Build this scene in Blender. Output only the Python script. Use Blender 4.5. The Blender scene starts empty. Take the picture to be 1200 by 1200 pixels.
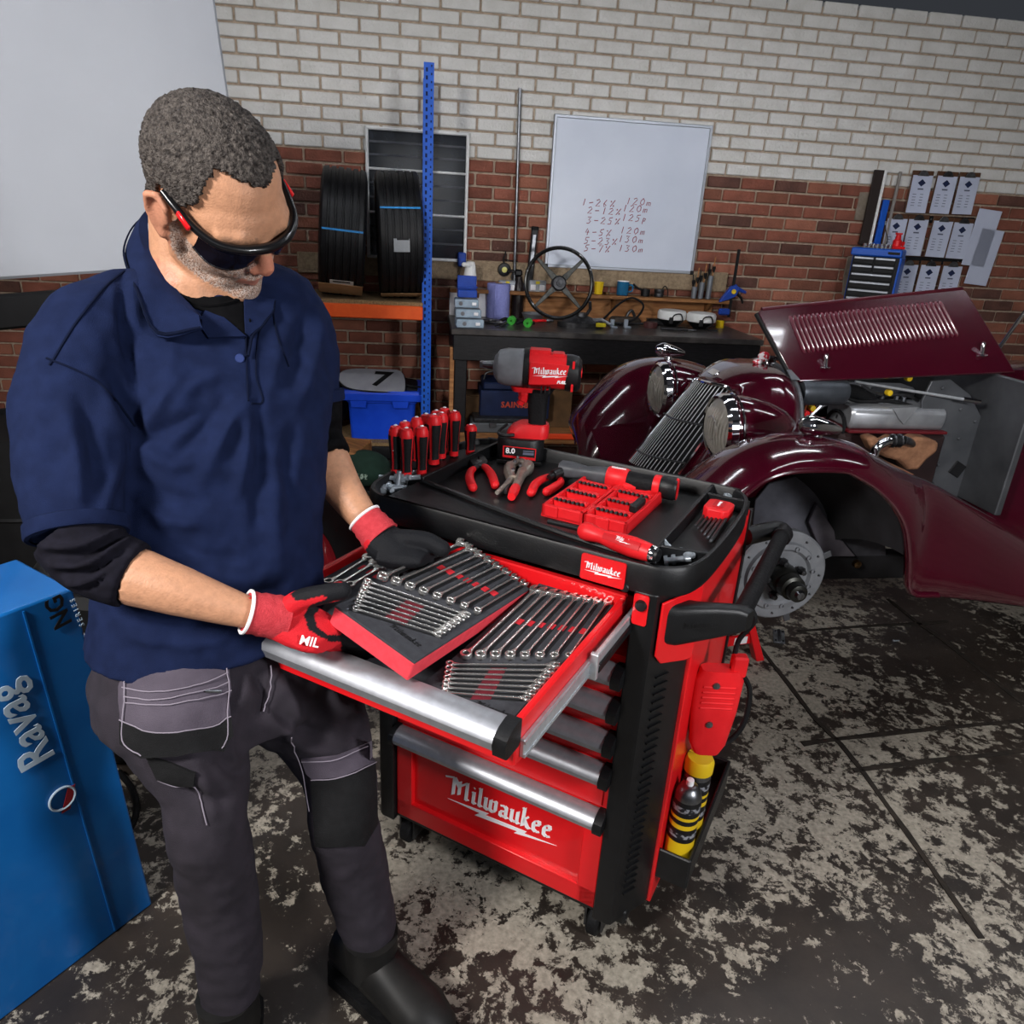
import bpy, bmesh, math, random
import numpy as np
from mathutils import Matrix, Vector, Euler
from mathutils.bvhtree import BVHTree
random.seed(7); np.random.seed(7)
C = bpy.context.scene.collection
SC = bpy.context.scene
PI = math.pi
R = math.radians
# ------------------------------------------------------------------ camera
FPX = 861.0; PITCH = R(21.9); ROLL = R(3.3); H = 1.68; FLOOR = -0.20
EYE = Vector((0, 0, H))
_F = Vector((0, math.cos(PITCH), -math.sin(PITCH)))
_U0 = Vector((0, math.sin(PITCH), math.cos(PITCH))); _R0 = Vector((1, 0, 0))
_RX = _R0*math.cos(ROLL)+_U0*math.sin(ROLL); _UP = _U0*math.cos(ROLL)-_R0*math.sin(ROLL)
cam = bpy.data.cameras.new('camera'); camo = bpy.data.objects.new('camera', cam); C.objects.link(camo)
M = Matrix.Identity(4)
for i in range(3):
    M[i][0] = _RX[i]; M[i][1] = _UP[i]; M[i][2] = -_F[i]; M[i][3] = EYE[i]
camo.matrix_world = M
cam.sensor_width = 36; cam.lens = FPX/1200*36; cam.clip_start = .02; cam.clip_end = 100
SC.camera = camo
# ------------------------------------------------------------------ light and exposure
SC.view_settings.view_transform = 'Standard'; SC.view_settings.look = 'None'
SC.view_settings.gamma = 1; SC.view_settings.use_curve_mapping = False
SC.view_settings.exposure = 0.0
w = bpy.data.worlds.new('world'); SC.world = w; w.use_nodes = True
w.node_tree.nodes['Background'].inputs[0].default_value = (.62, .68, .8, 1)
w.node_tree.nodes['Background'].inputs[1].default_value = .05
def area(name, loc, target, size, power, col=(1, 1, 1), sy=None):
    l = bpy.data.lights.new(name, 'AREA'); l.energy = power; l.color = col
    l.shape = 'RECTANGLE'; l.size = size; l.size_y = sy or size
    o = bpy.data.objects.new(name, l); C.objects.link(o); o.location = loc
    o.rotation_euler = (Vector(target)-Vector(loc)).to_track_quat('-Z', 'Y').to_euler()
    return o
area('key_softbox', (-1.75, -.35, 2.65), (-.25, 1.6, .9), .5, 112, (1, .97, .94))
area('side_softbox', (2.2, -.6, 1.95), (.3, 2.2, .6), .5, 78, (.96, .97, 1))
area('fill_softbox', (.2, -1.2, 2.0), (0, 2, .8), 1.2, 4, (.95, .97, 1))
# ------------------------------------------------------------------ pixel rays (photo taken as 1200 x 1200)
def ray(u, v):
    a = (u-600)/FPX; b = -(v-600)/FPX
    return _F+_RX*a+_UP*b
def at(u, v, Z): return EYE+ray(u, v)*Z                 # point at optical depth Z
def onz(u, v, z):
    d = ray(u, v); return EYE+d*((z-H)/d.z)
def onp(u, v, p, n):
    d = ray(u, v); return EYE+d*((Vector(p)-EYE).dot(n)/d.dot(n))
def proj(P):
    d = Vector(P)-EYE; w_ = d.dot(_F); return (600+FPX*d.dot(_RX)/w_, 600-FPX*d.dot(_UP)/w_)
# frames: CAB = tool cabinet, WALL = back wall, CAR = car
YA = R(27.2)
CAB = Matrix.Rotation(-YA, 4, 'Z'); CABI = CAB.inverted()
def cz(u, v, z): return CABI @ onz(u, v, z)
def cY(u, v, Y): n = CAB.to_3x3() @ Vector((0, 1, 0)); return CABI @ onp(u, v, n*Y, n)
def cX(u, v, X): n = CAB.to_3x3() @ Vector((1, 0, 0)); return CABI @ onp(u, v, n*X, n)
p0 = at(600, 253, 5.4); p0.z = 0
WALL = Matrix.Translation(p0) @ Matrix.Rotation(R(8), 4, 'Z'); WALLI = WALL.inverted()
_wn = WALL.to_3x3() @ Vector((0, -1, 0))
def wl(u, v, off=0): return WALLI @ onp(u, v, p0+_wn*off, _wn)
def wz(u, v, z): return WALLI @ onz(u, v, z)
CAR = Matrix.Translation((.714, 3.108, 0)) @ Matrix.Rotation(R(9.2), 4, 'Z'); CARI = CAR.inverted()
_cn = CAR.to_3x3() @ Vector((0, 1, 0))
def cv(u, v, vp): return CARI @ onp(u, v, CAR @ Vector((0, vp, 0)), _cn)
# ------------------------------------------------------------------ materials
def lin(c):
    if isinstance(c, str):
        c = [int(c[i:i+2], 16)/255 for i in (0, 2, 4)]
    return tuple((x/12.92 if x <= .04045 else ((x+.055)/1.055)**2.4) for x in c)+(1,)
MATS = {}
def pm(name, col, col2=None, scale=8, rough=.5, metal=0, bump=0, bscale=None, coat=0, spec=.28, detail=4, lo=.35, hi=.65, emis=0, trans=0, sheen=0, alpha=1, stretch=None):
    if name in MATS: return MATS[name]
    m = bpy.data.materials.new(name); m.use_nodes = True; MATS[name] = m
    nt = m.node_tree; b = nt.nodes['Principled BSDF']; L = nt.links
    b.inputs['Base Color'].default_value = lin(col); b.inputs['Roughness'].default_value = rough
    b.inputs['Metallic'].default_value = metal; b.inputs['Coat Weight'].default_value = coat
    b.inputs['Specular IOR Level'].default_value = spec; b.inputs['Coat Roughness'].default_value = .05
    b.inputs['Transmission Weight'].default_value = trans; b.inputs['Sheen Weight'].default_value = sheen
    b.inputs['Alpha'].default_value = alpha
    if emis: b.inputs['Emission Color'].default_value = lin(col); b.inputs['Emission Strength'].default_value = emis
    tc = nt.nodes.new('ShaderNodeTexCoord'); src = tc.outputs['Object']
    if stretch:
        mp = nt.nodes.new('ShaderNodeMapping'); mp.inputs['Scale'].default_value = stretch; L.new(src, mp.inputs[0]); src = mp.outputs[0]
    if col2:
        n = nt.nodes.new('ShaderNodeTexNoise'); n.inputs['Scale'].default_value = scale; n.inputs['Detail'].default_value = detail
        r = nt.nodes.new('ShaderNodeValToRGB'); r.color_ramp.elements[0].color = lin(col); r.color_ramp.elements[1].color = lin(col2)
        r.color_ramp.elements[0].position = lo; r.color_ramp.elements[1].position = hi
        L.new(src, n.inputs['Vector']); L.new(n.outputs['Fac'], r.inputs[0]); L.new(r.outputs[0], b.inputs['Base Color'])
    if bump:
        n2 = nt.nodes.new('ShaderNodeTexNoise'); n2.inputs['Scale'].default_value = bscale or scale*4; n2.inputs['Detail'].default_value = 3
        bp = nt.nodes.new('ShaderNodeBump'); bp.inputs['Strength'].default_value = bump; bp.inputs['Distance'].default_value = .01
        L.new(src, n2.inputs['Vector']); L.new(n2.outputs['Fac'], bp.inputs['Height']); L.new(bp.outputs[0], b.inputs['Normal'])
    return m
def attr_mat(name, layers, rough=.6, bump=0, bscale=200, nscale=60, namt=.25, sheen=0, spec=.4):
    """base colour from the mesh colour attribute 'Col' with a fine noise on top"""
    m = bpy.data.materials.new(name); m.use_nodes = True; nt = m.node_tree; b = nt.nodes['Principled BSDF']; L = nt.links
    a = nt.nodes.new('ShaderNodeVertexColor'); a.layer_name = 'Col'
    tc = nt.nodes.new('ShaderNodeTexCoord'); n = nt.nodes.new('ShaderNodeTexNoise'); n.inputs['Scale'].default_value = nscale; n.inputs['Detail'].default_value = 6
    mx = nt.nodes.new('ShaderNodeMix'); mx.data_type = 'RGBA'; mx.blend_type = 'OVERLAY'; mx.inputs[0].default_value = namt
    L.new(tc.outputs['Object'], n.inputs['Vector']); L.new(a.outputs[0], mx.inputs[6]); L.new(n.outputs['Fac'], mx.inputs[7]); L.new(mx.outputs[2], b.inputs['Base Color'])
    b.inputs['Roughness'].default_value = rough; b.inputs['Sheen Weight'].default_value = sheen; b.inputs['Specular IOR Level'].default_value = spec
    if layers:   # stubble: fine dark and white hairs wherever the 'Beard' attribute is set
        ba = nt.nodes.new('ShaderNodeAttribute'); ba.attribute_name = 'Beard'
        bn = nt.nodes.new('ShaderNodeTexNoise'); bn.inputs['Scale'].default_value = 420; bn.inputs['Detail'].default_value = 2; L.new(tc.outputs['Object'], bn.inputs['Vector'])
        br_ = nt.nodes.new('ShaderNodeValToRGB'); br_.color_ramp.elements[0].position = .40; br_.color_ramp.elements[0].color = lin('3a302c'); br_.color_ramp.elements[1].position = .58; br_.color_ramp.elements[1].color = lin('b4aca6'); L.new(bn.outputs['Fac'], br_.inputs[0])
        bm_ = nt.nodes.new('ShaderNodeMix'); bm_.data_type = 'RGBA'; L.new(ba.outputs['Fac'], bm_.inputs[0]); L.new(mx.outputs[2], bm_.inputs[6]); L.new(br_.outputs[0], bm_.inputs[7]); L.new(bm_.outputs[2], b.inputs['Base Color'])
    if bump:
        n2 = nt.nodes.new('ShaderNodeTexNoise'); n2.inputs['Scale'].default_value = bscale
        bp = nt.nodes.new('ShaderNodeBump'); bp.inputs['Strength'].default_value = bump; bp.inputs['Distance'].default_value = .004
        L.new(tc.outputs['Object'], n2.inputs['Vector']); L.new(n2.outputs['Fac'], bp.inputs['Height']); L.new(bp.outputs[0], b.inputs['Normal'])
    return m
RED = pm('red_paint', 'd8161c', 'e01a20', rough=.32, coat=.25)
REDP = pm('red_plastic', 'd01a20', 'da2026', 20, rough=.42)
BLK = pm('black_plastic', '0c0c0e', '101113', 30, rough=.42, bump=.12, bscale=400, spec=.4)
BLKM = pm('matt_black', '0c0c0e', '121214', 20, rough=.6)
RUB = pm('black_rubber', '0c0c0e', '121214', 25, rough=.65, bump=.2, bscale=120, spec=.2)
ALU = pm('brushed_aluminium', 'aeb0b6', 'a4a6ac', 60, rough=.4, metal=.7)
CHR = pm('chrome', 'e6e6ea', rough=.07, metal=1)
STL = pm('steel', '8a8c90', '707276', 40, rough=.32, metal=1)
DSTL = pm('dark_steel', '3a3a3c', '505052', 40, rough=.42, metal=.8)
WHT = pm('white_print', 'f0eef0', rough=.5)
GALV = pm('zinc_plate', 'c4c8cc', 'b4b8bc', 60, rough=.3, metal=.6)
ZINC = pm('zinc', 'bcc4cc', 'a0a8b0', 80, rough=.28, metal=.6)
# ------------------------------------------------------------------ mesh builder
class MB:
    def __init__(s): s.v = []; s.f = []; s.m = []; s.mi = 0
    def mat(s, i): s.mi = i; return s
    def add(s, vs, fs):
        o = len(s.v); s.v += [tuple(x) for x in vs]; s.f += [tuple(o+i for i in f) for f in fs]; s.m += [s.mi]*len(fs); return s
    def box(s, c, size, b=0, rot=None):
        hx, hy, hz = [x/2 for x in size]; hs = (hx, hy, hz)
        if b <= 0:
            vs = [Vector((x*hx, y*hy, z*hz)) for x in (-1, 1) for y in (-1, 1) for z in (-1, 1)]
            fs = [(0, 1, 3, 2), (4, 6, 7, 5), (0, 4, 5, 1), (2, 3, 7, 6), (0, 2, 6, 4), (1, 5, 7, 3)]
        else:
            b = min(b, hx*.9, hy*.9, hz*.9); vs = []; idx = {}
            for sx in (-1, 1):
                for sy in (-1, 1):
                    for sz in (-1, 1):
                        sg = (sx, sy, sz)
                        for a in range(3):
                            idx[sg+(a,)] = len(vs); vs.append(Vector([sg[i]*(hs[i]-(0 if i == a else b)) for i in range(3)]))
            fs = []
            for a in range(3):
                p, q = (a+1) % 3, (a+2) % 3
                for sa in (-1, 1):
                    loop = []
                    for sp, sq in ((-1, -1), (1, -1), (1, 1), (-1, 1)):
                        g = [0, 0, 0]; g[a] = sa; g[p] = sp; g[q] = sq; loop.append(idx[tuple(g)+(a,)])
                    fs.append(tuple(loop if sa > 0 else loop[::-1]))
                    for sp in (-1, 1):   # edge between axis a and p along q
                        g0 = [0, 0, 0]; g0[a] = sa; g0[p] = sp; g1 = list(g0); g0[q] = -1; g1[q] = 1
                        e = [idx[tuple(g0)+(a,)], idx[tuple(g1)+(a,)], idx[tuple(g1)+(p,)], idx[tuple(g0)+(p,)]]
                        fs.append(tuple(e if sa*sp < 0 else e[::-1]))
            for sx in (-1, 1):
                for sy in (-1, 1):
                    for sz in (-1, 1):
                        t = [idx[(sx, sy, sz, a)] for a in range(3)]; fs.append(tuple(t if sx*sy*sz > 0 else t[::-1]))
        c = Vector(c)
        if rot is not None: vs = [rot @ x for x in vs]
        return s.add([x+c for x in vs], fs)
    def tube(s, path, rad, seg=10, caps=True, closed=False, flat=1, up=None):
        P = [Vector(p) for p in path]; n = len(P)
        rr = [rad]*n if isinstance(rad, (int, float)) else list(rad)
        ref = Vector(up) if up else None; vs = []; prev = None
        for i in range(n):
            if closed: t = P[(i+1) % n]-P[i-1]
            else: t = P[min(i+1, n-1)]-P[max(i-1, 0)]
            t.normalize()
            if prev is None:
                a = ref if ref else (Vector((0, 0, 1)) if abs(t.z) < .9 else Vector((1, 0, 0)))
                x = a-t*a.dot(t); x.normalize()
            else:
                x = prev-t*prev.dot(t); x.normalize()
            prev = x; y = t.cross(x)
            for k in range(seg):
                an = 2*PI*k/seg; vs.append(P[i]+x*(math.cos(an)*rr[i]*flat)+y*(math.sin(an)*rr[i]))
        fs = []
        m = n if closed else n-1
        for i in range(m):
            j = (i+1) % n
            for k in range(seg):
                k2 = (k+1) % seg; fs.append((i*seg+k, i*seg+k2, j*seg+k2, j*seg+k))
        if caps and not closed:
            fs.append(tuple(range(seg))[::-1]); fs.append(tuple((n-1)*seg+k for k in range(seg)))
        return s.add(vs, fs)
    def cyl(s, a, b, r, r2=None, seg=20): return s.tube([a, b], [r, r if r2 is None else r2], seg)
    def lathe(s, prof, o=(0, 0, 0), ax=(0, 0, 1), seg=24, cap=True):
        """prof: list of (radius, height along ax)"""
        ax = Vector(ax).normalized(); a = Vector((0, 0, 1)) if abs(ax.z) < .9 else Vector((1, 0, 0))
        x = (a-ax*a.dot(ax)).normalized(); y = ax.cross(x); o = Vector(o); vs = []; fs = []
        for r, h in prof:
            for k in range(seg):
                an = 2*PI*k/seg; vs.append(o+ax*h+x*(r*math.cos(an))+y*(r*math.sin(an)))
        for i in range(len(prof)-1):
            for k in range(seg):
                k2 = (k+1) % seg; fs.append((i*seg+k, i*seg+k2, (i+1)*seg+k2, (i+1)*seg+k))
        if cap:
            if prof[0][0] > 1e-6: fs.append(tuple(range(seg))[::-1])
            if prof[-1][0] > 1e-6: fs.append(tuple((len(prof)-1)*seg+k for k in range(seg)))
        return s.add(vs, fs)
    def torus(s, o, ax, r1, r2, seg=40, s2=10):
        ax = Vector(ax).normalized(); a = Vector((0, 0, 1)) if abs(ax.z) < .9 else Vector((1, 0, 0))
        x = (a-ax*a.dot(ax)).normalized(); y = ax.cross(x)
        return s.tube([Vector(o)+x*r1*math.cos(2*PI*k/seg)+y*r1*math.sin(2*PI*k/seg) for k in range(seg)], r2, s2, closed=True, up=ax)
    def prism(s, poly, depth, fr=None, z0=0):
        """poly in xy, from z0 to z0+depth, placed by the matrix fr"""
        n = len(poly); vs = [Vector((p[0], p[1], z0)) for p in poly]+[Vector((p[0], p[1], z0+depth)) for p in poly]
        if fr is not None: vs = [fr @ x for x in vs]
        fs = [tuple(range(n))[::-1], tuple(range(n, 2*n))]+[(i, (i+1) % n, n+(i+1) % n, n+i) for i in range(n)]
        return s.add(vs, fs)
    def loft(s, rings, caps=True, closed=True):
        n = len(rings[0]); vs = [p for r in rings for p in r]; fs = []
        for i in range(len(rings)-1):
            for k in range(n if closed else n-1):
                k2 = (k+1) % n; fs.append((i*n+k, i*n+k2, (i+1)*n+k2, (i+1)*n+k))
        if caps and closed:
            fs.append(tuple(range(n))[::-1]); fs.append(tuple((len(rings)-1)*n+k for k in range(n)))
        return s.add(vs, fs)
    def sheet(s, rows, th, n=None):
        """a grid of points (rows x cols) given a thickness along the normals"""
        a = np.array([[tuple(p) for p in r] for r in rows], float); du = np.gradient(a, axis=1); dv = np.gradient(a, axis=0)
        nn = np.cross(du, dv); nn /= np.linalg.norm(nn, axis=2, keepdims=True)+1e-12
        b = a-nn*th; nr, nc = a.shape[:2]; vs = list(map(tuple, a.reshape(-1, 3)))+list(map(tuple, b.reshape(-1, 3))); fs = []; o = nr*nc
        for i in range(nr-1):
            for j in range(nc-1):
                q = (i*nc+j, i*nc+j+1, (i+1)*nc+j+1, (i+1)*nc+j); fs.append(q); fs.append(tuple(o+x for x in q[::-1]))
        for j in range(nc-1):
            fs.append((j+1, j, o+j, o+j+1)); e = (nr-1)*nc; fs.append((e+j, e+j+1, o+e+j+1, o+e+j))
        for i in range(nr-1):
            fs.append((i*nc, (i+1)*nc, o+(i+1)*nc, o+i*nc)); e = nc-1; fs.append(((i+1)*nc+e, i*nc+e, o+i*nc+e, o+(i+1)*nc+e))
        return s.add(vs, fs)
    def ell(s, c, r, rot=None, nu=16, nv=10):
        c = Vector(c); vs = [(0, 0, -1)]; fs = []
        for i in range(1, nv):
            t = PI*i/nv-PI/2
            for k in range(nu): a = 2*PI*k/nu; vs.append((math.cos(t)*math.cos(a), math.cos(t)*math.sin(a), math.sin(t)))
        vs.append((0, 0, 1)); L = len(vs)-1
        for k in range(nu):
            k2 = (k+1) % nu; fs.append((0, 1+k2, 1+k)); fs.append((L, L-nu+k, L-nu+k2))
            for i in range(nv-2): fs.append((1+i*nu+k, 1+i*nu+k2, 1+(i+1)*nu+k2, 1+(i+1)*nu+k))
        q = [Vector((x*r[0], y*r[1], z*r[2])) for x, y, z in vs]
        if rot is not None: q = [rot @ x for x in q]
        return s.add([x+c for x in q], fs)
    def tf(s, Mx): s.v = [tuple(Mx @ Vector(x)) for x in s.v]; return s
    def cat(s, o, Mx=None):
        return_mi = s.mi; off = len(s.v); s.v += [tuple(Mx @ Vector(x)) if Mx is not None else x for x in o.v]
        s.f += [tuple(off+i for i in f) for f in o.f]; s.m += [return_mi if return_mi else q for q in o.m]; return s
    def mesh(s, name, mats, smooth=35, Mx=None, recalc=True):
        me = bpy.data.meshes.new(name)
        vs = s.v if Mx is None else [tuple(Mx @ Vector(x)) for x in s.v]
        me.from_pydata(vs, [], s.f)
        for m in (mats if isinstance(mats, (list, tuple)) else [mats]): me.materials.append(m)
        if any(s.m): me.polygons.foreach_set('material_index', s.m)
        if recalc:
            bm = bmesh.new(); bm.from_mesh(me); bmesh.ops.recalc_face_normals(bm, faces=bm.faces); bm.to_mesh(me); bm.free()
        me.update()
        if smooth: me.shade_smooth(); me.set_sharp_from_angle(angle=R(smooth))
        return me
W = {}
I4 = Matrix.Identity(4)
def tagit(o, label=None, cat=None, group=None, kind=None):
    if label: o['label'] = label
    if cat: o['category'] = cat
    if group: o['group'] = group
    if kind: o['kind'] = kind
    return o
def thing(name, label, cat, Mx=I4, group=None):
    o = bpy.data.objects.new(name, None); C.objects.link(o); o.empty_display_size = .05
    o.matrix_world = Mx; W[o] = Mx.copy(); return tagit(o, label, cat, group)
def part(name, mb, mats, parent, space=None, smooth=35, label=None, bevel=0, seg=2, kind=None, recalc=True):
    """space=None: the builder's vertices are in the parent's frame; otherwise in the frame of that matrix"""
    Mx = None if space is None else W[parent].inverted() @ space
    me = mb if isinstance(mb, bpy.types.Mesh) else mb.mesh(name, mats, smooth, Mx, recalc)
    o = bpy.data.objects.new(name, me); C.objects.link(o); o.parent = parent; W[o] = W[parent]
    if bevel: bev(o, bevel, seg)
    return tagit(o, label, kind=kind)
def bev(o, wd, seg=2):
    b = o.modifiers.new('bevel', 'BEVEL'); b.width = wd; b.segments = seg; b.limit_method = 'ANGLE'; b.angle_limit = R(40); return o
def single(name, mb, mats, label, cat, Mx=I4, group=None, smooth=35, bevel=0, kind=None, space=None):
    me = mb if isinstance(mb, bpy.types.Mesh) else mb.mesh(name, mats, smooth, None if space is None else Mx.inverted() @ space)
    o = bpy.data.objects.new(name, me); C.objects.link(o); o.matrix_world = Mx; W[o] = Mx.copy()
    if bevel: bev(o, bevel)
    return tagit(o, label, cat, group, kind)
def struct(name, mb, mats, Mx=I4, **k):
    return single(name, mb, mats, None, None, Mx, kind='structure', **k)
def dup(root, Mx, label=None, group=None):
    r = root.copy(); C.objects.link(r); r.matrix_world = Mx; W[r] = Mx.copy()
    if label: r['label'] = label
    if group: r['group'] = group
    for ch in list(root.children):
        c = ch.copy(); C.objects.link(c); c.parent = r
        for g in list(ch.children):
            d = g.copy(); C.objects.link(d); d.parent = c
    return r
def frame(o, x, y):
    """matrix with origin o, x along x, z = x cross y"""
    x = Vector(x).normalized(); y = Vector(y); z = x.cross(y).normalized(); y = z.cross(x)
    m = Matrix.Identity(4)
    for i in range(3): m[i][0] = x[i]; m[i][1] = y[i]; m[i][2] = z[i]; m[i][3] = o[i]
    return m
def T(x, y=0, z=0): return Matrix.Translation((x, y, z) if not isinstance(x, (Vector, tuple)) else x)
def RZ(a): return Matrix.Rotation(a, 4, 'Z')
def RX(a): return Matrix.Rotation(a, 4, 'X')
def RY(a): return Matrix.Rotation(a, 4, 'Y')
def spline(pts, n=8, closed=False):
    P = [Vector(p) for p in pts]; out = []; m = len(P)
    for i in range(m if closed else m-1):
        a, b = P[i], P[(i+1) % m]
        p = P[i-1] if (i > 0 or closed) else a*2-b; q = P[(i+2) % m] if (i+2 < m or closed) else b*2-a
        for k in range(n):
            t = k/n; out.append(.5*((2*a)+(b-p)*t+(2*p-5*a+4*b-q)*t*t+(3*a-p-3*b+q)*t**3))
    if not closed: out.append(P[-1])
    return out
def rrect(w_, h_, r, n=4, cx=0, cy=0):
    o = []
    for sx, sy, a0 in ((1, 1, 0), (-1, 1, 90), (-1, -1, 180), (1, -1, 270)):
        for k in range(n+1):
            a = R(a0+90*k/n); o.append((cx+sx*(w_/2-r)+r*math.cos(a), cy+sy*(h_/2-r)+r*math.sin(a)))
    return o
def text_mb(txt, size, depth=.0006, bold=0, shear=0, fr=None, align='CENTER', spacing=1):
    cu = bpy.data.curves.new('t', 'FONT'); cu.body = txt; cu.size = size; cu.extrude = depth/2; cu.offset = bold; cu.shear = shear
    cu.align_x = align; cu.align_y = 'CENTER'; cu.resolution_u = 2; cu.space_character = spacing
    o = bpy.data.objects.new('t', cu); C.objects.link(o); dg = bpy.context.evaluated_depsgraph_get(); dg.update()
    me = bpy.data.meshes.new_from_object(o.evaluated_get(dg)); mb = MB()
    mb.add([(fr @ v.co) if fr is not None else v.co for v in me.vertices], [tuple(p.vertices) for p in me.polygons])
    bpy.data.objects.remove(o); bpy.data.curves.remove(cu); bpy.data.meshes.remove(me); return mb
# brand script drawn with a broad nib: every stroke is swept by a slanted pen edge
NIB = {
 'M': ([[(-.35, .86), (.12, 1.0), (.12, .0)], [(.12, 1.0), (.42, .55)], [(.42, .9), (.42, .12)], [(.42, .62), (.80, .98), (.80, .02)], [(.8, .05), (.9, .0)]], 1.02),
 'i': ([[(.05, .58), (.15, .64), (.15, .06), (.26, .0)], [(.13, .86), (.17, .9)]], .32),
 'l': ([[(.05, .95), (.15, 1.02), (.15, .06), (.26, .0)]], .32),
 'w': ([[(.03, .58), (.13, .64), (.13, .08), (.3, .0)], [(.38, .66), (.38, .08), (.56, .0)], [(.26, .02), (.38, .1)], [(.5, .0), (.64, .12), (.64, .62), (.54, .66)]], .76),
 'a': ([[(.1, .58), (.3, .64), (.4, .55), (.4, .06), (.5, .0)], [(.4, .36), (.14, .28), (.14, .06), (.26, .0), (.4, .1)]], .54),
 'u': ([[(.05, .58), (.14, .64), (.14, .08), (.26, .0), (.42, .12)], [(.42, .66), (.42, .06), (.52, .0)]], .56),
 'k': ([[(.05, .95), (.14, 1.02), (.14, .0)], [(.14, .34), (.38, .64)], [(.2, .36), (.38, .06), (.5, .0)]], .52),
 'e': ([[(.14, .32), (.4, .44), (.36, .62), (.2, .62), (.12, .45), (.14, .1), (.28, .0), (.44, .08)]], .5)}
def brand_mb(width, fr, depth=.0008, bolt=True, bold=1.0):
    """the logo lettering: text over a jagged bolt, width overall, centred on fr"""
    mb = MB(); x = 0; quads = []
    for ch in 'Milwaukee':
        st, adv = NIB[ch]
        for s_ in st:
            for a, b in zip(s_, s_[1:]): quads.append(((x+a[0]+a[1]*.08, a[1]), (x+b[0]+b[1]*.08, b[1])))
        x += adv
    k = width/(x+.45); nx, ny = .085*bold, .06*bold
    for a, b in quads:
        pts = [(a[0]-nx, a[1]-ny), (a[0]+nx, a[1]+ny), (b[0]+nx, b[1]+ny), (b[0]-nx, b[1]-ny)]
        # convex hull of the two pen edges, thickened a little
        t = Vector((b[0]-a[0], b[1]-a[1])); 
        if t.length > 1e-6: t.normalize()
        cr = abs(t.x*ny-t.y*nx)
        if cr < .045:
            nrm = Vector((-t.y, t.x))*.045
            pts = [(a[0]-nrm.x, a[1]-nrm.y), (b[0]-nrm.x, b[1]-nrm.y), (b[0]+nrm.x, b[1]+nrm.y), (a[0]+nrm.x, a[1]+nrm.y)]
        mb.prism([((p[0]-x/2+.05)*k, (p[1]-.35)*k) for p in pts], depth, fr)
    if bolt:
        B = [(-.1, -.36), (2.05, -.17), (1.88, -.34), (3.95, -.21), (3.85, -.37), (5.4, -.23), (3.36, -.59), (3.5, -.42), (1.35, -.61), (1.6, -.37)]
        mb.prism([((p[0]-x/2)*k, (p[1]-.35)*k) for p in B], depth, fr)
    return mb
# ================================================================== the room
def floor_mat():
    m = bpy.data.materials.new('worn_painted_concrete'); m.use_nodes = True; nt = m.node_tree; b = nt.nodes['Principled BSDF']; L = nt.links
    tc = nt.nodes.new('ShaderNodeTexCoord')
    def noise(sc, det, rough=.6, dist=0):
        n = nt.nodes.new('ShaderNodeTexNoise'); n.inputs['Scale'].default_value = sc; n.inputs['Detail'].default_value = det
        n.inputs['Roughness'].default_value = rough; n.inputs['Distortion'].default_value = dist; L.new(tc.outputs['Object'], n.inputs['Vector']); return n.outputs['Fac']
    def ramp(src, p0_, c0, p1_, c1):
        r = nt.nodes.new('ShaderNodeValToRGB'); e = r.color_ramp.elements; e[0].position = p0_; e[0].color = c0; e[1].position = p1_; e[1].color = c1; L.new(src, r.inputs[0]); return r.outputs[0]
    def math_(op, a, bb):
        n = nt.nodes.new('ShaderNodeMath'); n.operation = op
        for i, q in enumerate((a, bb)):
            if isinstance(q, (int, float)): n.inputs[i].default_value = q
            else: L.new(q, n.inputs[i])
        return n.outputs[0]
    def mix(f, a, bb):
        n = nt.nodes.new('ShaderNodeMix'); n.data_type = 'RGBA'; L.new(f, n.inputs[0])
        for s_, q in ((6, a), (7, bb)):
            if isinstance(q, tuple): n.inputs[s_].default_value = q
            else: L.new(q, n.inputs[s_])
        return n.outputs[2]
    big = noise(1.1, 3); med = noise(17, 10, .76, .25); fine = noise(60, 5)
    s_ = math_('ADD', math_('MULTIPLY', med, .75), math_('MULTIPLY', big, .45))
    mask = ramp(s_, .60, (0, 0, 0, 1), .622, (1, 1, 1, 1))
    dark = ramp(noise(3.5, 6), .3, lin('221e1b'), .75, lin('3c342e')); light = ramp(fine, .3, lin('7c766a'), .7, lin('aaa294'))
    L.new(mix(mask, dark, light), b.inputs['Base Color'])
    L.new(ramp(mask, 0, (.42, .42, .42, 1), 1, (.62, .62, .62, 1)), b.inputs['Roughness'])
    bp = nt.nodes.new('ShaderNodeBump'); bp.inputs['Strength'].default_value = .25; bp.inputs['Distance'].default_value = .004; L.new(med, bp.inputs['Height']); L.new(bp.outputs[0], b.inputs['Normal'])
    return m
struct('floor', MB().box((0, 2.2, FLOOR-.05), (12, 9.5, .1)), floor_mat())
JNT = pm('joint_dirt', '231f1b', '332c26', 20, rough=.8)
def joint(n, pts):
    rows = []
    P = [onz(u, v, FLOOR+.0015) for u, v in pts]
    for i, p in enumerate(P):
        t = (P[min(i+1, len(P)-1)]-P[max(i-1, 0)]); t.z = 0; t.normalize(); s_ = Vector((-t.y, t.x, 0)); wd = .008+.006*random.random()
        rows.append([p-s_*wd, p+s_*wd])
    struct('trim_%d' % n, MB().sheet(rows, .003), JNT)
joint(1, [(885, 752), (905, 778), (925, 803), (955, 843), (985, 872), (1010, 903), (1040, 945), (1062, 975), (1090, 1015), (1150, 1100)])
joint(2, [(935, 740), (985, 736), (1030, 733), (1077, 731), (1110, 728)])
joint(3, [(1040, 702), (1077, 731), (1105, 750), (1150, 786), (1200, 826)])
joint(4, [(940, 872), (985, 866), (1030, 861), (1080, 856), (1150, 849), (1200, 845)])
joint(5, [(1000, 903), (1080, 893), (1150, 886), (1200, 880)])
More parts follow.
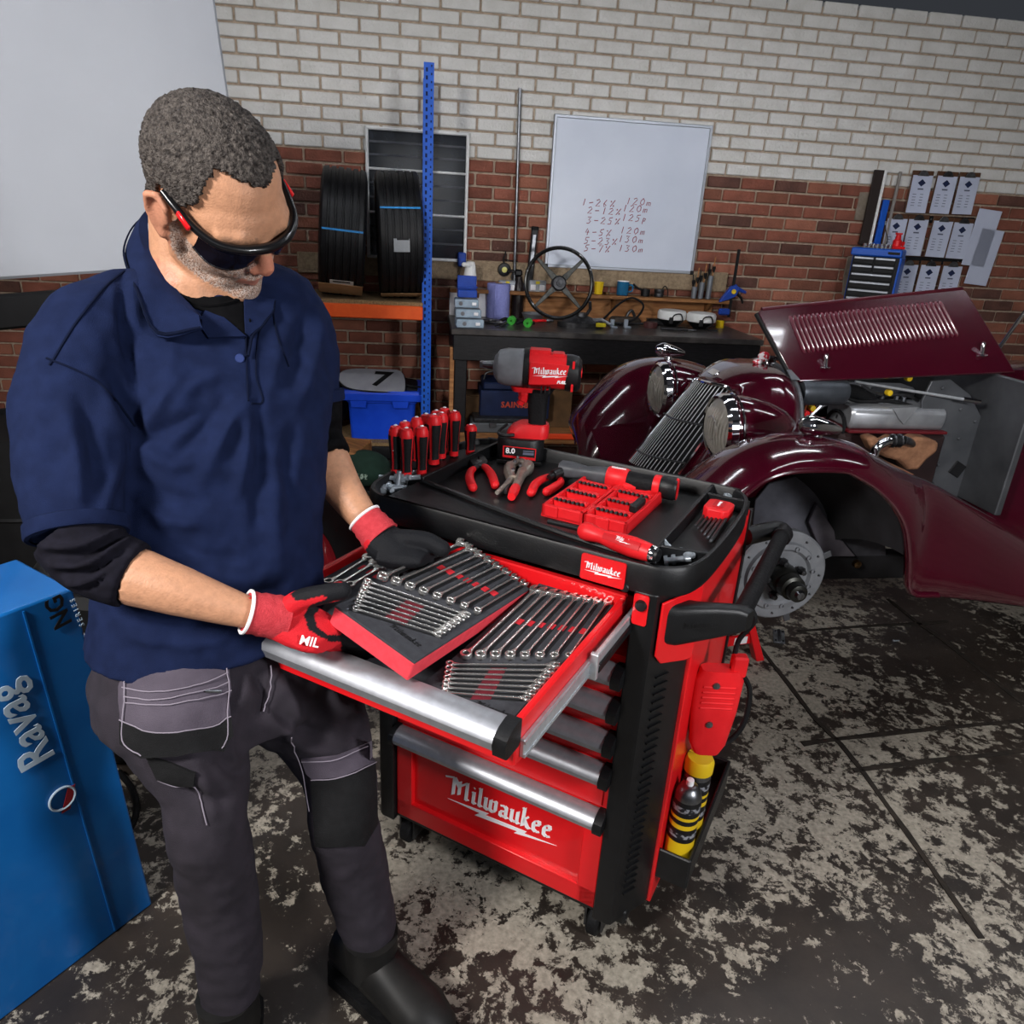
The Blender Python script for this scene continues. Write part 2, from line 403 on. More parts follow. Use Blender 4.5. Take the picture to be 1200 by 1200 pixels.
# ---- brick wall
def brick_mat(name, a, b_, wh=False):
    m = pm(name, a, b_, 7, rough=.85, bump=.5, bscale=70, detail=6)
    nt = m.node_tree; oi = nt.nodes.new('ShaderNodeObjectInfo'); hs = nt.nodes.new('ShaderNodeHueSaturation')
    ra = nt.nodes.new('ShaderNodeMapRange'); ra.inputs[3].default_value = .62 if not wh else .95; ra.inputs[4].default_value = 1.25 if not wh else 1.02
    b = nt.nodes['Principled BSDF']; src = b.inputs['Base Color'].links[0].from_socket
    nt.links.new(oi.outputs['Random'], ra.inputs[0]); nt.links.new(ra.outputs[0], hs.inputs['Value']); nt.links.new(src, hs.inputs['Color']); nt.links.new(hs.outputs[0], b.inputs['Base Color'])
    return m
BRK = [brick_mat('red_brick', '8f5646', '754638'), brick_mat('orange_brick', '9a624e', '835342'), brick_mat('dark_brick', '6e4a40', '553a32')]
WBR = brick_mat('white_painted_brick', 'dcdad6', 'cfcdc8', True)
MOR = pm('mortar', 'b8a692', '9c8a78', 30, rough=.95, bump=.5, bscale=150)
wall = struct('wall_back', MB().box((.2, .075, 1.45), (9.0, .15, 3.4)), MOR, Mx=WALL)
PITX, PITZ, OZ = .265, .088, .019
def brick_mb(l): return MB().box((0, 0, 0), (l, .034, .0735), b=.005)
bm_full = [brick_mb(.249).mesh('brick', m) for m in BRK]
vis, rest, restw = [], MB(), MB()
for k in range(-3, 36):
    for i in range(-17, 19):
        x = .2+(i+.5*(k % 2))*PITX+.05; z = OZ+PITZ*k+PITZ/2
        if abs(x-.2) > 4.4: continue
        P = proj(WALL @ Vector((x, 0, z)))
        hidden = (.3 < x < 1.4 and 1.38 < z < 2.4) or (z < .95 and x > -.3) or (1.25 < z < 1.34 and -1.3 < x < 1.7) or (x < -1.6) or (x < -.72 and z > 1.1) or (x < -.35 and 1.35 < z < 2.0)
        if 225 < P[1] < 500 and 350 < P[0] < 1160 and not hidden and len(vis) < 299: vis.append((x, z))
        elif z > 2.05: restw.box((x, -.001+random.uniform(-.003, .002), z), (.249, .034, .0735), b=.005)
        else: rest.mat(random.choice((0, 0, 1, 2))).box((x, -.001+random.uniform(-.003, .002), z), (.249, .034, .0735), b=.005)
for x, z in vis:
    o = part('brick', random.choice((bm_full[0], bm_full[0], bm_full[1], bm_full[1], bm_full[2])), None, wall)
    o.location = (x, random.uniform(-.004, .002), z); o.rotation_euler = (0, random.uniform(-.006, .006), random.uniform(-.008, .008))
part('bricks_beyond', rest, BRK, wall, kind='stuff'); part('painted_bricks_above', restw, WBR, wall, kind='stuff')
CEM = pm('cement_render', '8d8274', '75695c', 14, rough=.95, bump=.6, bscale=90)
struct('trim_6', MB().box((.08, -.012, 1.29), (3.26, .055, .145), b=.006), pm('concrete_band', 'a08c72', '86745e', 40, rough=.95, bump=.6, bscale=160, detail=8), Mx=WALL)
def patch(n, pts):
    mb = MB(); q = [wl(u, v, .0) for u, v in pts]; fr = Matrix(((1, 0, 0, 0), (0, 0, -1, 0), (0, 1, 0, 0), (0, 0, 0, 1)))
    mb.prism([(p.x, p.z) for p in q], .024, fr); struct('trim_%d' % n, mb, CEM, Mx=WALL, bevel=.006)
patch(7, [(992, 300), (1004, 298), (1010, 312), (1004, 340), (996, 352), (985, 345), (987, 322)])
patch(8, [(1006, 225), (1020, 225), (1014, 259), (999, 258)])
# ---- side walls and ceiling (beyond the frame)
PLS = pm('grey_plaster', '8f8d88', '83817c', 3, rough=.9)
struct('wall_left', MB().box((-4.4, 1.8, 1.4), (.1, 8, 3.4)), PLS)
struct('wall_right', MB().box((5.0, 2.2, 1.4), (.1, 8, 3.4)), PLS)
struct('ceiling', MB().box((.3, 2.6, 3.25), (9.5, 6.6, .1)), pm('dark_roof', '35343a', '2c2b30', 3, rough=.9))
TUBE = pm('lit_tube', 'f4f8ff', emis=24)
FIX = pm('white_enamel', 'e8e8e6', rough=.4)
for i, (x, y) in enumerate(((-1.2, 3.6), (1.3, 2.2), (1.5, 3.9), (3.3, 3.0), (-1.6, 1.2))):
    t = thing('strip_light', 'white fluorescent strip light under the ceiling, %s' % ('rear left', 'above the car front', 'near the back wall', 'above the car cabin', 'front left')[i], 'ceiling light', T(x, y, 3.2) @ RZ(R(9)))
    part('housing', MB().box((0, 0, -.03), (1.7, .16, .06), b=.01), FIX, t)
    for s_ in (-1, 1): part('tube', MB().cyl((-.8, .045*s_, -.08), (.8, .045*s_, -.08), .014, seg=10), TUBE, t)
    for s_ in (-1, 1): part('tube_holder', MB().box((.82*s_, 0, -.075), (.03, .14, .05), b=.006), FIX, t)
# ---- window at the left of the bench
wf = struct('window_1', MB(), FIX, Mx=WALL)
def wbar(x0, x1, z0, z1, nm='window_frame'): part(nm, MB().box(((x0+x1)/2, -.03, (z0+z1)/2), (x1-x0, .06, z1-z0), b=.006), FIX, wf)
wx0, wx1, wz0, wz1 = -1.05, -.33, 1.345, 2.2
wbar(wx1-.022, wx1, wz0, wz1); wbar(wx0, wx0+.022, wz0, wz1); wbar(wx0, wx1, wz0, wz0+.02); wbar(wx0, wx1, wz1-.02, wz1); wbar(wx0+.02, wx1-.02, 1.648, 1.664); wbar(wx0+.02, wx1-.02, 1.93, 1.946)
PANE = pm('dark_window_glass', '2a2e36', '161a20', 6, rough=.12, spec=.8)
for z0_, z1_ in ((wz0+.02, 1.648), (1.664, 1.93), (1.946, wz1-.02)):
    part('pane', MB().box(((wx0+wx1)/2, -.02, (z0_+z1_)/2), (wx1-wx0-.044, .012, z1_-z0_)), PANE, wf)
    for q in (.35, .7): part('glass_reinforcing_bar', MB().box(((wx0+wx1)/2, -.03, z0_+(z1_-z0_)*q), (wx1-wx0-.044, .006, .014)), pm('dim_bar', '4a4c52', rough=.5), wf)
# ---- whiteboard
t = thing('whiteboard', 'white dry-wipe board with red handwritten percentages above the bench', 'whiteboard', WALL @ T(.84, -.02, 1.35))
part('panel', MB().box((0, -.012, .5), (1.12, .02, 1.0)), pm('whiteboard_enamel', 'd5dbe8', 'cbd2e0', 2, rough=.3), t)
AG = pm('grey_aluminium', 'a8acb4', rough=.4, metal=.6)
for c_, s_ in (((0, -.014, 0), (1.16, .03, .022)), ((0, -.014, 1.0), (1.16, .03, .022)), ((-.57, -.014, .5), (.022, .03, 1.0)), ((.57, -.014, .5), (.022, .03, 1.0))):
    part('frame', MB().box(c_, s_, b=.004), AG, t)
for sx in (-1, 1): part('corner_cap', MB().box((.57*sx, -.016, 0), (.03, .036, .03), b=.006), BLK, t)
PEN = pm('red_marker', '96304a', rough=.6)
DIG = {'0': [[(.5, 1), (.15, .7), (.15, .3), (.45, 0), (.8, .3), (.8, .7), (.5, 1)]], '1': [[(.5, 1), (.45, 0)]], '2': [[(.1, .8), (.5, 1), (.75, .75), (.1, 0), (.85, .05)]], '3': [[(.1, .95), (.7, .95), (.35, .55), (.75, .35), (.5, 0), (.1, .05)]],
 '4': [[(.35, 1), (.1, .45), (.75, .5)], [(.55, .75), (.5, 0)]], '5': [[(.8, 1), (.25, .95), (.2, .6), (.65, .5), (.6, .1), (.1, 0)]], '6': [[(.6, 1), (.2, .4), (.35, 0), (.7, .2), (.3, .4)]], '7': [[(.1, .95), (.8, 1), (.4, 0)]], '-': [[(.1, .45), (.8, .5)]],
 '%': [[(.85, 1), (.2, 0)], [(.15, .9), (.3, .75), (.15, .7), (.15, .9)], [(.7, .3), (.85, .15), (.65, .1), (.7, .3)]], 'm': [[(.05, 0), (.1, .5), (.35, .5), (.38, 0)], [(.38, .45), (.7, .5), (.72, 0)]], 'p': [[(.2, .6), (.15, -.3)], [(.2, .5), (.6, .5), (.5, .1), (.2, .15)]]}
wr = MB()
for s_, u, v in (('1-26%', 681, 236), ('120m', 733, 235), ('2-12%', 688, 245.5), ('120m', 729, 243), ('3-25%', 687, 257), ('125p', 728, 254), ('4-5%', 685, 271), ('120m', 726, 269), ('5-23%', 684, 281), ('130m', 724, 279), ('5-7%', 684, 290), ('130m', 724, 290)):
    q = wl(u, v, .043); x = q.x; k = .046
    for ch in s_:
        for st in DIG[ch]:
            wr.tube([(x+p[0]*k*.9+p[1]*.008, -.0445, q.z-.026+p[1]*k+random.uniform(-.002, .002)) for p in st], .0026, 4)
        x += k*(1.15 if ch != 'm' else 1.0)
part('handwriting', wr, PEN, t, space=WALL, label='red marker handwriting')
# ---- wooden ledge with backboard
WOOD = pm('pine', 'b07c4e', '8a5a34', 6, rough=.6, stretch=(1, 8, 8), bump=.1)
WOODD = pm('old_pine', '9a6a40', '6f4828', 6, rough=.65, stretch=(1, 8, 8), bump=.1)
t = thing('wall_ledge', 'narrow wooden wall ledge with backboard running behind the workbench', 'shelf', WALL @ T(.62, 0, 1.14))
part('ledge_board', MB().box((.02, -.08, .01), (2.18, .14, .026), b=.003), WOODD, t)
part('backboard', MB().box((.0, -.03, -.10), (2.0, .02, .19), b=.002), WOOD, t)
for x in (-.85, .2, .95): part('bracket', MB().prism([(0, 0), (.09, 0), (0, -.09)], .02, T(x, -.04, 0) @ RZ(-PI/2) @ RX(PI/2)), WOODD, t)
# ================================================================== workbench
ZB = .965
BW = pm('black_stained_wood', '0c0c0e', '1c1a1c', 18, rough=.36, stretch=(1, 6, 6), bump=.2)
t = thing('workbench', 'heavy black workbench with thick apron against the brick wall', 'workbench', WALL @ T(.64, -.42, FLOOR))
fz = ZB-FLOOR
part('bench_top', MB().box((0, 0, fz-.02), (2.2, .72, .04), b=.006), pm('worn_bench_top', '2c2a2a', '4a4644', 10, rough=.3, bump=.15), t)
part('apron', MB().box((0, -.335, fz-.125), (2.17, .035, .17), b=.004), BW, t)
part('apron_end', MB().box((-1.07, 0, fz-.125), (.035, .66, .17), b=.004), BW, t); part('apron_end', MB().box((1.07, 0, fz-.125), (.035, .66, .17), b=.004), BW, t)
for x in (-1.03, 1.03):
    for y in (-.29, .29): part('leg', MB().box((x, y, fz/2-.1), (.085, .085, fz-.2), b=.005), BW, t)
part('lower_shelf', MB().box((0, 0, .42), (2.05, .62, .03), b=.003), WOODD, t)
part('shelf_rail', MB().box((0, -.33, .41), (2.05, .03, .07), b=.003), WOODD, t)
part('side_batten', MB().box((-1.09, -.3, .52), (.03, .06, 1.03), b=.003), WOOD, t)
BN = lambda u, v: wz(u, v, ZB)
def WB(u, v): p = BN(u, v); return WALL @ T(p.x, min(p.y, -.2), ZB)
# steering wheel on its column box
c_ = wl(697-70, 330, .45); c_ = wl(655, 332, .48)
t = thing('steering_wheel', 'four-spoke black vintage steering wheel standing on the workbench', 'steering wheel', WALL @ T(c_.x, c_.y, c_.z) @ RX(R(-8)))
part('rim', MB().torus((0, 0, 0), (0, 1, 0), .236, .0135, 56, 10), pm('gloss_black_rim', '121212', rough=.25, coat=.4), t)
for k in range(4):
    a = R(45+90*k); d_ = Vector((math.cos(a), 0, math.sin(a))); q = Vector((-d_.z, 0, d_.x))
    mb = MB(); mb.loft([[d_*r+q*w_*x+Vector((0, y*.008-.004*(1-r/.23), 0)) for x, y in ((-1, -1), (1, -1), (1, 1), (-1, 1))] for r, w_ in ((.05, .022), (.12, .015), (.225, .011))])
    part('spoke', mb, pm('spoke_steel', '2e2e2c', '464642', 30, rough=.4, metal=.6), t, bevel=.003)
part('hub', MB().lathe([(.0, -.03), (.02, -.032), (.022, -.02), (.042, -.018), (.052, -.008), (.054, .02), (.03, .04), (.0, .04)], ax=(0, 1, 0)), DSTL, t)
part('column_stub', MB().cyl((0, .03, 0), (0, .1, -.01), .02), DSTL, t)
# steering box under the wheel
t = thing('steering_box', 'dark greasy mechanical steering box lying under the steering wheel', 'car part', WB(680, 383))
mb = MB(); mb.loft([[Vector((math.cos(a)*rx*s_, math.sin(a)*.09*s_, z)) for a in [2*PI*k/20 for k in range(20)]] for z, s_, rx in ((0, 1, .17), (.035, 1.02, .17), (.06, .7, .14), (.085, .35, .1))]); part('casting', mb, DSTL, t)
part('cover_plate', MB().cyl((0, 0, .06), (.0, 0, .1), .045), STL, t)
part('yoke', MB().tube([(.04, 0, .09), (.06, -.01, .13), (.05, -.02, .18)], .012), DSTL, t)
part('drop_arm', MB().tube([(.08, -.03, .05), (.14, -.05, .06), (.2, -.06, .03)], [.018, .014, .016]), STL, t)
part('yellow_tag', MB().box((.13, -.085, .03), (.07, .006, .028)), pm('yellow_paint', 'b8a81e', rough=.5), t)
# black hose by the steering box
single('rubber_hose', MB().tube(spline([WALL @ Vector((1.0+x, y, z)) for x, y, z in ((-.36, -.45, ZB+.05), (-.2, -.3, ZB+.16), (-.1, -.28, ZB+.2), (-.02, -.3, ZB+.15), (-.08, -.34, ZB+.06), (-.2, -.35, ZB+.012))]), .008, 8), RUB, 'thin black hose looping behind the steering box', 'hose')
# organiser boxes
GLS = pm('clear_plastic', '9fb0bf', '8fa0b0', 30, rough=.25, spec=.6)
q = BN(551, 385)
names = ('lowest', 'middle', 'topmost')
for k in range(3):
    mx = WALL @ T(q.x-.012*k, q.y+.01+.03*k, ZB+.062*k) @ RZ(R(3-2*k))
    t = thing('parts_organiser', 'clear plastic small-parts organiser box, %s of the stack on the bench left end' % names[k], 'box', mx, 'clear organiser boxes')
    part('case', MB().box((0, .06, .03), (.185-.012*k, .14, .054), b=.006), GLS, t)
    part('latch', MB().box((.05, -.014, .03), (.03, .01, .02), b=.003), WHT, t)
    part('contents', MB().cyl((-.04, -.012, .03), (-.04, -.0135, .03), .014, seg=12), STL, t)
# blue dispenser, spray cup
t = thing('blue_bracket_box', 'small blue open-front plastic box on top of the organisers', 'box', WALL @ T(q.x-.02, q.y+.14, ZB+.186))
BLU = pm('blue_plastic', '1f3f96', '2448a4', 20, rough=.4)
part('back_panel', MB().box((0, .03, .07), (.13, .015, .14), b=.004), BLU, t); part('tray_front', MB().box((0, -.02, .03), (.13, .09, .05), b=.005), BLU, t); part('lip', MB().box((0, -.07, .075), (.13, .012, .012), b=.003), BLU, t)
p = wl(551, 320, .2)
t = thing('foam_dispenser', 'white plastic pump head dispenser bottle behind the blue box', 'bottle', WALL @ T(p.x, p.y, ZB))
part('bottle_body', MB().lathe([(.0, 0), (.05, 0), (.052, .16), (.042, .24), (.04, .26)], seg=20), pm('frosted', 'b8a890', rough=.3, spec=.5), t)
part('pump_head', MB().lathe([(.052, .24), (.046, .3), (.038, .36), (.03, .395), (0, .4)], seg=20), FIX, t)
part('nozzle', MB().box((-.03, -.03, .375), (.07, .05, .03), b=.01), FIX, t)
q = BN(583, 372)
t = thing('paper_roll', 'lavender blue roll of wiping paper standing on the workbench', 'paper roll', WALL @ T(q.x, q.y, ZB))
part('roll', MB().lathe([(.026, .0), (.086, .0), (.087, .006), (.087, .24), (.084, .247), (.03, .25), (.026, .24), (.026, .0)], seg=40, cap=False), pm('blue_paper', '8f94cf', '8488c6', 60, rough=.9, bump=.1), t)
part('core', MB().lathe([(.027, .01), (.029, .252), (.024, .252), (.022, .01)], seg=24, cap=False), pm('cardboard', '9a7c5a', rough=.9), t)
part('loose_end', MB().box((-.03, -.089, .13), (.012, .004, .235)), MATS['blue_paper'], t)
q = BN(606, 372)
t = thing('spray_bottle', 'tall dark bottle with trigger head between paper roll and steering wheel', 'bottle', WALL @ T(q.x, q.y, ZB))
DBT = pm('dark_bottle', '1a1414', '241c1c', 10, rough=.3)
part('bottle_body', MB().lathe([(0, 0), (.042, 0), (.045, .02), (.045, .2), (.036, .25), (.022, .285), (.022, .3)], seg=22), DBT, t)
part('trigger_head', MB().box((-.01, 0, .325), (.06, .04, .05), b=.012), BLK, t); part('nozzle', MB().box((-.065, 0, .335), (.06, .022, .02), b=.006), BLK, t); part('trigger', MB().tube([(-.05, 0, .32), (-.06, 0, .29), (-.045, 0, .265)], .007), BLK, t)
# steel pipe, level, lamp on the wall
p = wl(602, 345, .06); p2 = wl(606, 180, .06)
single('steel_pipe', MB().tube([WALL @ Vector((p.x, -.06, 1.155)), WALL @ Vector((p2.x, -.04, 2.5))], .012, 12), STL, 'thin upright galvanised steel pipe against the brick wall', 'pipe')
p = wl(620, 322, .08)
t = thing('spirit_level', 'black and silver spirit level leaning upright behind the steering wheel', 'level', WALL @ T(p.x+.005, -.05, 1.155) @ RY(R(3)))
part('beam', MB().box((0, 0, .22), (.05, .024, .46), b=.006), BLK, t); part('chrome_face', MB().box((0, -.013, .3), (.028, .006, .22), b=.003), STL, t); part('end_cap', MB().box((0, 0, .45), (.054, .028, .03), b=.006), RUB, t)
p = wl(591, 316, .05)
t = thing('work_light', 'small round black inspection lamp hanging on the wall', 'lamp', WALL @ T(p.x, -.045, p.z))
part('body', MB().lathe([(0, .03), (.046, .028), (.05, .0), (.044, -.014), (.03, -.018), (0, -.018)], ax=(0, 1, 0), seg=28), BLK, t); part('lens', MB().lathe([(0, -.022), (.02, -.02), (.021, -.016)], ax=(0, 1, 0), seg=20), pm('yellow_led', 'd8d27a', rough=.3), t)
part('hook', MB().tube(spline([(0, 0, .045), (-.012, 0, .07), (0, 0, .1), (.004, 0, .13)]), .005, 6), BLKM, t); part('strap', MB().tube([(0, 0, .07), (.1, .02, .06)], .004, 6), BLKM, t)
for nm, u, lab in (('double_socket', 594, 'grey metal-clad double wall socket beside the paper roll'), ('double_socket', 629, 'grey metal-clad double wall socket behind the steering wheel')):
    p = wl(u, 335, .04); t = thing(nm, lab, 'socket', WALL @ T(p.x, -.06, p.z-.003))
    part('back_box', MB().box((0, 0, 0), (.13, .05, .09), b=.008), pm('galvanised', 'a4a8ae', '8f9399', 30, rough=.45, metal=.3), t)
    for s_ in (-1, 1): part('socket_face', MB().box((.034*s_, -.027, -.006), (.04, .008, .04), b=.004), WHT, t)
    part('warning_sticker', MB().box((0, -.026, .03), (.03, .003, .02)), pm('yellow_label', 'c8b42a', rough=.5), t)
# blue holder at the window corner
p = wl(541, 304, .05); single('blue_clip_holder', MB().box((0, 0, 0), (.06, .04, .1), b=.008).box((0, -.024, -.02), (.05, .02, .05), b=.005), BLU, 'little blue plastic holder at the lower corner of the window', 'holder', WALL @ T(p.x, -.07, p.z))
# white card behind organisers
p = wl(545, 363, .06); single('white_card', MB().box((0, 0, .1), (.28, .012, .2), b=.002), WHT, 'plain white card leaning on the backboard behind the organisers', 'card', WALL @ T(p.x+.02, -.1, ZB) @ RX(R(-8)))
# ledge items
ZL = 1.166
def led(u): p = wl(u, 345, .09); return p.x
def LT(u, lab, nm, cat, grp=None): return thing(nm, lab, cat, WALL @ T(led(u), -.09, ZL), grp)
t = LT(701, 'small yellow plastic cup on the wooden ledge', 'yellow_cup', 'cup'); YEL = pm('yellow_plastic', 'd8b41a', rough=.45)
part('cup_body', MB().lathe([(0, 0), (.03, 0), (.036, .085), (.033, .085), (.028, .005), (0, .005)], seg=8, cap=False), YEL, t, smooth=20); part('rim', MB().torus((0, 0, .085), (0, 0, 1), .036, .003, 16, 6), YEL, t)
t = LT(711, 'small brass nut lying on the wooden ledge', 'brass_nut', 'nut'); part('nut_body', MB().lathe([(.011, 0), (.02, 0), (.02, .016), (.011, .016), (.011, 0)], seg=6, cap=False), pm('brass', '6a5238', rough=.35, metal=1), t, smooth=0)
t = LT(729, 'teal blue enamel mug with white inside on the ledge', 'mug', 'mug'); TEA = pm('teal_enamel', '1f5f86', rough=.25, coat=.3)
part('mug_body', MB().lathe([(0, 0), (.042, 0), (.045, .006), (.046, .1)], seg=26, cap=False), TEA, t); part('mug_inside', MB().lathe([(.046, .1), (.044, .103), (.041, .1), (.038, .01), (0, .01)], seg=26, cap=False), WHT, t, label='white inside and rim'); part('handle', MB().tube(spline([(.044, 0, .08), (.075, 0, .07), (.075, 0, .035), (.044, 0, .022)]), .007, 8), TEA, t)
t = LT(756, 'black round-bodied pot with thin handle among small parts on the ledge', 'small_pot', 'pot')
part('pot_body', MB().lathe([(0, 0), (.034, 0), (.036, .05), (.03, .052), (.028, .01), (0, .01)], seg=18, cap=False), BLK, t); part('long_handle', MB().tube(spline([(-.03, 0, .045), (-.07, 0, .06), (-.1, 0, .085)]), .008, 8), BLK, t)
t = LT(772, 'dull grey bellows tin with a cable on the ledge', 'grey_tin', 'tin'); part('tin_body', MB().lathe([(0, 0), (.036, 0), (.038, .02), (.034, .028), (.038, .036), (.036, .055), (0, .058)], seg=18), DSTL, t); part('cable', MB().tube(spline([(.02, 0, .055), (.04, -.01, .08), (.06, -.02, .05), (.065, -.02, .005)]), .004, 6), RUB, t)
for u, hh, lab in ((813, .085, 'short'), (821, .12, 'middle'), (830, .17, 'tall')):
    t = LT(u, '%s grey tube pot of brushes at the ledge right end' % lab, 'brush_pot', 'pot', None)
    part('pot_tube', MB().lathe([(0, 0), (.02, 0), (.021, hh), (.017, hh), (.016, .01), (0, .01)], seg=16, cap=False), pm('grey_tube', '787c82', rough=.45, metal=.4), t)
    for k in range(2):
        dx = (k-.5)*.016; part('brush_handle', MB().tube([(dx, 0, .02), (dx*2.5-.005, 0, hh+.09+.05*k)], [.004, .005], 6), WOOD if k else BLK, t)
        part('bristles', MB().lathe([(.006, 0), (.013, .03), (.012, .045), (0, .045)], o=(dx*2.0, 0, hh+.005+.02*k), seg=10), RUB, t)
# blue quick clamp
p = wl(853, 345, .1)
t = thing('bar_clamp', 'black bar clamp with blue jaws gripping the ledge right end', 'clamp', WALL @ T(p.x, -.15, 1.17))
part('bar', MB().box((.012, 0, .12), (.022, .012, .5), b=.002), BLKM, t)
part('body', MB().prism([(-.09, -.02), (-.02, .0), (.04, .03), (.06, .08), (.03, .12), (-.01, .1), (-.05, .04)], .04, RX(PI/2) @ T(0, 0, -.02)), BLU, t, bevel=.006)
part('trigger', MB().tube([(.04, 0, .09), (.09, 0, .07), (.12, 0, .06)], [.016, .013, .01]), BLU, t, label='blue grip'); part('lever', MB().tube([(.05, 0, .05), (.09, 0, .02), (.11, 0, -.02)], [.012, .01, .008]), BLK, t)
part('release_button', MB().cyl((.012, -.022, .065), (.012, -.028, .065), .018, seg=14), YEL, t); part('lower_jaw', MB().box((-.03, 0, -.09), (.09, .035, .05), b=.01), BLU, t)
# two white headlamp bowls
for u, v, lab in ((784, 381, 'left'), (820, 385, 'right')):
    t = thing('lamp_bowl', 'upturned round white lamp shell with black wiring on the bench, %s one' % lab, 'lamp shell', WB(u, v))
    part('shell', MB().lathe([(0, .0), (.05, .0), (.085, .03), (.1, .052)], seg=28), BLK, t, label='black underside'); part('white_rim', MB().lathe([(.1, .05), (.108, .055), (.109, .1), (.1, .115), (.085, .118), (.05, .11), (0, .108)], seg=32), FIX, t)
    part('wiring_loop', MB().tube(spline([(-.03, -.09, .03), (-.02, -.11, .09), (.03, -.115, .1), (.05, -.11, .05), (.01, -.11, .012), (.09, -.13, .006)]), .005, 6), RUB, t); part('connector', MB().box((-.035, -.1, .05), (.03, .025, .05), b=.005), DSTL, t)
t = thing('yellow_block', 'small yellow plastic cap beside the white lamp shells', 'cap', WB(843, 384)); part('cap_body', MB().lathe([(0, 0), (.03, 0), (.031, .05), (.026, .055), (0, .055)], seg=14), YEL, t); part('ridge', MB().torus((0, 0, .01), (0, 0, 1), .031, .003, 14, 6), YEL, t)
t = thing('pipe_fitting', 'dull maroon round tape reel lying on the workbench', 'reel', WB(762, 384)); part('reel_body', MB().lathe([(.02, 0), (.05, 0), (.052, .02), (.05, .04), (.02, .04), (.02, 0)], seg=22, cap=False), pm('maroon_tape', '4a2a2a', rough=.5), t); part('reel_core', MB().cyl((0, 0, 0), (0, 0, .038), .02), DSTL, t)
t = thing('grey_dish', 'shallow grey metal dish on the workbench left of the steering box', 'dish', WB(624, 375)); part('bowl', MB().lathe([(0, 0), (.06, 0), (.085, .05), (.082, .052), (.056, .008), (0, .008)], seg=28, cap=False), pm('dull_grey', '6d6f72', rough=.5, metal=.4), t); part('rim', MB().torus((0, 0, .05), (0, 0, 1), .084, .004, 28, 6), MATS['dull_grey'], t)
# green cord grips and small tools
GRN = pm('green_plastic', '3fa23a', rough=.45)
for u, v, lab in ((599, 380, 'left'), (618, 383, 'right')):
    t = thing('ratchet_strap', 'black and green cable reel tool on the bench front, %s one' % lab, 'reel', WB(u, v))
    part('green_disc', MB().lathe([(.008, -.015), (.03, -.015), (.03, .015), (.008, .015), (.008, -.015)], o=(0, -.02, .03), ax=(.5, 1, .2), seg=18, cap=False), GRN, t); part('body', MB().tube(spline([(-.08, 0, .02), (-.04, .01, .035), (0, .015, .02), (.05, .0, .03)]), [.012]*8*3+[.012], 8), RUB, t)
for j, (u, v, a, lab) in enumerate(((573, 378, 20, 'bright'), (582, 380, -25, 'dull'), (590, 382, 60, 'short'), (640, 378, 10, 'red-handled'))):
    t = thing('small_pliers', '%s little hand tool among clutter on the bench top' % lab, 'tool', WB(u, v) @ RZ(R(a)))
    part('jaw', MB().tube([(0, 0, .012), (.03, 0, .016), (.06, 0, .012)], [.012, .014, .005], 8), STL, t)
    for s_ in (-1, 1): part('handle', MB().tube(spline([(0, 0, .012), (-.04, .015*s_, .014), (-.1, .02*s_, .01)], 4), [.008]*8+[.006], 6), RED if j == 3 else DSTL, t)
for u, v, a, ln, lab in ((735, 381, 4, .25, 'long dark rod with pale fittings across the bench'), (790, 388, -3, .2, 'flat steel file on the bench front edge')):
    t = thing('steel_rod', lab, 'rod', WB(u, v) @ RZ(R(a))); part('shaft', MB().cyl((-ln/2, 0, .012), (ln/2, 0, .012), .009, seg=10), DSTL, t); part('tip', MB().cyl((ln/2, 0, .012), (ln/2+.06, 0, .012), .005, seg=8), STL, t)
for u, v, lab in ((717, 384, 'left'), (733, 384, 'right')):
    t = thing('pale_bracket', 'pale angled fitting on the dark rod, %s one' % lab, 'fitting', WB(u, v)); part('upright', MB().box((0, 0, .03), (.03, .02, .06), b=.004), pm('pale_zinc', 'b4bfcc', rough=.35, metal=.5), t); part('foot', MB().box((.01, -.01, .006), (.05, .04, .012), b=.003), MATS['pale_zinc'], t)
t = thing('vice_post', 'dark screw clamp standing on the bench beside the rod', 'clamp', WB(731, 376)); part('frame', MB().tube(spline([(-.02, 0, .0), (-.03, 0, .06), (0, 0, .1), (.03, 0, .06)]), .011, 8), DSTL, t); part('screw', MB().cyl((.03, 0, .07), (.03, 0, .0), .007, seg=10), STL, t); part('tommy_bar', MB().cyl((.0, 0, .03), (.07, 0, .03), .005, seg=8), STL, t)
t = thing('leather_pouch', 'flat brown pouch lying behind the rods on the bench', 'pouch', WB(718, 372)); part('pouch_body', MB().loft([[Vector((x*w_, y*.06, z)) for x, y in rrect(2, 2, .5)] for z, w_ in ((0, .11), (.03, .12), (.05, .1))]), pm('brown_leather', '4a4038', '3a322c', 12, rough=.7), t); part('flap', MB().box((0, -.03, .05), (.18, .06, .008), b=.003), MATS['brown_leather'], t)
t = thing('clutter_crate', 'flat dark tin of fixings at the rear of the bench', 'tin', WB(754, 372)); part('tin_body', MB().box((0, .02, .02), (.2, .07, .04), b=.008), DSTL, t); part('lid_edge', MB().box((0, .02, .042), (.205, .074, .008), b=.003), BLK, t)
